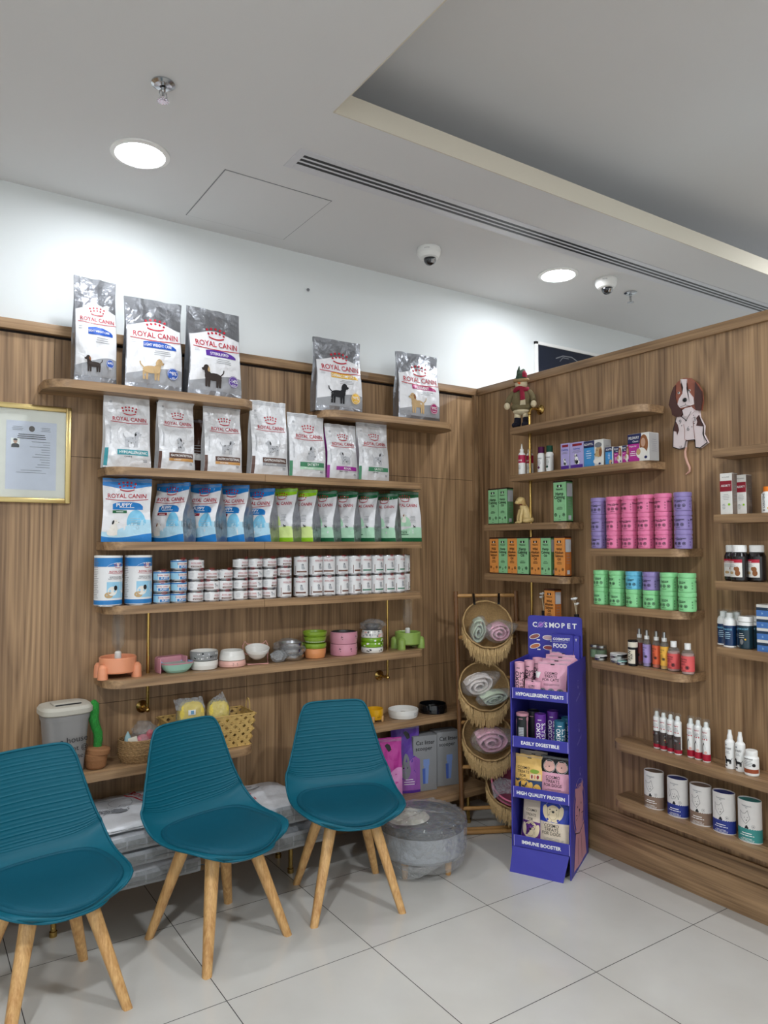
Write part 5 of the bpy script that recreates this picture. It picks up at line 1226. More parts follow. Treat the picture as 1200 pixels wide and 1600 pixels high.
for s in (-1, 1):
    m = M().tube([(s*.026, .004, .062), (s*.027, .002, .035), (s*.027, -.006, .018)], [.019, .021, .020], BOOT, 12).ball((s*.029, -.022, .017), (.022, .040, .0175), BOOT, 10); m.build('boot', t, 60)
    m = M().tube([(s*.045, 0, .195), (s*.070, -.008, .165), (s*.078, -.020, .140)], [.017, .018, .016], CAMO, 12); m.build('sleeve', t, 60)
    M().ball((s*.080, -.026, .124), (.018, .018, .019), CRM, 10).build('mitten', t, 60)
HD = M().ball((0, -.004, .238), (.036, .034, .034), CRM, 14).build('head', t, 60)
M().tube([(0, -.036, .238), (-.002, -.066, .236)], [.007, .001], mat('orange_nose', (226, 110, 50), .6), 10).build('nose', HD)
m = M()
for s in (-1, 1): m.ball((s*.013, -.035, .248), .0035, BLACK, 6)
m.build('eyes', HD)
m = M().tube([(.036*cos(a), .034*sin(a)-.004, .208+.004*sin(3*a)) for a in [2*pi*k/20 for k in range(20)]], .012, REDW, 10, closed=True).tube([(.012, -.036, .205), (.020, -.048, .175), (.022, -.050, .145)], [.012, .014, .015], REDW, 10); SC = m.build('scarf', t, 60)
m = M()
for k in range(7): m.tube([(.012+.004*k, -.052, .146), (.010+.005*k, -.056, .118)], .0022, CRM, 6)
m.build('scarf_fringe', SC)
m = M().tube([(.039*cos(a), .037*sin(a)-.004, .258+.006*sin(a)) for a in [2*pi*k/20 for k in range(20)]], .009, PL('tan_fleece', (150, 122, 84)), 10, closed=True); m.build('hat_brim', t, 60)
m = M().tube([(0, 0, .258), (.004, 0, .285), (.010, .003, .305), (.016, .004, .318)], [.036, .032, .020, .006], HATG, 16).tube([(.018, -.012, .272), (.022, -.012, .292), (.020, -.008, .305)], [.020, .016, .006], REDW, 12).tube([(-.012, -.004, .285), (-.014, -.006, .310), (-.010, -.006, .335)], [.016, .010, .002], HATG, 12); m.build('hat', t, 60)

def sq_box(name, w_, d_, h, front, label, loc, face, side=None, topm=None, rz=0, group=None):
    t = thing(name, label, 'box', loc, RB+rz, group); m = M().rbox((-w_/2, -d_/2, 0), (w_/2, d_/2, h), front, .0012, 1)
    fn = flat((0, -d_/2-.0002, 0)); face(m, fn, w_, h)
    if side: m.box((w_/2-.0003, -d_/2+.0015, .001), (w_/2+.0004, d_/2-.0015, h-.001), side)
    fs = flat((w_/2+.0006, 0, 0), (0, 1, 0), (0, 0, 1), (1, 0, 0)); m.greek(fs, 0, h*.75, d_*.6, 7, h*.07, h*.012, GRY)
    m.build('carton', t, 30)
    m = M().rbox((-w_/2+.0008, -d_/2+.0008, h-.0006), (w_/2-.0008, d_/2-.0008, h+.0010), topm or front, .0004, 1); m.build('lid_flap', t, 30)
    return t
# oil boxes
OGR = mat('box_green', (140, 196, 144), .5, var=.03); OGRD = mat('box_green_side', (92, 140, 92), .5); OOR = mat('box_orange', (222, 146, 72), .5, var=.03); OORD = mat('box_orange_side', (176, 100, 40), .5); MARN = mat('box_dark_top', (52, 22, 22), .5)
def oil_face(lines):
    def f(m, fn, w_, h):
        for s in (-1, 1): m.disc(fn, s*.12*w_, h*.875, .07*w_, BLK, .035*h, n=10)
        m.disc(fn, 0, h*.865, .05*w_, WHT, .02*h, n=10); m.text(fn, 'Natural', 0, h*.80, .11*w_*1.6, BLK, .5*w_)
        for i, l in enumerate(lines): m.text(fn, l, 0, h*(.69-.085*i), .26*w_, BLK, .84*w_, bold=.015)
        m.greek(fn, 0, h*.36, .5*w_, 3, h*.025, h*.008, BLK)
        for s in (-1, 1): m.ring(fn, s*.32*w_, h*.18, .085*w_, .03*w_, BLK, n=12).disc(fn, s*.32*w_, h*.18, .04*w_, BLK, n=8)
        m.band(fn, -.02*w_, .02*w_, h*.11, h*.17, BLK, 1, 1); m.greek(fn, 0, h*.055, .3*w_, 1, .02, h*.008, BLK)
    return f
def oil_box(kind, label, loc, w_=.052, h=.172, d_=.052, grp='pet oil cartons on the partition shelves', lines=None):
    lines = lines or (['Wild', 'Alaskan', 'Salmon', 'Oil'] if kind == 'o' else ['Hemp', 'Calming', 'Oil'])
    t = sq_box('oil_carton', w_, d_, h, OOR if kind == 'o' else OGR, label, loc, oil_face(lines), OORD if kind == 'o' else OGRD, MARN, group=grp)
    M().box((-w_/2-.0004, -d_/2-.0004, -.0004), (w_/2+.0004, d_/2+.0004, .006), MARN).build('base_edge', t)
    M().box((-w_/2-.0004, -d_/2-.0004, h-.007), (w_/2+.0004, d_/2+.0004, h-.0005), MARN).build('top_edge', t)
    fs = flat((w_/2+.0012, 0, 0), (0, 1, 0), (0, 0, 1), (1, 0, 0)); M().band(fs, -d_*.4, d_*.4, h*.62, h*.93, LGRY, 1, 1).build('side_label', t, 0); M().band(fs, -d_*.2, d_*.2, h*.06, h*.16, LGRY, 1, 1).build('barcode_label', t, 0)
    return t
z3 = SHB['b3']; h3 = .178
hh3 = py_z(763, 1.335, YB(776, z3))-z3-.003
oil_box('g', 'green calming oil carton, leftmost above the orange row', Bpos(775.5, 'b3'), h=hh3, w_=wB(768, 783, z3))
oil_box('g', 'green calming oil carton just left of the puppy figurine', Bpos(790.5, 'b3'), h=hh3, w_=wB(783.5, 797, z3))
oil_box('g', 'green calming oil carton standing alone right of the puppy figurine', Bpos(880, 'b3'), h=hh3+.008, w_=wB(869, 888, z3)+.004)
z4 = SHB['b4']; hh4 = py_z(839, 1.335, YB(776, z4))-z4-.004
for k, (a, b, kd) in enumerate(((770, 784, 'o'), (784, 798, 'g'), (798, 813, 'o'), (813, 831, 'g'), (834, 850, 'o'), (850, 866, 'g'), (871, 888, 'o'))):
    oil_box(kd, f'{"orange salmon" if kd == "o" else "green calming"} oil carton, {ORD[k]} in the mixed row of seven', Bpos((a+b)/2, 'b4'), h=hh4, w_=wB(a, b, z4)-.0015)
z5 = SHB['b5']; oil_box('o', 'orange salmon oil carton between two flower diffusers behind the display', Bpos(864, 'b5'), h=py_z(920, 1.335, YB(864, z5))-z5-.003, w_=wB(855, 871, z5), grp=None)
for k, px in enumerate((850, 901)):
    x, y, z = Bpos(px, 'b5', 1.375); t = thing('flower_diffuser', ['reed diffuser with white flowers, left of the orange carton', 'reed diffuser with white flowers, right of the orange carton'][k], 'diffuser', (x, y, z), 0, 'flower diffusers behind the display')
    M().lathe([(.001, 0), (.024, 0), (.026, .01), (.026, .045), (.012, .055), (.012, .062)], mat('dark_glass', (24, 22, 26), .15, coat=.5), 24).build('bottle', t); M().lathe([(.013, .058), (.013, .080), (.001, .080)], BLACK, 16).build('collar', t)
    for q, (dx, dyy, hz) in enumerate((((.02, .035, .150), (.0, .012, .170), (.0, -.002, .12)), ((.0, .020, .155), (-.01, .0, .158), (.005, .002, .130)))[k]):
        m = M().tube([(0, 0, .075), (dx, dyy, hz)], .0014, mat('reed', (206, 190, 158), .7), 6); m.build('reed', t)
        if q < 3 - (1-k):
            m = M()
            for g in range(9):
                a = g*2.4; m.ball((dx+.008*cos(a)*(g > 0), dyy+.008*sin(a)*(g > 0), hz+.003*(g % 3)), (.006, .006, .005), WHITE, 5)
            m.build('flower', t, 60)
# golden puppy figurine
x, y, z = Bpos(818, 'b3', 1.355); t = thing('dog_figurine', 'small golden retriever puppy figurine sitting on the shelf', 'figurine', (x, y, z), rad(-110)); GOLDF = mat('golden_resin', (204, 178, 120), .45, var=.12, bump=.2, bscale=80)
m = M().tube([(0, .020, .030), (0, .016, .055), (0, .004, .085), (0, -.006, .110)], [.034, .033, .026, .018], GOLDF, 18).ball((0, -.016, .128), (.025, .026, .023), GOLDF, 12).ball((0, -.038, .120), (.013, .014, .011), GOLDF, 10).ball((0, .030, .022), (.040, .030, .022), GOLDF, 12)
for s in (-1, 1): m.tube([(s*.015, -.012, .080), (s*.017, -.024, .040), (s*.017, -.026, .006)], [.011, .009, .009], GOLDF, 12).ball((s*.017, -.032, .006), (.010, .014, .0065), GOLDF, 8).ball((s*.036, .004, .016), (.016, .028, .014), GOLDF, 10)
m.build('body', t, 70)
for s in (-1, 1): M().ball((s*.024, -.010, .118), (.006, .013, .018), mat('golden_ear', (180, 146, 88), .5), 8).build('ear', t, 60)
M().tube([(.021*cos(a), -.006+.021*sin(a), .104-.003*sin(a)) for a in [2*pi*k/20 for k in range(20)]], .0025, mat('red_collar', (120, 40, 36), .5), 6, closed=True).build('collar', t)
m = M().ball((0, -.051, .124), .0042, BLACK, 6)
for s in (-1, 1): m.ball((s*.010, -.039, .133), .0026, BLACK, 6)
m.build('eyes_and_nose', t)

# bottles
def bottle(name, prof, mats, label, cat, loc, art=None, rz=0, seg=28, cap=None, group=None, se=2, sx=1, sy=1, parts=(), body='body'):
    t = thing(name, label, cat, loc, RB+rz, group); r = max(p[0] for p in prof)
    m = M().lathe(prof, mats, seg, se=se, sx=sx, sy=sy)
    if art: art(m, (lambda u, v, d=0: Vector((sx*(r+.0003+d)*sin(u/r), -sy*(r+.0003+d)*cos(u/r), v))) if se == 2 else flat((0, -r*sy-.0006, 0)), r)
    m.build(body, t, 45)
    for nm, pr, mm_ in parts: M().lathe(pr, mm_, 24).build(nm, t, 45)
    return t
z2 = SHB['b2']
REDL = mat('crimson_label', (176, 30, 72), .4)
for k, px in enumerate((815.5, 828)):
    def art(m, fn, r): m.band(fn, -2.6*r, 2.6*r, .068, .112, REDL, 24, 2, .0003).text(fn, 'CAN', 0, .082, .014, WHT, d=.001).greek(fn, 0, .05, r, 3, .008, .002, GRY)
    bottle('ear_cleaner_bottle', [(.001, 0), (.019, 0), (.020, .004), (.020, .118), (.010, .130), (.009, .136)], WHITE, ['white nozzle bottle with crimson label, left of the brass rod', 'white nozzle bottle with crimson label, right behind the brass rod'][k], 'bottle', Bpos(px, 'b2', [1.35, 1.40][k]), art,
           parts=(('nozzle', [(.001, .134), (.011, .134), (.011, .146), (.006, .150), (.0025, .176), (.001, .178)], WHITE),), group='white nozzle bottles')
for k, (px, cc, nm) in enumerate(((846, (96, 40, 84), 'purple'), (859, (40, 84, 66), 'green'))):
    def art(m, fn, r): m.text(fn, 'GARDENFIELD', 0, .080, .011, BLK, 1.7*r, d=.0006).greek(fn, 0, .066, 1.3*r, 4, .008, .002, mat('art_'+nm, cc, .5)).disc(fn, 0, .03, .35*r, mat('art_'+nm, cc, .5))
    bottle('supplement_bottle', [(.001, 0), (.020, 0), (.0215, .004), (.0215, .10), (.017, .110), (.016, .114)], WHITE, f'white round bottle with a tall {nm} cap', 'bottle', Bpos(px, 'b2', 1.365), art,
           parts=(('cap', [(.0175, .110), (.0175, .145), (.001, .146)], film_mat('cap_'+nm, cc, .75, .0, 5)),))
LIL = mat('lilac_card', (176, 166, 214), .5); ADB = mat('azure_card', (60, 140, 200), .5); ADN = mat('navy_card', (28, 34, 84), .5); FUC = mat('fuchsia_card', (176, 40, 140), .5); CWH = mat('white_card', (224, 222, 216), .5); SHAD = mat('card_side_shade', (168, 166, 164), .6)  # SHAD: carton sides with their shade put into the colour
def f_calm(m, fn, w_, h):
    m.band(fn, -.3*w_, .4*w_, .86*h, .95*h, MAR, 1, 1).text(fn, 'Calming', 0, .76*h, .10*h, NAVY, .8*w_).greek(fn, 0, .66*h, .7*w_, 2, .05*h, .014*h, GRY)
    dog(m, fn, 0, .16*h, .5*h*min(1, w_/h*1.4), WHT, BLK, sit=True); spots(m, fn, 0, .16*h, .4*h*min(1, w_/h*1.4), 3)
    m.band(fn, -.45*w_, .45*w_, .02*h, .14*h, PUR, 1, 1, .0012)
def f_adap(small):
    def f(m, fn, w_, h):
        sp = -.5*w_+w_*(.55 if not small else .9)
        m.band(fn, -.5*w_, sp, .0, .76*h, ADB, 1, 1).band(fn, -.5*w_, sp, .74*h, h, ADN, 1, 1).text(fn, 'ADAPTIL', -.25*w_ if not small else 0, .87*h, .16*h if small else .12*h, WHT, .48*w_ if not small else .8*w_)
        m.greek(fn, -.25*w_ if not small else 0, .6*h, .3*w_, 4, .09*h, .02*h, WHT, .0014)
        if not small:
            m.disc(fn, .28*w_, .55*h, .17*w_, FUR2, .22*h, d=.0014).disc(fn, .16*w_, .44*h, .10*w_, FUR2, .08*h, d=.0016).disc(fn, .36*w_, .50*h, .07*w_, FURR, .16*h, d=.0018).disc(fn, .08*w_, .45*h, .025*w_, BLK, .02*h, d=.002).disc(fn, .20*w_, .60*h, .02*w_, BLK, d=.002).disc(fn, .26*w_, .80*h, .18*w_, GRY, .10*h, d=.0018).disc(fn, .2*w_, .18*h, .2*w_, FUR3, .12*h, d=.0016)
        else: m.disc(fn, .2*w_, .14*h, .2*w_, FUR2, .14*h, d=.0016)
        m.disc(fn, .32*w_, .08*h, .06*w_, ADN, .04*h, d=.002)
    return f
def f_feli(m, fn, w_, h):
    m.band(fn, -.5*w_, .05*w_, 0, .66*h, FUC, 1, 1).band(fn, -.5*w_, .15*w_, .64*h, h, ADN, 1, 1).text(fn, 'FELIWAY', -.2*w_, .86*h, .14*h, WHT, .5*w_).text(fn, 'Classic', -.12*w_, .73*h, .09*h, WHT, .3*w_).text(fn, 'Happy Cat', -.25*w_, .56*h, .07*h, WHT, .36*w_)
    m.greek(fn, -.25*w_, .36*h, .3*w_, 3, .07*h, .02*h, WHT, .0014)
    SK = mat('skin_photo', (206, 160, 132), .6); m.disc(fn, .27*w_, .60*h, .20*w_, FURR, .34*h, d=.0014).disc(fn, .24*w_, .66*h, .11*w_, SK, .16*h, d=.0018).disc(fn, .15*w_, .28*h, .24*w_, FUR3, .20*h, d=.002).disc(fn, .02*w_, .34*h, .10*w_, FUR2, .12*h, d=.0022).disc(fn, .36*w_, .12*h, .07*w_, ADN, .05*h, d=.0024)
hB = lambda py, px, z, x=1.33: py_z(py, x, px_y(px, x, z+.05))-z
def cardB(a, b, top, key, mat_, face, label, side=SHAD, d_=.06, x=None, group=None, name='medicine_carton'):
    z = SHB[key]; w_ = wB(a, b, z); return sq_box(name, w_-.001, d_, hB(top, (a+b)/2, z)-.002, mat_, label, Bpos((a+b)/2, key, x or (1.325+d_/2)), face, side, group=group)
cardB(882, 896, 692, 'b2', LIL, f_calm, 'narrow lilac carton with dalmatians, leftmost on its shelf')
cardB(896.5, 918, 690, 'b2', LIL, f_calm, 'wide lilac carton with dalmatians beside the narrow one')
cardB(918.5, 949, 687, 'b2', CWH, f_adap(False), 'blue and white carton with a dog wearing a grey cap')
cardB(950, 962, 698, 'b2', CWH, f_adap(True), 'small blue carton right of the dog cap carton', d_=.04)
for k, (a, b) in enumerate(((963.5, 976), (976.5, 988))):
    cardB(a, b, 697-2*k, 'b2', CWH, f_feli, ['small fuchsia carton, left of two small ones', 'small fuchsia carton touching the tall fuchsia one'][k], d_=.04, group='small fuchsia cartons')
cardB(988.5, 1022, 676, 'b2', CWH, f_feli, 'tall fuchsia and white carton with a smiling woman, at the shelf end', d_=.075)

# tubs
def tub(name, r, h, mt_, word, words2, label=''):
    m = M().lathe([(.001, 0), (r*.96, 0), (r, .004), (r, h-.026), (r*.95, h-.024), (r*.95, h-.019)], mt_, 40, cap=1); fn = cyl(r)
    m.text(fn, word, 0, h*.55, .0115, BLK, 1.5*r, d=.0006)
    if words2: m.greek(fn, 0, h*.46, 1.0*r, 1, .01, .002, BLK)
    for k, q in enumerate((-.6, 0, .6)): 
        m.ring(fn, q*r*.85, h*.28, .16*r, .05*r, BLK, n=12); m.disc(fn, q*r*.85, h*.28, .08*r, BLK, n=8)
    m.text(fn, 'Natural', 0, h*.13, .006, BLK).text(fn, word, 2.1*r, h*.55, .0115, BLK, 1.3*r, d=.0006).text(fn, word, -2.1*r, h*.55, .0115, BLK, 1.3*r, d=.0006)
    for q in (1.25, -1.25):
        for j in range(3): m.ring(fn, q*r, h*(.2+.15*j), .06*r, .03*r, BLK, n=8)
    b = m.build(name, None, 40); tag(b, 'x', 'tub')
    M().lathe([(r*.95, h-.0195), (r*1.01, h-.0195), (r*1.02, h-.018), (r*1.02, h-.003), (r*.98, h-.0005), (r*.90, h-.001), (r*.88, h-.003), (.001, h-.003)], mt_, 40, cap=0).build('screw_lid', b, 45)
    return b
TPK = mat('tub_pink', (226, 118, 160), .28, coat=.5); TPU = mat('tub_purple', (140, 124, 178), .28, coat=.5); TGR = mat('tub_green', (136, 208, 144), .28, coat=.5); TBL = mat('tub_blue', (100, 184, 214), .32, coat=.3)
zm = SHB['m1']; th_ = .0845; tr_ = .0385
pools = {'pink': Pool(tub('supplement_tub', tr_, th_, TPK, 'Kidney & Bladder', 1)), 'purple': Pool(tub('supplement_tub', tr_, th_, TPU, 'Joint Supplement', 1)), 'green': Pool(tub('supplement_tub', tr_, th_, TGR, 'Calming', 1)), 'blue': Pool(tub('supplement_tub', tr_, th_, TBL, 'Collagen', 1))}
LV3 = ['bottom', 'middle', 'top']
xt = 1.352
cols = [(936, 'purple', .95), (960, 'pink', 1), (984.5, 'pink', 1), (1010, 'pink', 1), (1037, 'pink', 1), (1067.5, 'purple', 1)]
nm_ = ['far left purple column', 'leftmost pink column', 'second pink column', 'third pink column', 'rightmost pink column', 'near right purple column']
for i, (px, c_, _) in enumerate(cols):
    y = px_y(px, xt, zm+.1)
    for k in range(3): pools[c_].put((xt, y, zm+.0004+k*(th_+.0003)), RB+rj.uniform(-.5, .5), f'{c_} supplement tub, {LV3[k]} of the {nm_[i]}', f'{c_} supplement tubs')
zm = SHB['m2']
for i, px in enumerate((940, 965, 991, 1018, 1045.5, 1074)):
    y = px_y(px, xt, zm+.07)
    for k in range(2):
        c_ = 'green' if k == 0 or i not in (2, 3) else ('blue' if i == 2 else 'purple')
        lab = {'blue': 'pale blue collagen tub among the green tubs', 'purple': 'single purple tub on top among the green tubs'}.get(c_, f'green calming tub, {["lower", "upper"][k]} in the {ORD[i]} column from the left')
        pools[c_].put((xt, y, zm+.0004+k*(th_+.0003)), RB+rj.uniform(-.35, .35), lab, f'{c_} supplement tubs' if c_ != 'blue' else None)
# m3: balms and sprays
CARD = mat('kraft_cream', (214, 206, 188), .6); ALU = mat('satin_aluminium', (170, 172, 170), .3, 1.0)
def tin_(px, r, h, z0, label, lidm, ringm, x=1.36, dx=0):
    X, Y, Z = Bpos(px, 'm3', x); o = thing('balm_tin', label, 'tin', (X, Y, Z+z0), RB); m = M().lathe([(.001, 0), (r*.97, 0), (r, .002), (r, h*.5)], ALU, 32, cap=1); m.build('base', o, 40)
    m = M().lathe([(r*1.02, h*.42), (r*1.02, h-.002), (r*.98, h), (.001, h)], [ringm, lidm, lidm], 32, cap=0); fn = cyl(r*1.02); m.band(fn, -2.5*r, 2.5*r, h*.5, h*.8, BLK, 20, 1, .0003).greek(fn, 0, h*.6, r*1.6, 1, .01, h*.16, WHT, .0008); m.build('lid', o, 40)
tin_(939, .030, .024, 0, 'silver balm tin in front of the empty glasses', WHITE, ALU, 1.345)
X, Y, Z = Bpos(935, 'm3', 1.40)
for k, dy_ in enumerate((.022, -.022)):
    b = bottle('glass_jar', [(.001, .001), (.024, .001), (.025, .004), (.025, .060), (.024, .061)], CLEAR, ['clear glass jar behind the silver tin, left', 'clear glass jar behind the silver tin, right'][k], 'jar', (X, Y+dy_, Z), None, group='clear glass jars'); M().lathe([(.0245, .052), (.0255, .052), (.0255, .063), (.001, .063)], ALU, 24, cap=0).build('lid', b); M().lathe([(.001, .002), (.0235, .002), (.0235, .04), (.001, .04)], mat('sage_balm', (116, 140, 104), .6), 24).build('contents', b)
tin_(966.5, .040, .022, 0, 'wide white balm tin, lower of the stacked pair', WHITE, ALU)
tin_(966.5, .040, .022, .0225, 'wide white balm tin, upper of the stacked pair', WHITE, ALU)
tin_(972, .024, .016, 0, 'small mint balm tin in front of the stacked pair', mat('mint_tin', (150, 196, 186), .4), ALU, 1.325)
def art(m, fn, r): m.band(fn, -1.1*r, 1.1*r, .012, .078, CARD, 12, 2, .0004).text(fn, 'PAW', -.1*r, .050, .022, BLK, .05, rot=-pi/2+pi, d=.0012, bold=.02).text(fn, 'BALM', .4*r, .045, .010, BLK, .05, rot=pi/2, d=.0012)
X, Y, Z = Bpos(989, 'm3', 1.335); bottle('balm_stick', [(.001, 0), (.0215, 0), (.0225, .003), (.0225, .088), (.022, .090)], BLACK, 'black balm stick with cream label standing in front of the sprays', 'balm stick', (X, Y, Z), art,
    parts=(('cap_ring', [(.0222, .088), (.0228, .090), (.0228, .112), (.0222, .113)], CARD), ('cap', [(.0222, .113), (.0225, .114), (.0225, .121), (.001, .122)], BLACK)))
PET = film_mat('clear_bottle', (236, 238, 236), .10, .0, 4)
def spray(px, c_, nm, label, x=1.372):
    lm = mat('spray_label_'+nm, c_, .45)
    def art(m, fn, r):
        m.band(fn, -2.2*r, 2.2*r, .018, .105, lm, 20, 2, .0004).text(fn, 'Soothing', -.2*r, .090, .0075, BLK, d=.0012).text(fn, 'Spray', -.4*r, .080, .0075, BLK, d=.0012).greek(fn, -.2*r, .066, r, 4, .006, .0015, BLK).ring(fn, .35*r, .048, .30*r, .10*r, BLK).disc(fn, .35*r, .048, .2*r, BLK, n=10).band(fn, -.55*r, -.45*r, .03, .045, BLK, 1, 1, .0012)
    X, Y, Z = Bpos(px, 'm3', x)
    t = bottle('spray_bottle', [(.001, 0), (.0175, 0), (.0185, .003), (.0185, .112), (.012, .126), (.0095, .130)], PET, label, 'bottle', (X, Y, Z), art, parts=(('contents', [(.001, .002), (.0165, .003), (.0165, .100), (.001, .101)], lm), ('collar', [(.0115, .128), (.0115, .144), (.001, .145)], WHITE), ('sprayer', [(.009, .144), (.008, .152), (.0075, .170), (.001, .172)], ALU)))
    return t
spray(999.5, (140, 60, 56), 'brick', 'spray bottle with brick label, behind the balm stick', 1.395)
spray(1011, (166, 148, 206), 'lavender', 'spray bottle with lavender label'); spray(1026, (222, 100, 62), 'coral', 'spray bottle with orange red label', 1.375); spray(1038.5, (232, 178, 72), 'amber', 'spray bottle with amber label', 1.37)
def shamp(px, label, x):
    lm = mat('shampoo_label', (218, 92, 92), .45)
    def art(m, fn, r): m.band(fn, -2.0*r, 2.0*r, .012, .080, lm, 20, 2, .0004).text(fn, 'Itchy Dog', -.2*r, .066, .0085, BLK, 1.4*r, d=.0012).text(fn, 'Shampoo', -.2*r, .056, .0085, BLK, 1.3*r, d=.0012).greek(fn, -.2*r, .046, r, 2, .005, .0015, BLK).ring(fn, .45*r, .030, .26*r, .08*r, BLK).disc(fn, .45*r, .03, .17*r, BLK, n=10).disc(fn, -.45*r, .026, .07*r, BLK, .006).text(fn, 'Natural', -.1*r, .017, .005, BLK)
    X, Y, Z = Bpos(px, 'm3', x); bottle('shampoo_bottle', [(.001, 0), (.0255, 0), (.0275, .004), (.0275, .086), (.022, .100), (.012, .108), (.0115, .112)], PET, label, 'bottle', (X, Y, Z), art, group='coral shampoo bottles', parts=(('contents', [(.001, .002), (.0255, .003), (.0255, .088), (.001, .089)], mat('clear_pink_soap', (206, 160, 152), .3)), ('cap', [(.0135, .108), (.0135, .134), (.001, .135)], WHITE)))
shamp(1053, 'coral labelled shampoo bottle beside the amber spray', 1.372); shamp(1075, 'coral labelled shampoo bottle at the shelf end', 1.355)

# n1: white sprays
zn = SHB['n1']; RB1 = mat('ruby_print', (170, 26, 52), .4)
def wspray(px, x, label, v):
    def art(m, fn, r):
        m.text(fn, 'Beaphar', -.1*r, .128, .009, RED, 1.4*r, d=.0008).greek(fn, 0, .116, 1.2*r, 3, .006, .0015, GRY)
        if v: m.band(fn, -1.6*r, 1.2*r, .020, .082, lambda_dark, 10, 3, .0005)
        m.band(fn, -2.2*r, 2.2*r, .006, .022 if v else .034, RB1, 16, 1, .0008)
        for k in range(3): m.disc(fn, (-.6+.55*k)*r, .098, .17*r, RED, n=8, d=.001)
        r_ = random.Random(int(px))
        for k in range(8 if v else 0): m.disc(fn, r_.uniform(-1.3, 1)*r, r_.uniform(.03, .075), r_.uniform(.1, .3)*r, r_.choice([FUR1, FUR2, GRY, RB1]), n=8, d=.001+.0002*k)
        if not v: m.poly(fn, [(-.6*r, .03), (.8*r, .03), (.2*r, .06), (-.3*r, .085), (-.6*r, .07)], BLK, .0009).disc(fn, .2*r, .042, .35*r, PALEP, d=.0012)
    X, Y, Z = Bpos(px, 'n1', x)
    return bottle('flea_spray_bottle', [(.001, 0), (.0155, 0), (.0165, .003), (.0165, .142), (.013, .148), (.010, .149)], WHITE, label, 'bottle', (X, Y, Z), art, rz=rad(8), group='white spray cans with clear caps', parts=(('nozzle', [(.010, .148), (.0085, .166), (.006, .170), (.001, .171)], WHITE), ('clear_cap', [(.0155, .145), (.0155, .178), (.0145, .180), (.001, .180)], CLEAR)))
lambda_dark = mat('photo_dark', (74, 62, 58), .5)
for k, px in enumerate((1027, 1037.5, 1048.5, 1059.5)): wspray(px, 1.385-.004*k, f'white red banded spray can, {ORD[k]} of the group of four', 1)
for k, px in enumerate((1080, 1091.5, 1104)): wspray(px, 1.385-.004*k, f'white red banded spray can, {ORD[k]} of the group of three', 0)
for k, px in enumerate((1141, 1157)):
    def art(m, fn, r): m.disc(fn, -.3*r, .100, .17*r, GRY).text(fn, 'NUTRIPET', 0, .085, .011, BLK, 1.5*r, d=.0008).greek(fn, 0, .072, r, 2, .006, .0015, GRY); dog(m, fn, .1*r, .022, .034, BLK, d=.0008); m.greek(fn, -.3*r, .012, .8*r, 1, .01, .005, BLK)
    X, Y, Z = Bpos(px, 'n1', 1.375); bottle('mist_bottle', [(.001, 0), (.0185, 0), (.0195, .003), (.0195, .112), (.011, .122), (.010, .126)], WHITE, ['white mist bottle with a dog drawing, left one', 'white mist bottle with a dog drawing, beside the pill jar'][k], 'bottle', (X, Y, Z), art, group='white mist bottles', parts=(('sprayer', [(.0115, .122), (.0105, .136), (.008, .146), (.007, .160), (.001, .161)], WHITE),))
def art(m, fn, r): m.text(fn, 'BEAPHAR', 0, .068, .009, BLK, 1.5*r, d=.0008).greek(fn, 0, .058, 1.3*r, 4, .006, .0015, GRY).band(fn, -1.6*r, 1.6*r, .012, .028, mat('rust_print', (150, 72, 40), .5), 14, 1, .0006).disc(fn, .8*r, .045, .25*r, BLK, n=10)
X, Y, Z = Bpos(1174.5, 'n1', 1.365); bottle('pill_jar', [(.001, 0), (.026, 0), (.028, .004), (.028, .070), (.022, .080), (.021, .082)], WHITE, 'white pill jar with rust coloured print', 'jar', (X, Y, Z), art, parts=(('cap', [(.0235, .080), (.0235, .098), (.022, .100), (.001, .100)], WHITE),))
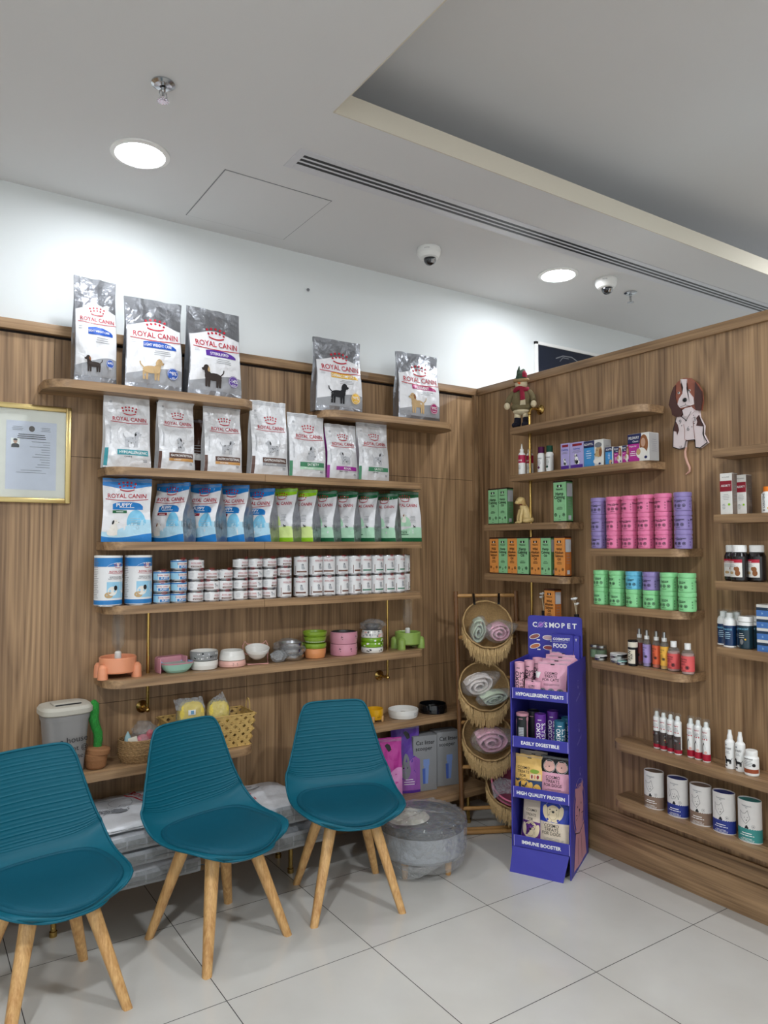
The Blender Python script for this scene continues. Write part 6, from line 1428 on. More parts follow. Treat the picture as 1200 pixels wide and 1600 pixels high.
# n2: canisters
CNW = mat('canister_white', (220, 216, 212), .5)
def canister(px, col, label, v):
    z = SHB['n2']; y = px_y(px, 1.375, z+.09); r, h = .047, .168
    def art(m, fn, r):
        m.band(fn, -3.0*r, 3.0*r, .004, lambda u: .056+.0018*sin(u*600), cm, 60, 1, .0003).text(fn, 'Vetexpert', 0, .148, .0095, GRY, d=.0006).greek(fn, 0, .139, .25*r, 1, .01, .002, GRY)
        P = [(-.5, .095), (-.55, .125), (-.35, .115), (-.1, .117), (.1, .130), (.2, .112), (.3, .098), (.1, .085), (-.05, .075), (-.25, .082), (-.4, .092), (-.5, .095)] if v != 'dog' else [(-.45, .12), (-.62, .10), (-.5, .085), (-.35, .10), (-.3, .118), (.1, .125), (.35, .118), (.5, .095), (.42, .08), (.3, .10), (.1, .082), (-.2, .078), (-.35, .098)]
        m.stroke(fn, [(a*r, b) for a, b in P], .0011, BLK, .0006).disc(fn, -.15*r, .10, .03*r, BLK, n=8).disc(fn, .08*r, .102, .03*r, BLK, n=8).disc(fn, 0, .090, .05*r, BLK, n=8)
        for a in (90, 210, 330): m.disc(fn, .0*r+.08*r*cos(rad(a)), .062+.08*r*sin(rad(a)), .09*r, BLK, n=10, d=.0009)
        m.ring(fn, .55*r, .068, .14*r, .015*r, BLK, n=16).disc(fn, .55*r, .068, .05*r, BLK, n=8)
        m.greek(fn, 0, .036, 1.3*r, 2, .009, .003, WHT, .0008).greek(fn, 0, .016, 1.3*r, 3, .005, .0015, WHT, .0008)
    cm = mat('canister_'+col[0], col[1], .5)
    t = bottle('powder_canister', [(.001, 0), (r, 0), (r, .003), (r, h-.003), (r*.985, h), (r*.95, h), (r*.94, h-.006)], CNW, label, 'canister', (1.375, y, z+.0004), art, rz=rad(6), group='oval white powder canisters', seg=44, sy=.72)
    M().lathe([(.001, h-.007), (r*.94, h-.007), (r*.94, h-.004), (.001, h-.0035)], cm, 40, sy=.72).text(lambda u, v_, d: Vector((u, v_, h-.0035+d)), 'VETEXPERT', 0, 0, .008, GRY).build('lid', t, 40)
for px, c_, lab, v in ((1022, ('taupe', (132, 108, 92)), 'white canister with taupe base and cat drawing, leftmost', 'cat'), (1059, ('blue', (36, 52, 132)), 'white canister with blue base and spaniel drawing', 'dog'), (1095, ('taupe', (132, 108, 92)), 'white canister with taupe base and cat drawing, middle of the five', 'cat'), (1131.5, ('blue', (36, 52, 132)), 'white canister with blue base and leaping dog drawing', 'd2'), (1172, ('teal', (56, 138, 134)), 'white canister with teal base at the right edge', 'cat')): canister(px, c_, lab, v)

# right edge shelves
def f_hor(m, fn, w_, h): m.band(fn, -.5*w_, .5*w_, .56*h, .82*h, MAR, 1, 1, .0004).text(fn, 'ASORTY', 0, .70*h, .075*h, WHT, .8*w_, d=.001).text(fn, 'VETOQUINOL', 0, .91*h, .03*h, BLK, .8*w_).greek(fn, 0, .48*h, .6*w_, 4, .04*h, .007*h, GRY).disc(fn, .25*w_, .24*h, .1*w_, LIM, n=10).greek(fn, -.2*w_, .24*h, .3*w_, 4, .035*h, .01*h, GRY)
for k, (a, b, top, x) in enumerate(((1130, 1149, 739, None), (1155, 1171, 740, 1.385))):
    cardB(a, b, top, 'q2', CWH, f_hor, ['slim white carton with maroon band, the nearer one', 'slim white carton with maroon band behind the first'][k], mat('carton_side_taupe', (118, 104, 94), .6), d_=.045, x=x)
def art(m, fn, r): m.text(fn, 'B CAROTENE', -.2*r, .045, .012, BLK, .08, rot=pi/2, d=.0008).disc(fn, .5*r, .02, .2*r, YEL)
X, Y, Z = Bpos(1201, 'q2', 1.36); bottle('vitamin_bottle', [(.001, 0), (.025, 0), (.027, .003), (.027, .078), (.018, .088), (.017, .09)], WHITE, 'white bottle with orange cap, cut off by the right edge', 'bottle', (X, Y, Z), art, parts=(('cap', [(.019, .088), (.019, .108), (.001, .109)], mat('orange_cap', (232, 122, 24), .4)),))
AMB = mat('black_bottle', (18, 14, 16), .15, coat=.5)
for k, (px, x) in enumerate(((1146, 1.395), (1156, 1.35), (1183, 1.385))):
    def art(m, fn, r): m.band(fn, -.95*r, .95*r, .018, .092, CWH, 12, 2, .0006).band(fn, -.95*r, .95*r, .078, .092, RB1, 10, 1, .0009).text(fn, 'beaphar', -.3*r, .083, .009, WHT, d=.0014).greek(fn, -.2*r, .070, r, 3, .005, .0014, GRY, .001).disc(fn, .4*r, .050, .25*r, FURR, .012, d=.0012).disc(fn, .2*r, .053, .18*r, FURR, .008, d=.0012).disc(fn, .45*r, .035, .28*r, FURR, .012, d=.0012).disc(fn, -.3*r, .038, .5*r, FUR3, .010, d=.001).disc(fn, -.3*r, .036, .3*r, FUR2, .006, d=.0014)
    X, Y, Z = Bpos(px, 'q3', x); bottle('syrup_bottle', [(.001, 0), (.032, 0), (.0355, .006), (.0355, .104), (.030, .118), (.022, .124)], AMB, ['black bottle with white cap, mostly hidden at the back left', 'black bottle with white cap and dog label, foremost', 'black bottle with white cap, rightmost of the three'][k], 'bottle', (X, Y, Z), art, rz=rad(-10 if k else 5), group='black syrup bottles', parts=(('cap', [(.0275, .122), (.0285, .124), (.0285, .148), (.026, .151), (.001, .151)], WHITE),))
NV = mat('navy_glossy', (22, 52, 92), .2, coat=.4); DTL = mat('dark_teal_glossy', (18, 48, 62), .2, coat=.4); VB = mat('essence_blue', (72, 116, 180), .45)
for k, (px, x) in enumerate(((1131, 1.40), (1141, 1.36), (1152, 1.40))):
    def art(m, fn, r): m.text(fn, 'DERMASENSE', 0, .074, .010, LBL, 1.6*r, d=.0008).greek(fn, .1*r, .06, r, 4, .008, .002, SKY).band(fn, -2*r, 2*r, .0, .006, WHT, 14, 1, .0006)
    X, Y, Z = Bpos(px, 'q4', x); bottle('foam_bottle', [(.001, 0), (.024, 0), (.0255, .003), (.0255, .088), (.024, .092)], NV, ['navy foam pump bottle, rear left', 'navy foam pump bottle in front, left end of its shelf', 'navy foam pump bottle, rear right'][k], 'bottle', (X, Y, Z), art, group='navy foam pump bottles', parts=(('shoulder', [(.0255, .090), (.026, .092), (.024, .112), (.018, .122), (.001, .124)], WHITE), ('pump', [(.014, .122), (.0135, .142), (.001, .145)], WHITE), ('clear_cap', [(.022, .110), (.021, .150), (.001, .152)], CLEAR)))
for k, (px, x) in enumerate(((1166, 1.36), (1177, 1.40))):
    def art(m, fn, r): m.text(fn, 'DERMOSCENT', 0, .082, .010, LBL, 1.6*r, d=.0008).greek(fn, -.2*r, .062, r, 3, .008, .002, WHT).disc(fn, -.1*r, .03, .25*r, GRY, .012).disc(fn, .4*r, .040, .12*r, YEL, n=8)
    X, Y, Z = Bpos(px, 'q4', x); bottle('serum_bottle', [(.001, 0), (.028, 0), (.0295, .003), (.0295, .094), (.0285, .096)], DTL, ['dark teal bottle with white lid beside the foam pumps', 'dark teal bottle with white lid behind its twin'][k], 'bottle', (X, Y, Z), art, group='dark teal bottles', parts=(('neck', [(.0285, .096), (.0285, .110), (.001, .111)], WHITE), ('cap', [(.030, .112), (.030, .130), (.028, .133), (.001, .133)], WHITE)))
def f_ess(m, fn, w_, h): m.band(fn, -.5*w_, .5*w_, .36*h+0, .76*h-0, mat('essence_dark', (36, 56, 78), .5), 1, 1, .0004).band(fn, -.5*w_, .5*w_, 0, .52*h, VB, 1, 1, .0006).band(fn, -.5*w_, .5*w_, .80*h, h, CWH, 1, 1, .0004).text(fn, 'ESSENTIAL 6', .12*w_, .66*h, .16*h, WHT, .7*w_, d=.001).text(fn, '5i', -.28*w_, .26*h, .22*h, SKY, d=.001)
for k in range(4):
    y = px_y(1186, 1.345, 1.2)-.055; sq_box('pipette_carton', .11, .07, .046, CWH, f'blue and white pipette carton, {["lowest", "second", "third", "topmost"][k]} of the pile at the right edge', (1.365, y, SHB['q4']+.0005+k*.0472), f_ess, SHAD, group='blue pipette cartons')

# dog clock on the partition
def PB(px, py, x=WB-.02): y = px_y(px, x, py_z(py, x, px_y(px, x, 2.1))); return y, py_z(py, x, y)
cy0, cz0 = PB(1076, 650); t = thing('dog_wall_clock', 'spaniel shaped wall clock with a swinging tail', 'clock', (WB, cy0, cz0), RB)
XC = WB-.02
def poly_px(pts):          # picture outline of the clock, as local (u across, v up) on its own plane
    o = []
    for px, py in pts:
        y, z = PB(px, py); o.append((-(y-cy0), z-cz0))
    return o
kx = lambda X, Y: (1040+X/8.42, 570+Y/8.42)
def KP(*p): return poly_px([kx(*q) for q in p])
def tri_prism(m, pts, z0, z1, m_):      # outline extruded out of the wall; bmesh fills concave outlines properly
    bm = bmesh.new(); vs_ = [bm.verts.new((u, -z1, v)) for u, v in pts]; f = bm.faces.new(vs_); bmesh.ops.triangulate(bm, faces=[f]); bm.verts.index_update()
    m.add([v.co.copy() for v in bm.verts], [[v.index for v in g.verts] for g in bm.faces], m_); n = len(pts); bm.free()
    m.add([(u, -z0, v) for u, v in pts]+[(u, -z1, v) for u, v in pts], [(i, (i+1) % n, n+(i+1) % n, n+i) for i in range(n)], m_)
BRW = mat('clock_brown', (146, 84, 64), .4, var=.1); DBR = mat('clock_dark_brown', (72, 40, 36), .4, var=.1); PKW = mat('clock_white', (222, 208, 208), .4, var=.03)
m = M()
tri_prism(m, KP((210, 570), (140, 690), (100, 860), (95, 1085), (180, 1110), (250, 1090), (265, 1000), (385, 985), (390, 1085), (450, 1095), (510, 1050), (548, 1020), (490, 910), (498, 800), (440, 690), (430, 600), (330, 540)), .002, .018, PKW); KB = m.build('body', t, 30)
m = M(); tri_prism(m, KP((215, 588), (270, 560), (345, 550), (425, 605), (400, 690), (290, 700), (240, 660)), .016, .0195, PKW); tri_prism(m, KP((226, 600), (262, 572), (345, 552), (385, 610), (300, 690), (244, 668)), .019, .0245, PKW); m.build('chest', KB, 30)
m = M()
tri_prism(m, KP((205, 585), (235, 640), (210, 680), (150, 690), (100, 660), (85, 600), (50, 530), (75, 400), (110, 290), (160, 225), (240, 175), (330, 175), (420, 250), (475, 340), (490, 480), (470, 600), (400, 600), (350, 560)), .010, .021, BRW); KH = m.build('head', t, 30)
m = M(); tri_prism(m, KP((205, 190), (285, 190), (285, 320), (370, 430), (385, 520), (330, 540), (200, 570), (165, 520), (185, 450), (230, 380), (240, 300), (205, 240)), .016, .026, PKW); m.build('muzzle', KH, 30)
for pts in (((110, 300), (140, 270), (135, 420), (160, 540), (205, 585), (235, 640), (205, 680), (150, 690), (95, 660), (85, 600), (50, 530), (75, 400)), ((395, 228), (440, 290), (480, 350), (490, 480), (470, 600), (405, 600), (388, 520), (392, 360))):
    m = M(); tri_prism(m, KP(*pts), .016, .026, DBR); m.build('ear', KH, 30)
fc = flat((0, -.0185, 0)); m = M()
m.poly(fc, KP((400, 700), (440, 655), (490, 790), (490, 810), (400, 800), (415, 750)), DBR, .0006).poly(fc, KP((130, 740), (160, 790), (175, 860), (150, 930), (140, 880), (100, 870), (100, 830)), DBR, .0006)
for (X, Y, s) in ((275, 630, '12'), (190, 750, '9'), (295, 840, '6'), (380, 715, '3')):
    (u, v), = KP((X, Y)); m.text(fc, s, u, v, .030, mat('clock_grey', (120, 118, 120), .5), d=.001)
for X, Y in ((365, 665), (375, 770), (345, 815), (210, 800)):
    (u, v), = KP((X, Y)); m.disc(fc, u, v, .0025, BLK, n=8)
m.stroke(fc, KP((235, 780), (250, 850), (250, 980)), .002, BRW).stroke(fc, KP((365, 740), (370, 850), (385, 970)), .002, BRW).stroke(fc, KP((250, 985), (300, 1000), (385, 985)), .002, BRW).stroke(fc, KP((185, 1070), (190, 1100)), .0016, BLK).stroke(fc, KP((205, 1065), (210, 1100)), .0016, BLK)
ol = KP((140, 690), (100, 860), (95, 1085), (180, 1110), (250, 1090), (265, 1000), (385, 985), (390, 1085), (450, 1095), (510, 1050), (548, 1020), (490, 910), (498, 800), (440, 690)); m.stroke(fc, ol, .004, BLK); m.build('markings', KB, 0)
m = M(); fh = flat((0, -.023, 0)); fm = flat((0, -.0265, 0))
(u, v), = KP((265, 465)); m.ball((u, -.028, v), (.011, .006, .010), BLACK, 10)
m.stroke(fm, KP((272, 500), (272, 530), (200, 560)), .0016, BLK).stroke(fm, KP((272, 530), (335, 545)), .0016, BLK)
for X, Y in ((180, 370), (318, 340)):
    (u, v), = KP((X, Y)); m.ball((u, -.024, v), (.0062, .003, .0055), WHT, 8).ball((u+.001, -.0265, v), (.0038, .002, .0042), BLACK, 6)
m.build('face', KH, 40)
m = M(); c0, = KP((280, 735)); m.stroke(lambda u, v, d=0: fc(u, v, .004+d), [c0, KP((205, 675))[0]], .0032, BLACK).stroke(lambda u, v, d=0: fc(u, v, .006+d), [c0, KP((345, 615))[0]], .0022, BLACK).disc(fc, c0[0], c0[1], .004, BLACK, d=.009); m.build('hands', t, 0)
m = M(); tp = KP((255, 1080), (240, 1140), (245, 1210), (270, 1290), (300, 1350), (300, 1400), (250, 1440)); TLM = mat('clock_tail', (206, 160, 142), .5)
m.tube([(u, -.010, v) for u, v in tp], [.0045, .0055, .006, .006, .0055, .005, .002], TLM, 10); m.build('tail', t, 60)

# ------------------------------------------------------------ indigo floor display
IND = mat('indigo_card', (60, 59, 156), .45, var=.03); INDD = IND; INL = mat('indigo_print_line', (158, 150, 214), .5); DPK = mat('display_pink', (196, 140, 152), .5); WH2 = WHT
U_ = Vector((.474, -.88, 0)).normalized(); V_ = Vector((.88, .474, 0)).normalized()
drz = math.atan2(U_.y, U_.x); DO = Vector((.943, .206, 0)); DW, DD, DH = .289, .36, 1.0
D_ = thing('floor_display', 'tall indigo cardboard treat display with four shelves', 'display stand', DO, drz)
T_K = .006
M().rbox((0, 0, 0), (T_K, DD, DH), IND, .001, 1).build('left_panel', D_)
m = M().rbox((DW-T_K, 0, 0), (DW, DD, DH), IND, .001, 1); fs = flat((DW+.0004, 0, 0), (0, 1, 0), (0, 0, 1), (1, 0, 0))
for zz_, yy_ in ((.86, .18), (.645, .19), (.43, .20)):
    m.ring(fs, yy_, zz_+.03, .016, .0016, INL).band(fs, yy_-.006, yy_+.006, zz_+.005, zz_+.016, INL, 1, 1).text(fs, 'ABSOLUTELY', yy_, zz_-.035, .016, INL, .10, rot=.30)
m.ring(fs, .17, .30, .125, .0020, INL, n=40)
m.disc(fs, .17, .275, .085, DPK, .115, d=.0008, n=28).poly(fs, [(.10, .35), (.09, .40), (.15, .385)], DPK, .0009).poly(fs, [(.20, .385), (.25, .40), (.25, .34)], DPK, .0009)
m.poly(fs, [(.10, .20), (.26, .20), (.31, .02), (.05, .02)], DPK, .0009).disc(fs, .17, .015+.02, .12, DPK, .02, d=.001)
m.ring(fs, .17, .28, .118, .005, DPK, n=36).stroke(fs, [(.13, .25), (.10, .245)], .0038, BLK).stroke(fs, [(.13, .26), (.10, .27)], .0038, BLK).stroke(fs, [(.21, .25), (.25, .245)], .0038, BLK).disc(fs, .17, .275, .010, BLK, .007, d=.0016).disc(fs, .135, .30, .006, BLK, d=.0016, n=8).disc(fs, .205, .30, .006, BLK, d=.0016, n=8).stroke(fs, [(.17, .27), (.17, .255), (.155, .245)], .0038, BLK).stroke(fs, [(.08, .19), (.17, .165), (.27, .19)], .0045, BLK).stroke(fs, [(.14, .15), (.13, .03)], .0038, BLK).stroke(fs, [(.20, .15), (.21, .03)], .0038, BLK).disc(fs, .12, .41, .008, DPK, n=10)
m.build('right_panel', D_, 30)
m = M(); hz0, hz1, hy = .30, 1.205, .30; rr = .018
out = [(0.002, hz0), (DW-.002, hz0), (DW-.002, hz1-rr)]+[(DW-.002-rr+rr*cos(a), hz1-rr+rr*sin(a)) for a in (pi/6, pi/3, pi/2)]+[(.002+rr-rr*sin(a), hz1-rr+rr*cos(a)) for a in (0, pi/6, pi/3, pi/2)]
tri_prism(m, out, -hy-.005, -hy, IND); fh = flat((0, hy-.0004, 0)); HB = m.build('header_board', D_, 30)
m = M()
for q, l_ in enumerate('C SMOPET'):
    if l_ != ' ': m.text(fh, l_, .040+.0298*q, 1.158, .036, WH2, bold=.03)
m.ring(fh, .072, 1.158, .0135, .003, INL, n=20).disc(fh, .072, 1.158, .0105, mat('planet_violet', (150, 92, 190), .5)).stroke(fh, [(.052, 1.143), (.058, 1.146), (.088, 1.170), (.092, 1.174)], .003, mat('planet_ring', (206, 160, 224), .5))
fd = [(.038, 1.095, (150, 92, 84)), (.110, 1.092, (196, 164, 170)), (.180, 1.090, (170, 90, 100)), (.245, 1.086, (120, 70, 120)), (.040, 1.045, (196, 120, 80)), (.112, 1.040, (160, 76, 80))]
for k, (u, v, c_) in enumerate(fd):
    m.disc(fh, u, v, .030, WH2, .013, d=.001, rot=.3*(1-k % 2)).disc(fh, u, v, .026, mat('treat_%d' % k, c_, .6), .010, d=.0014, rot=.3*(1-k % 2)).greek(fh, u+.02, v-.020, .026, 1, .01, .006, WH2, .001)
m.build('header_print', HB, 0)
shz = [.875, .640, .398, .165]; frt = ['HYPOALLERGENIC TREATS', 'EASILY DIGESTIBLE', 'HIGH QUALITY PROTEIN', 'IMMUNE BOOSTER']
for k, (z0, wd_) in enumerate(zip(shz, frt)):
    zb = z0-.050; M().rbox((T_K, .004, zb), (DW-T_K, hy if k else hy, zb+.005), IND, .0008, 1).build('shelf', D_)
    sf = M().rbox((.012, -.006, z0-.050), (DW-.004, -.001, z0+.004), IND, .0012, 1).build('shelf_front', D_, 30); m = M(); fp = flat((0, -.0063, 0)); m.text(fp, wd_, DW/2+.003, z0-.025, .0225, WH2, .235, bold=.035, d=.0004)
    for q in (.0125, DW-.0075): m.band(fp, q, q+.0035, z0-.049, z0+.003, INL, 1, 1, .0003)
    m.build('lettering', sf, 0)
m = M().add([(.006, -.002, .112), (DW-.008, -.002, .112), (DW-.028, -.040, .0), (-.0, -.036, .0), (.006, .003, .112), (DW-.008, .003, .112), (DW-.028, -.035, .0), (0, -.031, .0)], [(0, 1, 2, 3), (7, 6, 5, 4), (0, 4, 5, 1), (1, 5, 6, 2), (2, 6, 7, 3), (3, 7, 4, 0)], IND); m.build('kick_flap', D_, 0)
M().box((T_K, hy+.001, .0), (DW-T_K, hy+.004, .35), IND).build('rear_panel', D_, 0)
def dp(x, y, z): return DO+U_*x+V_*y+Vector((0, 0, z))
PKT = mat('treat_pink', (228, 172, 188), .42); MK = {}
def tube_(x, y, z, r, h, c_, label, txt=BLK, rz=0, lid=None, word=True):
    t = thing('treat_tube', label, 'tube', dp(x, y, z+.0004), drz+rz); cm = mat('treat_tube_%d_%d_%d' % c_, c_, .42)
    m = M().lathe([(.001, 0), (r, 0), (r, h-.012)], cm, 32, cap=1); fn = cyl(r)
    if word: m.text(fn, 'COSMO', -.25*r, h*.42, .030, txt, h*.66, rot=pi/2, bold=.01, d=.0008).text(fn, 'TREATS', .75*r, h*.42, .030, txt, h*.66, rot=pi/2, bold=.01, d=.0008)
    m.disc(fn, 1.5*r*1.0, h*.45, .25*r, BLK, .28*h, d=.0006, n=14).greek(fn, 0, h*.83, 1.0*r, 1, .01, .003, txt)
    m.build('body', t, 40); M().lathe([(r*1.005, h-.0125), (r*1.01, h-.001), (r*.96, h), (r*.93, h-.003), (.001, h-.003)], lid or cm, 32, cap=0).build('lid', t, 40); return t
z0 = .831
tube_(.035, .045, z0, .024, .165, (226, 170, 186), 'pink treat tube, nearest of three on the top display shelf'); tube_(.062, .115, z0, .024, .165, (226, 170, 186), 'pink treat tube, middle of three on the top display shelf'); tube_(.085, .185, z0, .024, .170, (226, 170, 186), 'pink treat tube, farthest of three on the top display shelf')
def treat_pouch(x, y, z, W, H, D, cm, label, lines, art=None, rz=0, lean=0., rx=0, seed=1, tc_=BLK, name='treat_pouch', tsz=.9, tx=-.04):
    m, fn, sl, F = bag_body(W, H, D, seed+200, cm, cm, cm, pinch=.75, puck=.35, fold=.004)
    n = len(lines)
    for i, l in enumerate(lines): m.text(fn, l, tx*W, H*(.80-.105*tsz*i*1.0-.12), .115*W*tsz*1.2, tc_, .62*W, bold=.004, d=.002)
    m.greek(fn, 0, H*(.68-.105*n), .6*W, 2, .03*H, .007*H, tc_, .0016, seed); m.stroke(fn, [(-.07*W, .93*H), (.07*W, .93*H)], .004, BLK, .0016)
    if art: art(m, fn, W, H)
    t = thing(name, label, 'pouch', dp(x, y, z+.0005), drz+rz, rx=rx); m.build('pouch', t, 60); sl.build('top_seal', t, 60); return t
CT = ['COSMO', 'TREATS', 'FOR CATS']; DG3 = ['COSMO', 'TREATS', 'FOR DOGS']; DG = ['COSMO', 'TREATS', 'FOR', 'DOGS']
def cat_art(m, fn, W, H):
    for k in (-.3, .0, .3): m.disc(fn, k*W, .17*H, .12*W, GRY, .08*H, d=.0016).disc(fn, k*W, .17*H, .03*W, BLK, .04*H, d=.002)
def dogface(c_, bgm, frac, cx=-.05, line=BLK, r=.30):
    def f(m, fn, W, H):
        if bgm: m.band(fn, -.48*W, .48*W, .0, frac*H, bgm, 14, 6, .0010)
        cz = (frac-.16)*H; m.disc(fn, cx*W, cz-.02*H, r*W, c_, r*W*.95, d=.0018, n=22).disc(fn, (cx-.25)*W, cz-.01*H, .09*W, c_, .13*H, d=.0022, rot=.2).disc(fn, (cx+.25)*W, cz-.01*H, .09*W, c_, .13*H, d=.0022, rot=-.2)
        m.ring(fn, cx*W, cz-.06*H, .13*W, .006*W, line, d=.0026).disc(fn, cx*W, cz-.0*H, .045*W, line, .02*H, d=.003).disc(fn, (cx-.11)*W, cz+.045*H, .02*W, line, d=.003, n=8).disc(fn, (cx+.11)*W, cz+.045*H, .02*W, line, d=.003, n=8).stroke(fn, [((cx-.2)*W, cz+.10*H), ((cx-.17)*W, cz-.1*H)], .006*W, line, .0028).stroke(fn, [((cx+.2)*W, cz+.10*H), ((cx+.17)*W, cz-.1*H)], .006*W, line, .0028)
    return f
CRT = foil('treat_cream', (216, 200, 178), .4, .05, .3, 9); YLT = foil('treat_yellow', (226, 184, 104), .4, .05, .3, 9); PKF = foil('treat_pink_film', (220, 160, 180), .4, .05, .3, 9); NVT = pcol('treat_navy', (38, 60, 98)); RBL = foil('treat_royal_blue', (32, 56, 160), .4, .05, .3, 9); CRM2 = mat('cream_drawing', (224, 206, 170), .5); YD = mat('yellow_drawing', (226, 176, 84), .5)
for k in range(4):
    treat_pouch(.190+.005*k, .060+.052*k, z0+.001, .145, .170+.012*k, .03, PKF, ['pink cat treat pouch in front on the top display shelf', 'pink cat treat pouch, second in the top display row', 'pink cat treat pouch, third in the top display row', 'pink cat treat pouch, rearmost in the top display row'][k], CT, cat_art, rx=rad(-14), rz=rad(4), seed=k)
treat_pouch(.105, .020, z0, .080, .085, .022, PKF, 'small pink pouch with a round cap between tubes and cat treats', ['COSMO', 'TREATS', 'CATS'], rx=rad(-8), rz=rad(-2), seed=9)
for k, (x, y) in enumerate(((.120, .085), (.150, .120))):
    t = thing('spouted_pouch', ['small spouted pouch with white cap, left', 'small spouted pouch with white cap, right'][k], 'pouch', dp(x, y, z0+.0004), drz); M().lathe([(.001, 0), (.022, 0), (.026, .04), (.014, .088), (.009, .092)], PKF, 20, sy=.5).build('body', t); M().lathe([(.014, .090), (.014, .118), (.001, .119)], WHITE, 18).build('cap', t)
for k in range(2):
    t = thing('food_carton', ['indigo food carton leaning on the header, front one', 'indigo food carton behind the first one'][k], 'box', dp(.195+.035*k, .275-.022*0+.0, z0+.0004), drz, 'indigo cartons by the display header')
    if k == 0: m = M().rbox((-.055, -.018, 0), (.055, .018, .285), IND, .001, 1)
    else: m = M().rbox((.022, -.016, 0), (.050, .018, .280), IND, .001, 1)
    fn = flat((0, -.0183, 0))
    if k == 0: m.text(fn, 'COSMOPET', -.004, .262, .017, WHT, .088, bold=.03, d=.0004).text(fn, 'FOOD', -.012, .228, .029, WHT, .07, bold=.03, d=.0004).band(fn, -.05, .03, .248, .2495, LGRY, 1, 1, .0004)
    else: m.text(fn, 'T', .036, .262, .017, WHT, bold=.03, d=.0024)
    m.build('carton', t, 30); M().box((-.05, -.015, .2853), (.05, .015, .2858), IND).build('lid_flap', t, 0) if k == 0 else None
z1 = shz[1]-.0445
tube_(.050, .035, z1, .030, .155, (30, 36, 36), 'black treat tube with pink shapes, front left on the second display shelf', DPK, word=False, lid=DPK)
t_ = tube_(.085, .100, z1, .030, .158, (26, 26, 34), 'black treat tube standing behind the first black one', DPK, word=False)
tube_(.138, .040, z1, .027, .158, (96, 44, 142), 'violet treat tube with white lettering, centre of the second display shelf', WHT, rad(8)); tube_(.180, .110, z1, .027, .163, (100, 50, 146), 'violet treat tube behind the lettered violet one', WHT)
tube_(.235, .040, z1, .027, .135, (44, 104, 128), 'petrol blue treat tube with white lettering', WHT, rad(10)); tube_(.262-.012, .110, z1, .026, .138, (44, 104, 128), 'petrol blue treat tube behind the lettered one', WHT)
m = M(); fnk = cyl(.0302)
m.band(fnk, -.012, .014, .02, .09, LGRY, 4, 1, .0006)
for k in range(9): m.band(fnk, -.010, .012, .025+.0075*k, .027+.0075*k, BLK, 3, 1, .001)
m.disc(fnk, -.034, .115, .010, DPK, .014).band(fnk, -.040, -.030, .02, .12, DPK, 3, 3, .0005).disc(fnk, .036, .13, .008, DPK, .012).band(fnk, .031, .038, .03, .13, DPK, 3, 3, .0005).disc(fnk, .036, .03, .010, DPK, .012)
o = m.build('label_print', None, 0); o.parent = [q for q in bpy.data.objects if q.get('label') == 'black treat tube with pink shapes, front left on the second display shelf'][0]
z2_ = shz[2]-.0445
def ydog(m, fn, W, H): dogface(YD, NVT, .40, -.18, r=.26)(m, fn, W, H); m.disc(fn, .30*W, .18*H, .13*W, YD, .14*H, d=.002).disc(fn, .30*W, .18*H, .03*W, BLK, d=.0026); m.band(fn, .05*W, .42*W, .42*H, .56*H, CRM2, 6, 2, .0014).disc(fn, .12*W, .49*H, .03*W, MAR, .05*H, d=.002).disc(fn, .22*W, .49*H, .03*W, ORG, .05*H, d=.002).disc(fn, .32*W, .49*H, .04*W, MAR, .05*H, d=.002).disc(fn, .2*W, .62*H, .16*W, OLIVE, .05*H, d=.0018)
treat_pouch(.080, .040, z2_, .145, .190, .04, YLT, 'yellow dog treat pouch on the third display shelf', DG, ydog, rx=rad(-4), seed=11, tx=-.2)
treat_pouch(.085, .090, z2_, .140, .198, .035, CRT, 'cream treat pouch behind the yellow one', DG, None, rx=rad(-4), seed=12)
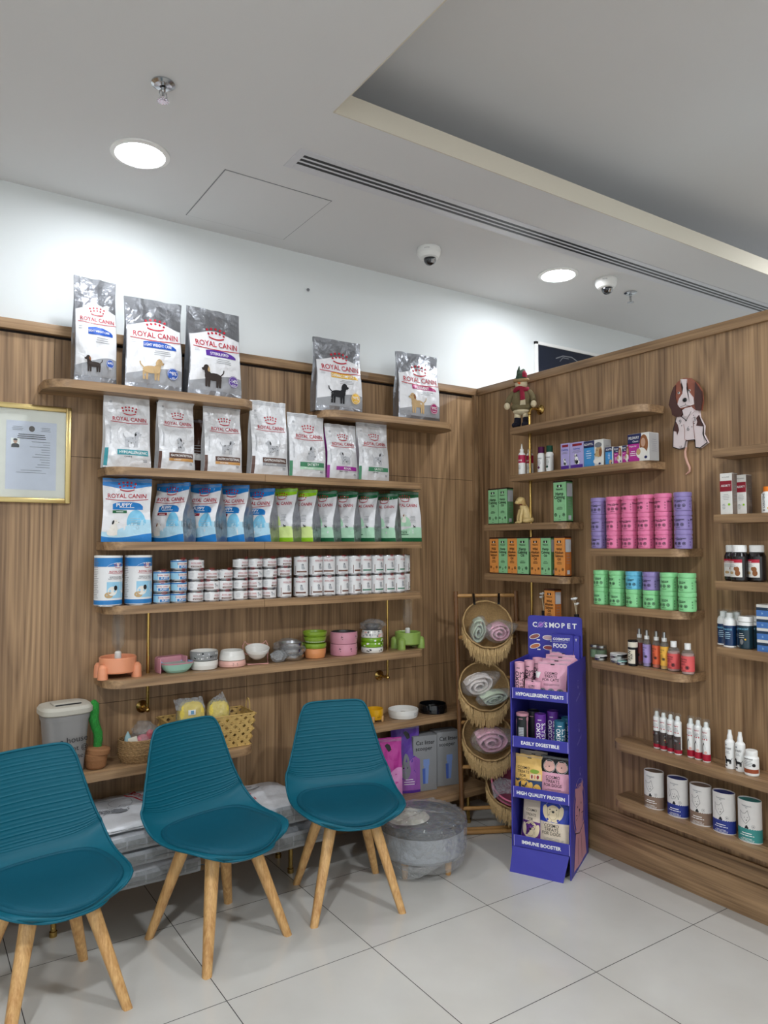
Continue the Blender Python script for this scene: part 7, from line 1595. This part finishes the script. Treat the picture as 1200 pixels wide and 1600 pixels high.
def pdog(m, fn, W, H):
    m.band(fn, -.48*W, .48*W, .62*H, .93*H, BLACK, 12, 5, .001)
    for cx in (-.20, .22): m.disc(fn, cx*W, .76*H, .19*W, PALEP, .12*H, d=.0018).ring(fn, cx*W, .76*H, .20*W, .008*W, WHT, d=.002).disc(fn, cx*W, .76*H, .02*W, BLK, d=.0024).poly(fn, [((cx-.15)*W, .82*H), ((cx-.12)*W, .90*H), ((cx-.04)*W, .85*H)], PALEP, .002).poly(fn, [((cx+.15)*W, .82*H), ((cx+.12)*W, .90*H), ((cx+.04)*W, .85*H)], PALEP, .002)
    m.band(fn, -.35*W, .1*W, .03*H, .10*H, MAR, 4, 1, .002)
m_, = [None]
def pk_pouch():
    m, fn, sl, F = bag_body(.145, .200, .04, 213, PKF, BLACK, PKF, pinch=.75, puck=.35, fold=.004); W, H = .145, .200
    pdog(m, fn, W, H)
    for i, l in enumerate(DG3): m.text(fn, l, -.06*W, H*(.52-.09*i), .14*W, BLK, .62*W, bold=.004, d=.002)
    m.greek(fn, 0, .24*H, .7*W, 2, .025*H, .006*H, BLK, .0016)
    t = thing('treat_pouch', 'pink and black dog treat pouch on the third display shelf', 'pouch', dp(.208, .040, z2_+.0005), drz, rx=rad(-4)); m.build('pouch', t, 60); sl.build('top_seal', t, 60)
pk_pouch()
z3_ = shz[3]-.0445
treat_pouch(.100, .050, z3_, .140, .225, .05, CRT, 'cream and purple dog treat pouch, bottom display shelf, left', DG, dogface(CRM2, pcol('treat_purple', (92, 40, 120)), .46, -.10), rx=rad(-10), rz=rad(-8), seed=14, tx=-.15, tsz=.85)
def bl_pouch():
    m, fn, sl, F = bag_body(.150, .235, .05, 215, RBL, RBL, CRT, pinch=.75, puck=.35, fold=.004); W, H = .150, .235
    m.band(fn, -.48*W, .48*W, .0, .52*H, CRT, 14, 6, .001); m.ring(fn, -.05*W, .72*H, .32*W, .006*W, WHT, d=.0014)
    dogface(CRM2, None, .88, -.05, r=.24)(m, fn, W, H); m.poly(fn, [(-.22*W, .53*H), (.12*W, .53*H), (.06*W, .60*H), (-.16*W, .60*H)], CRM2, .0022)
    for i, l in enumerate(DG3): m.text(fn, l, -.08*W, H*(.46-.075*i), .14*W, BLK, .62*W, bold=.004, d=.002)
    m.greek(fn, 0, .22*H, .7*W, 4, .022*H, .005*H, GRY, .0016)
    t = thing('treat_pouch', 'royal blue and cream dog treat pouch, bottom display shelf, right', 'pouch', dp(.203, .035, z3_+.0005), drz, rx=rad(-6)); m.build('pouch', t, 60); sl.build('top_seal', t, 60)
bl_pouch()
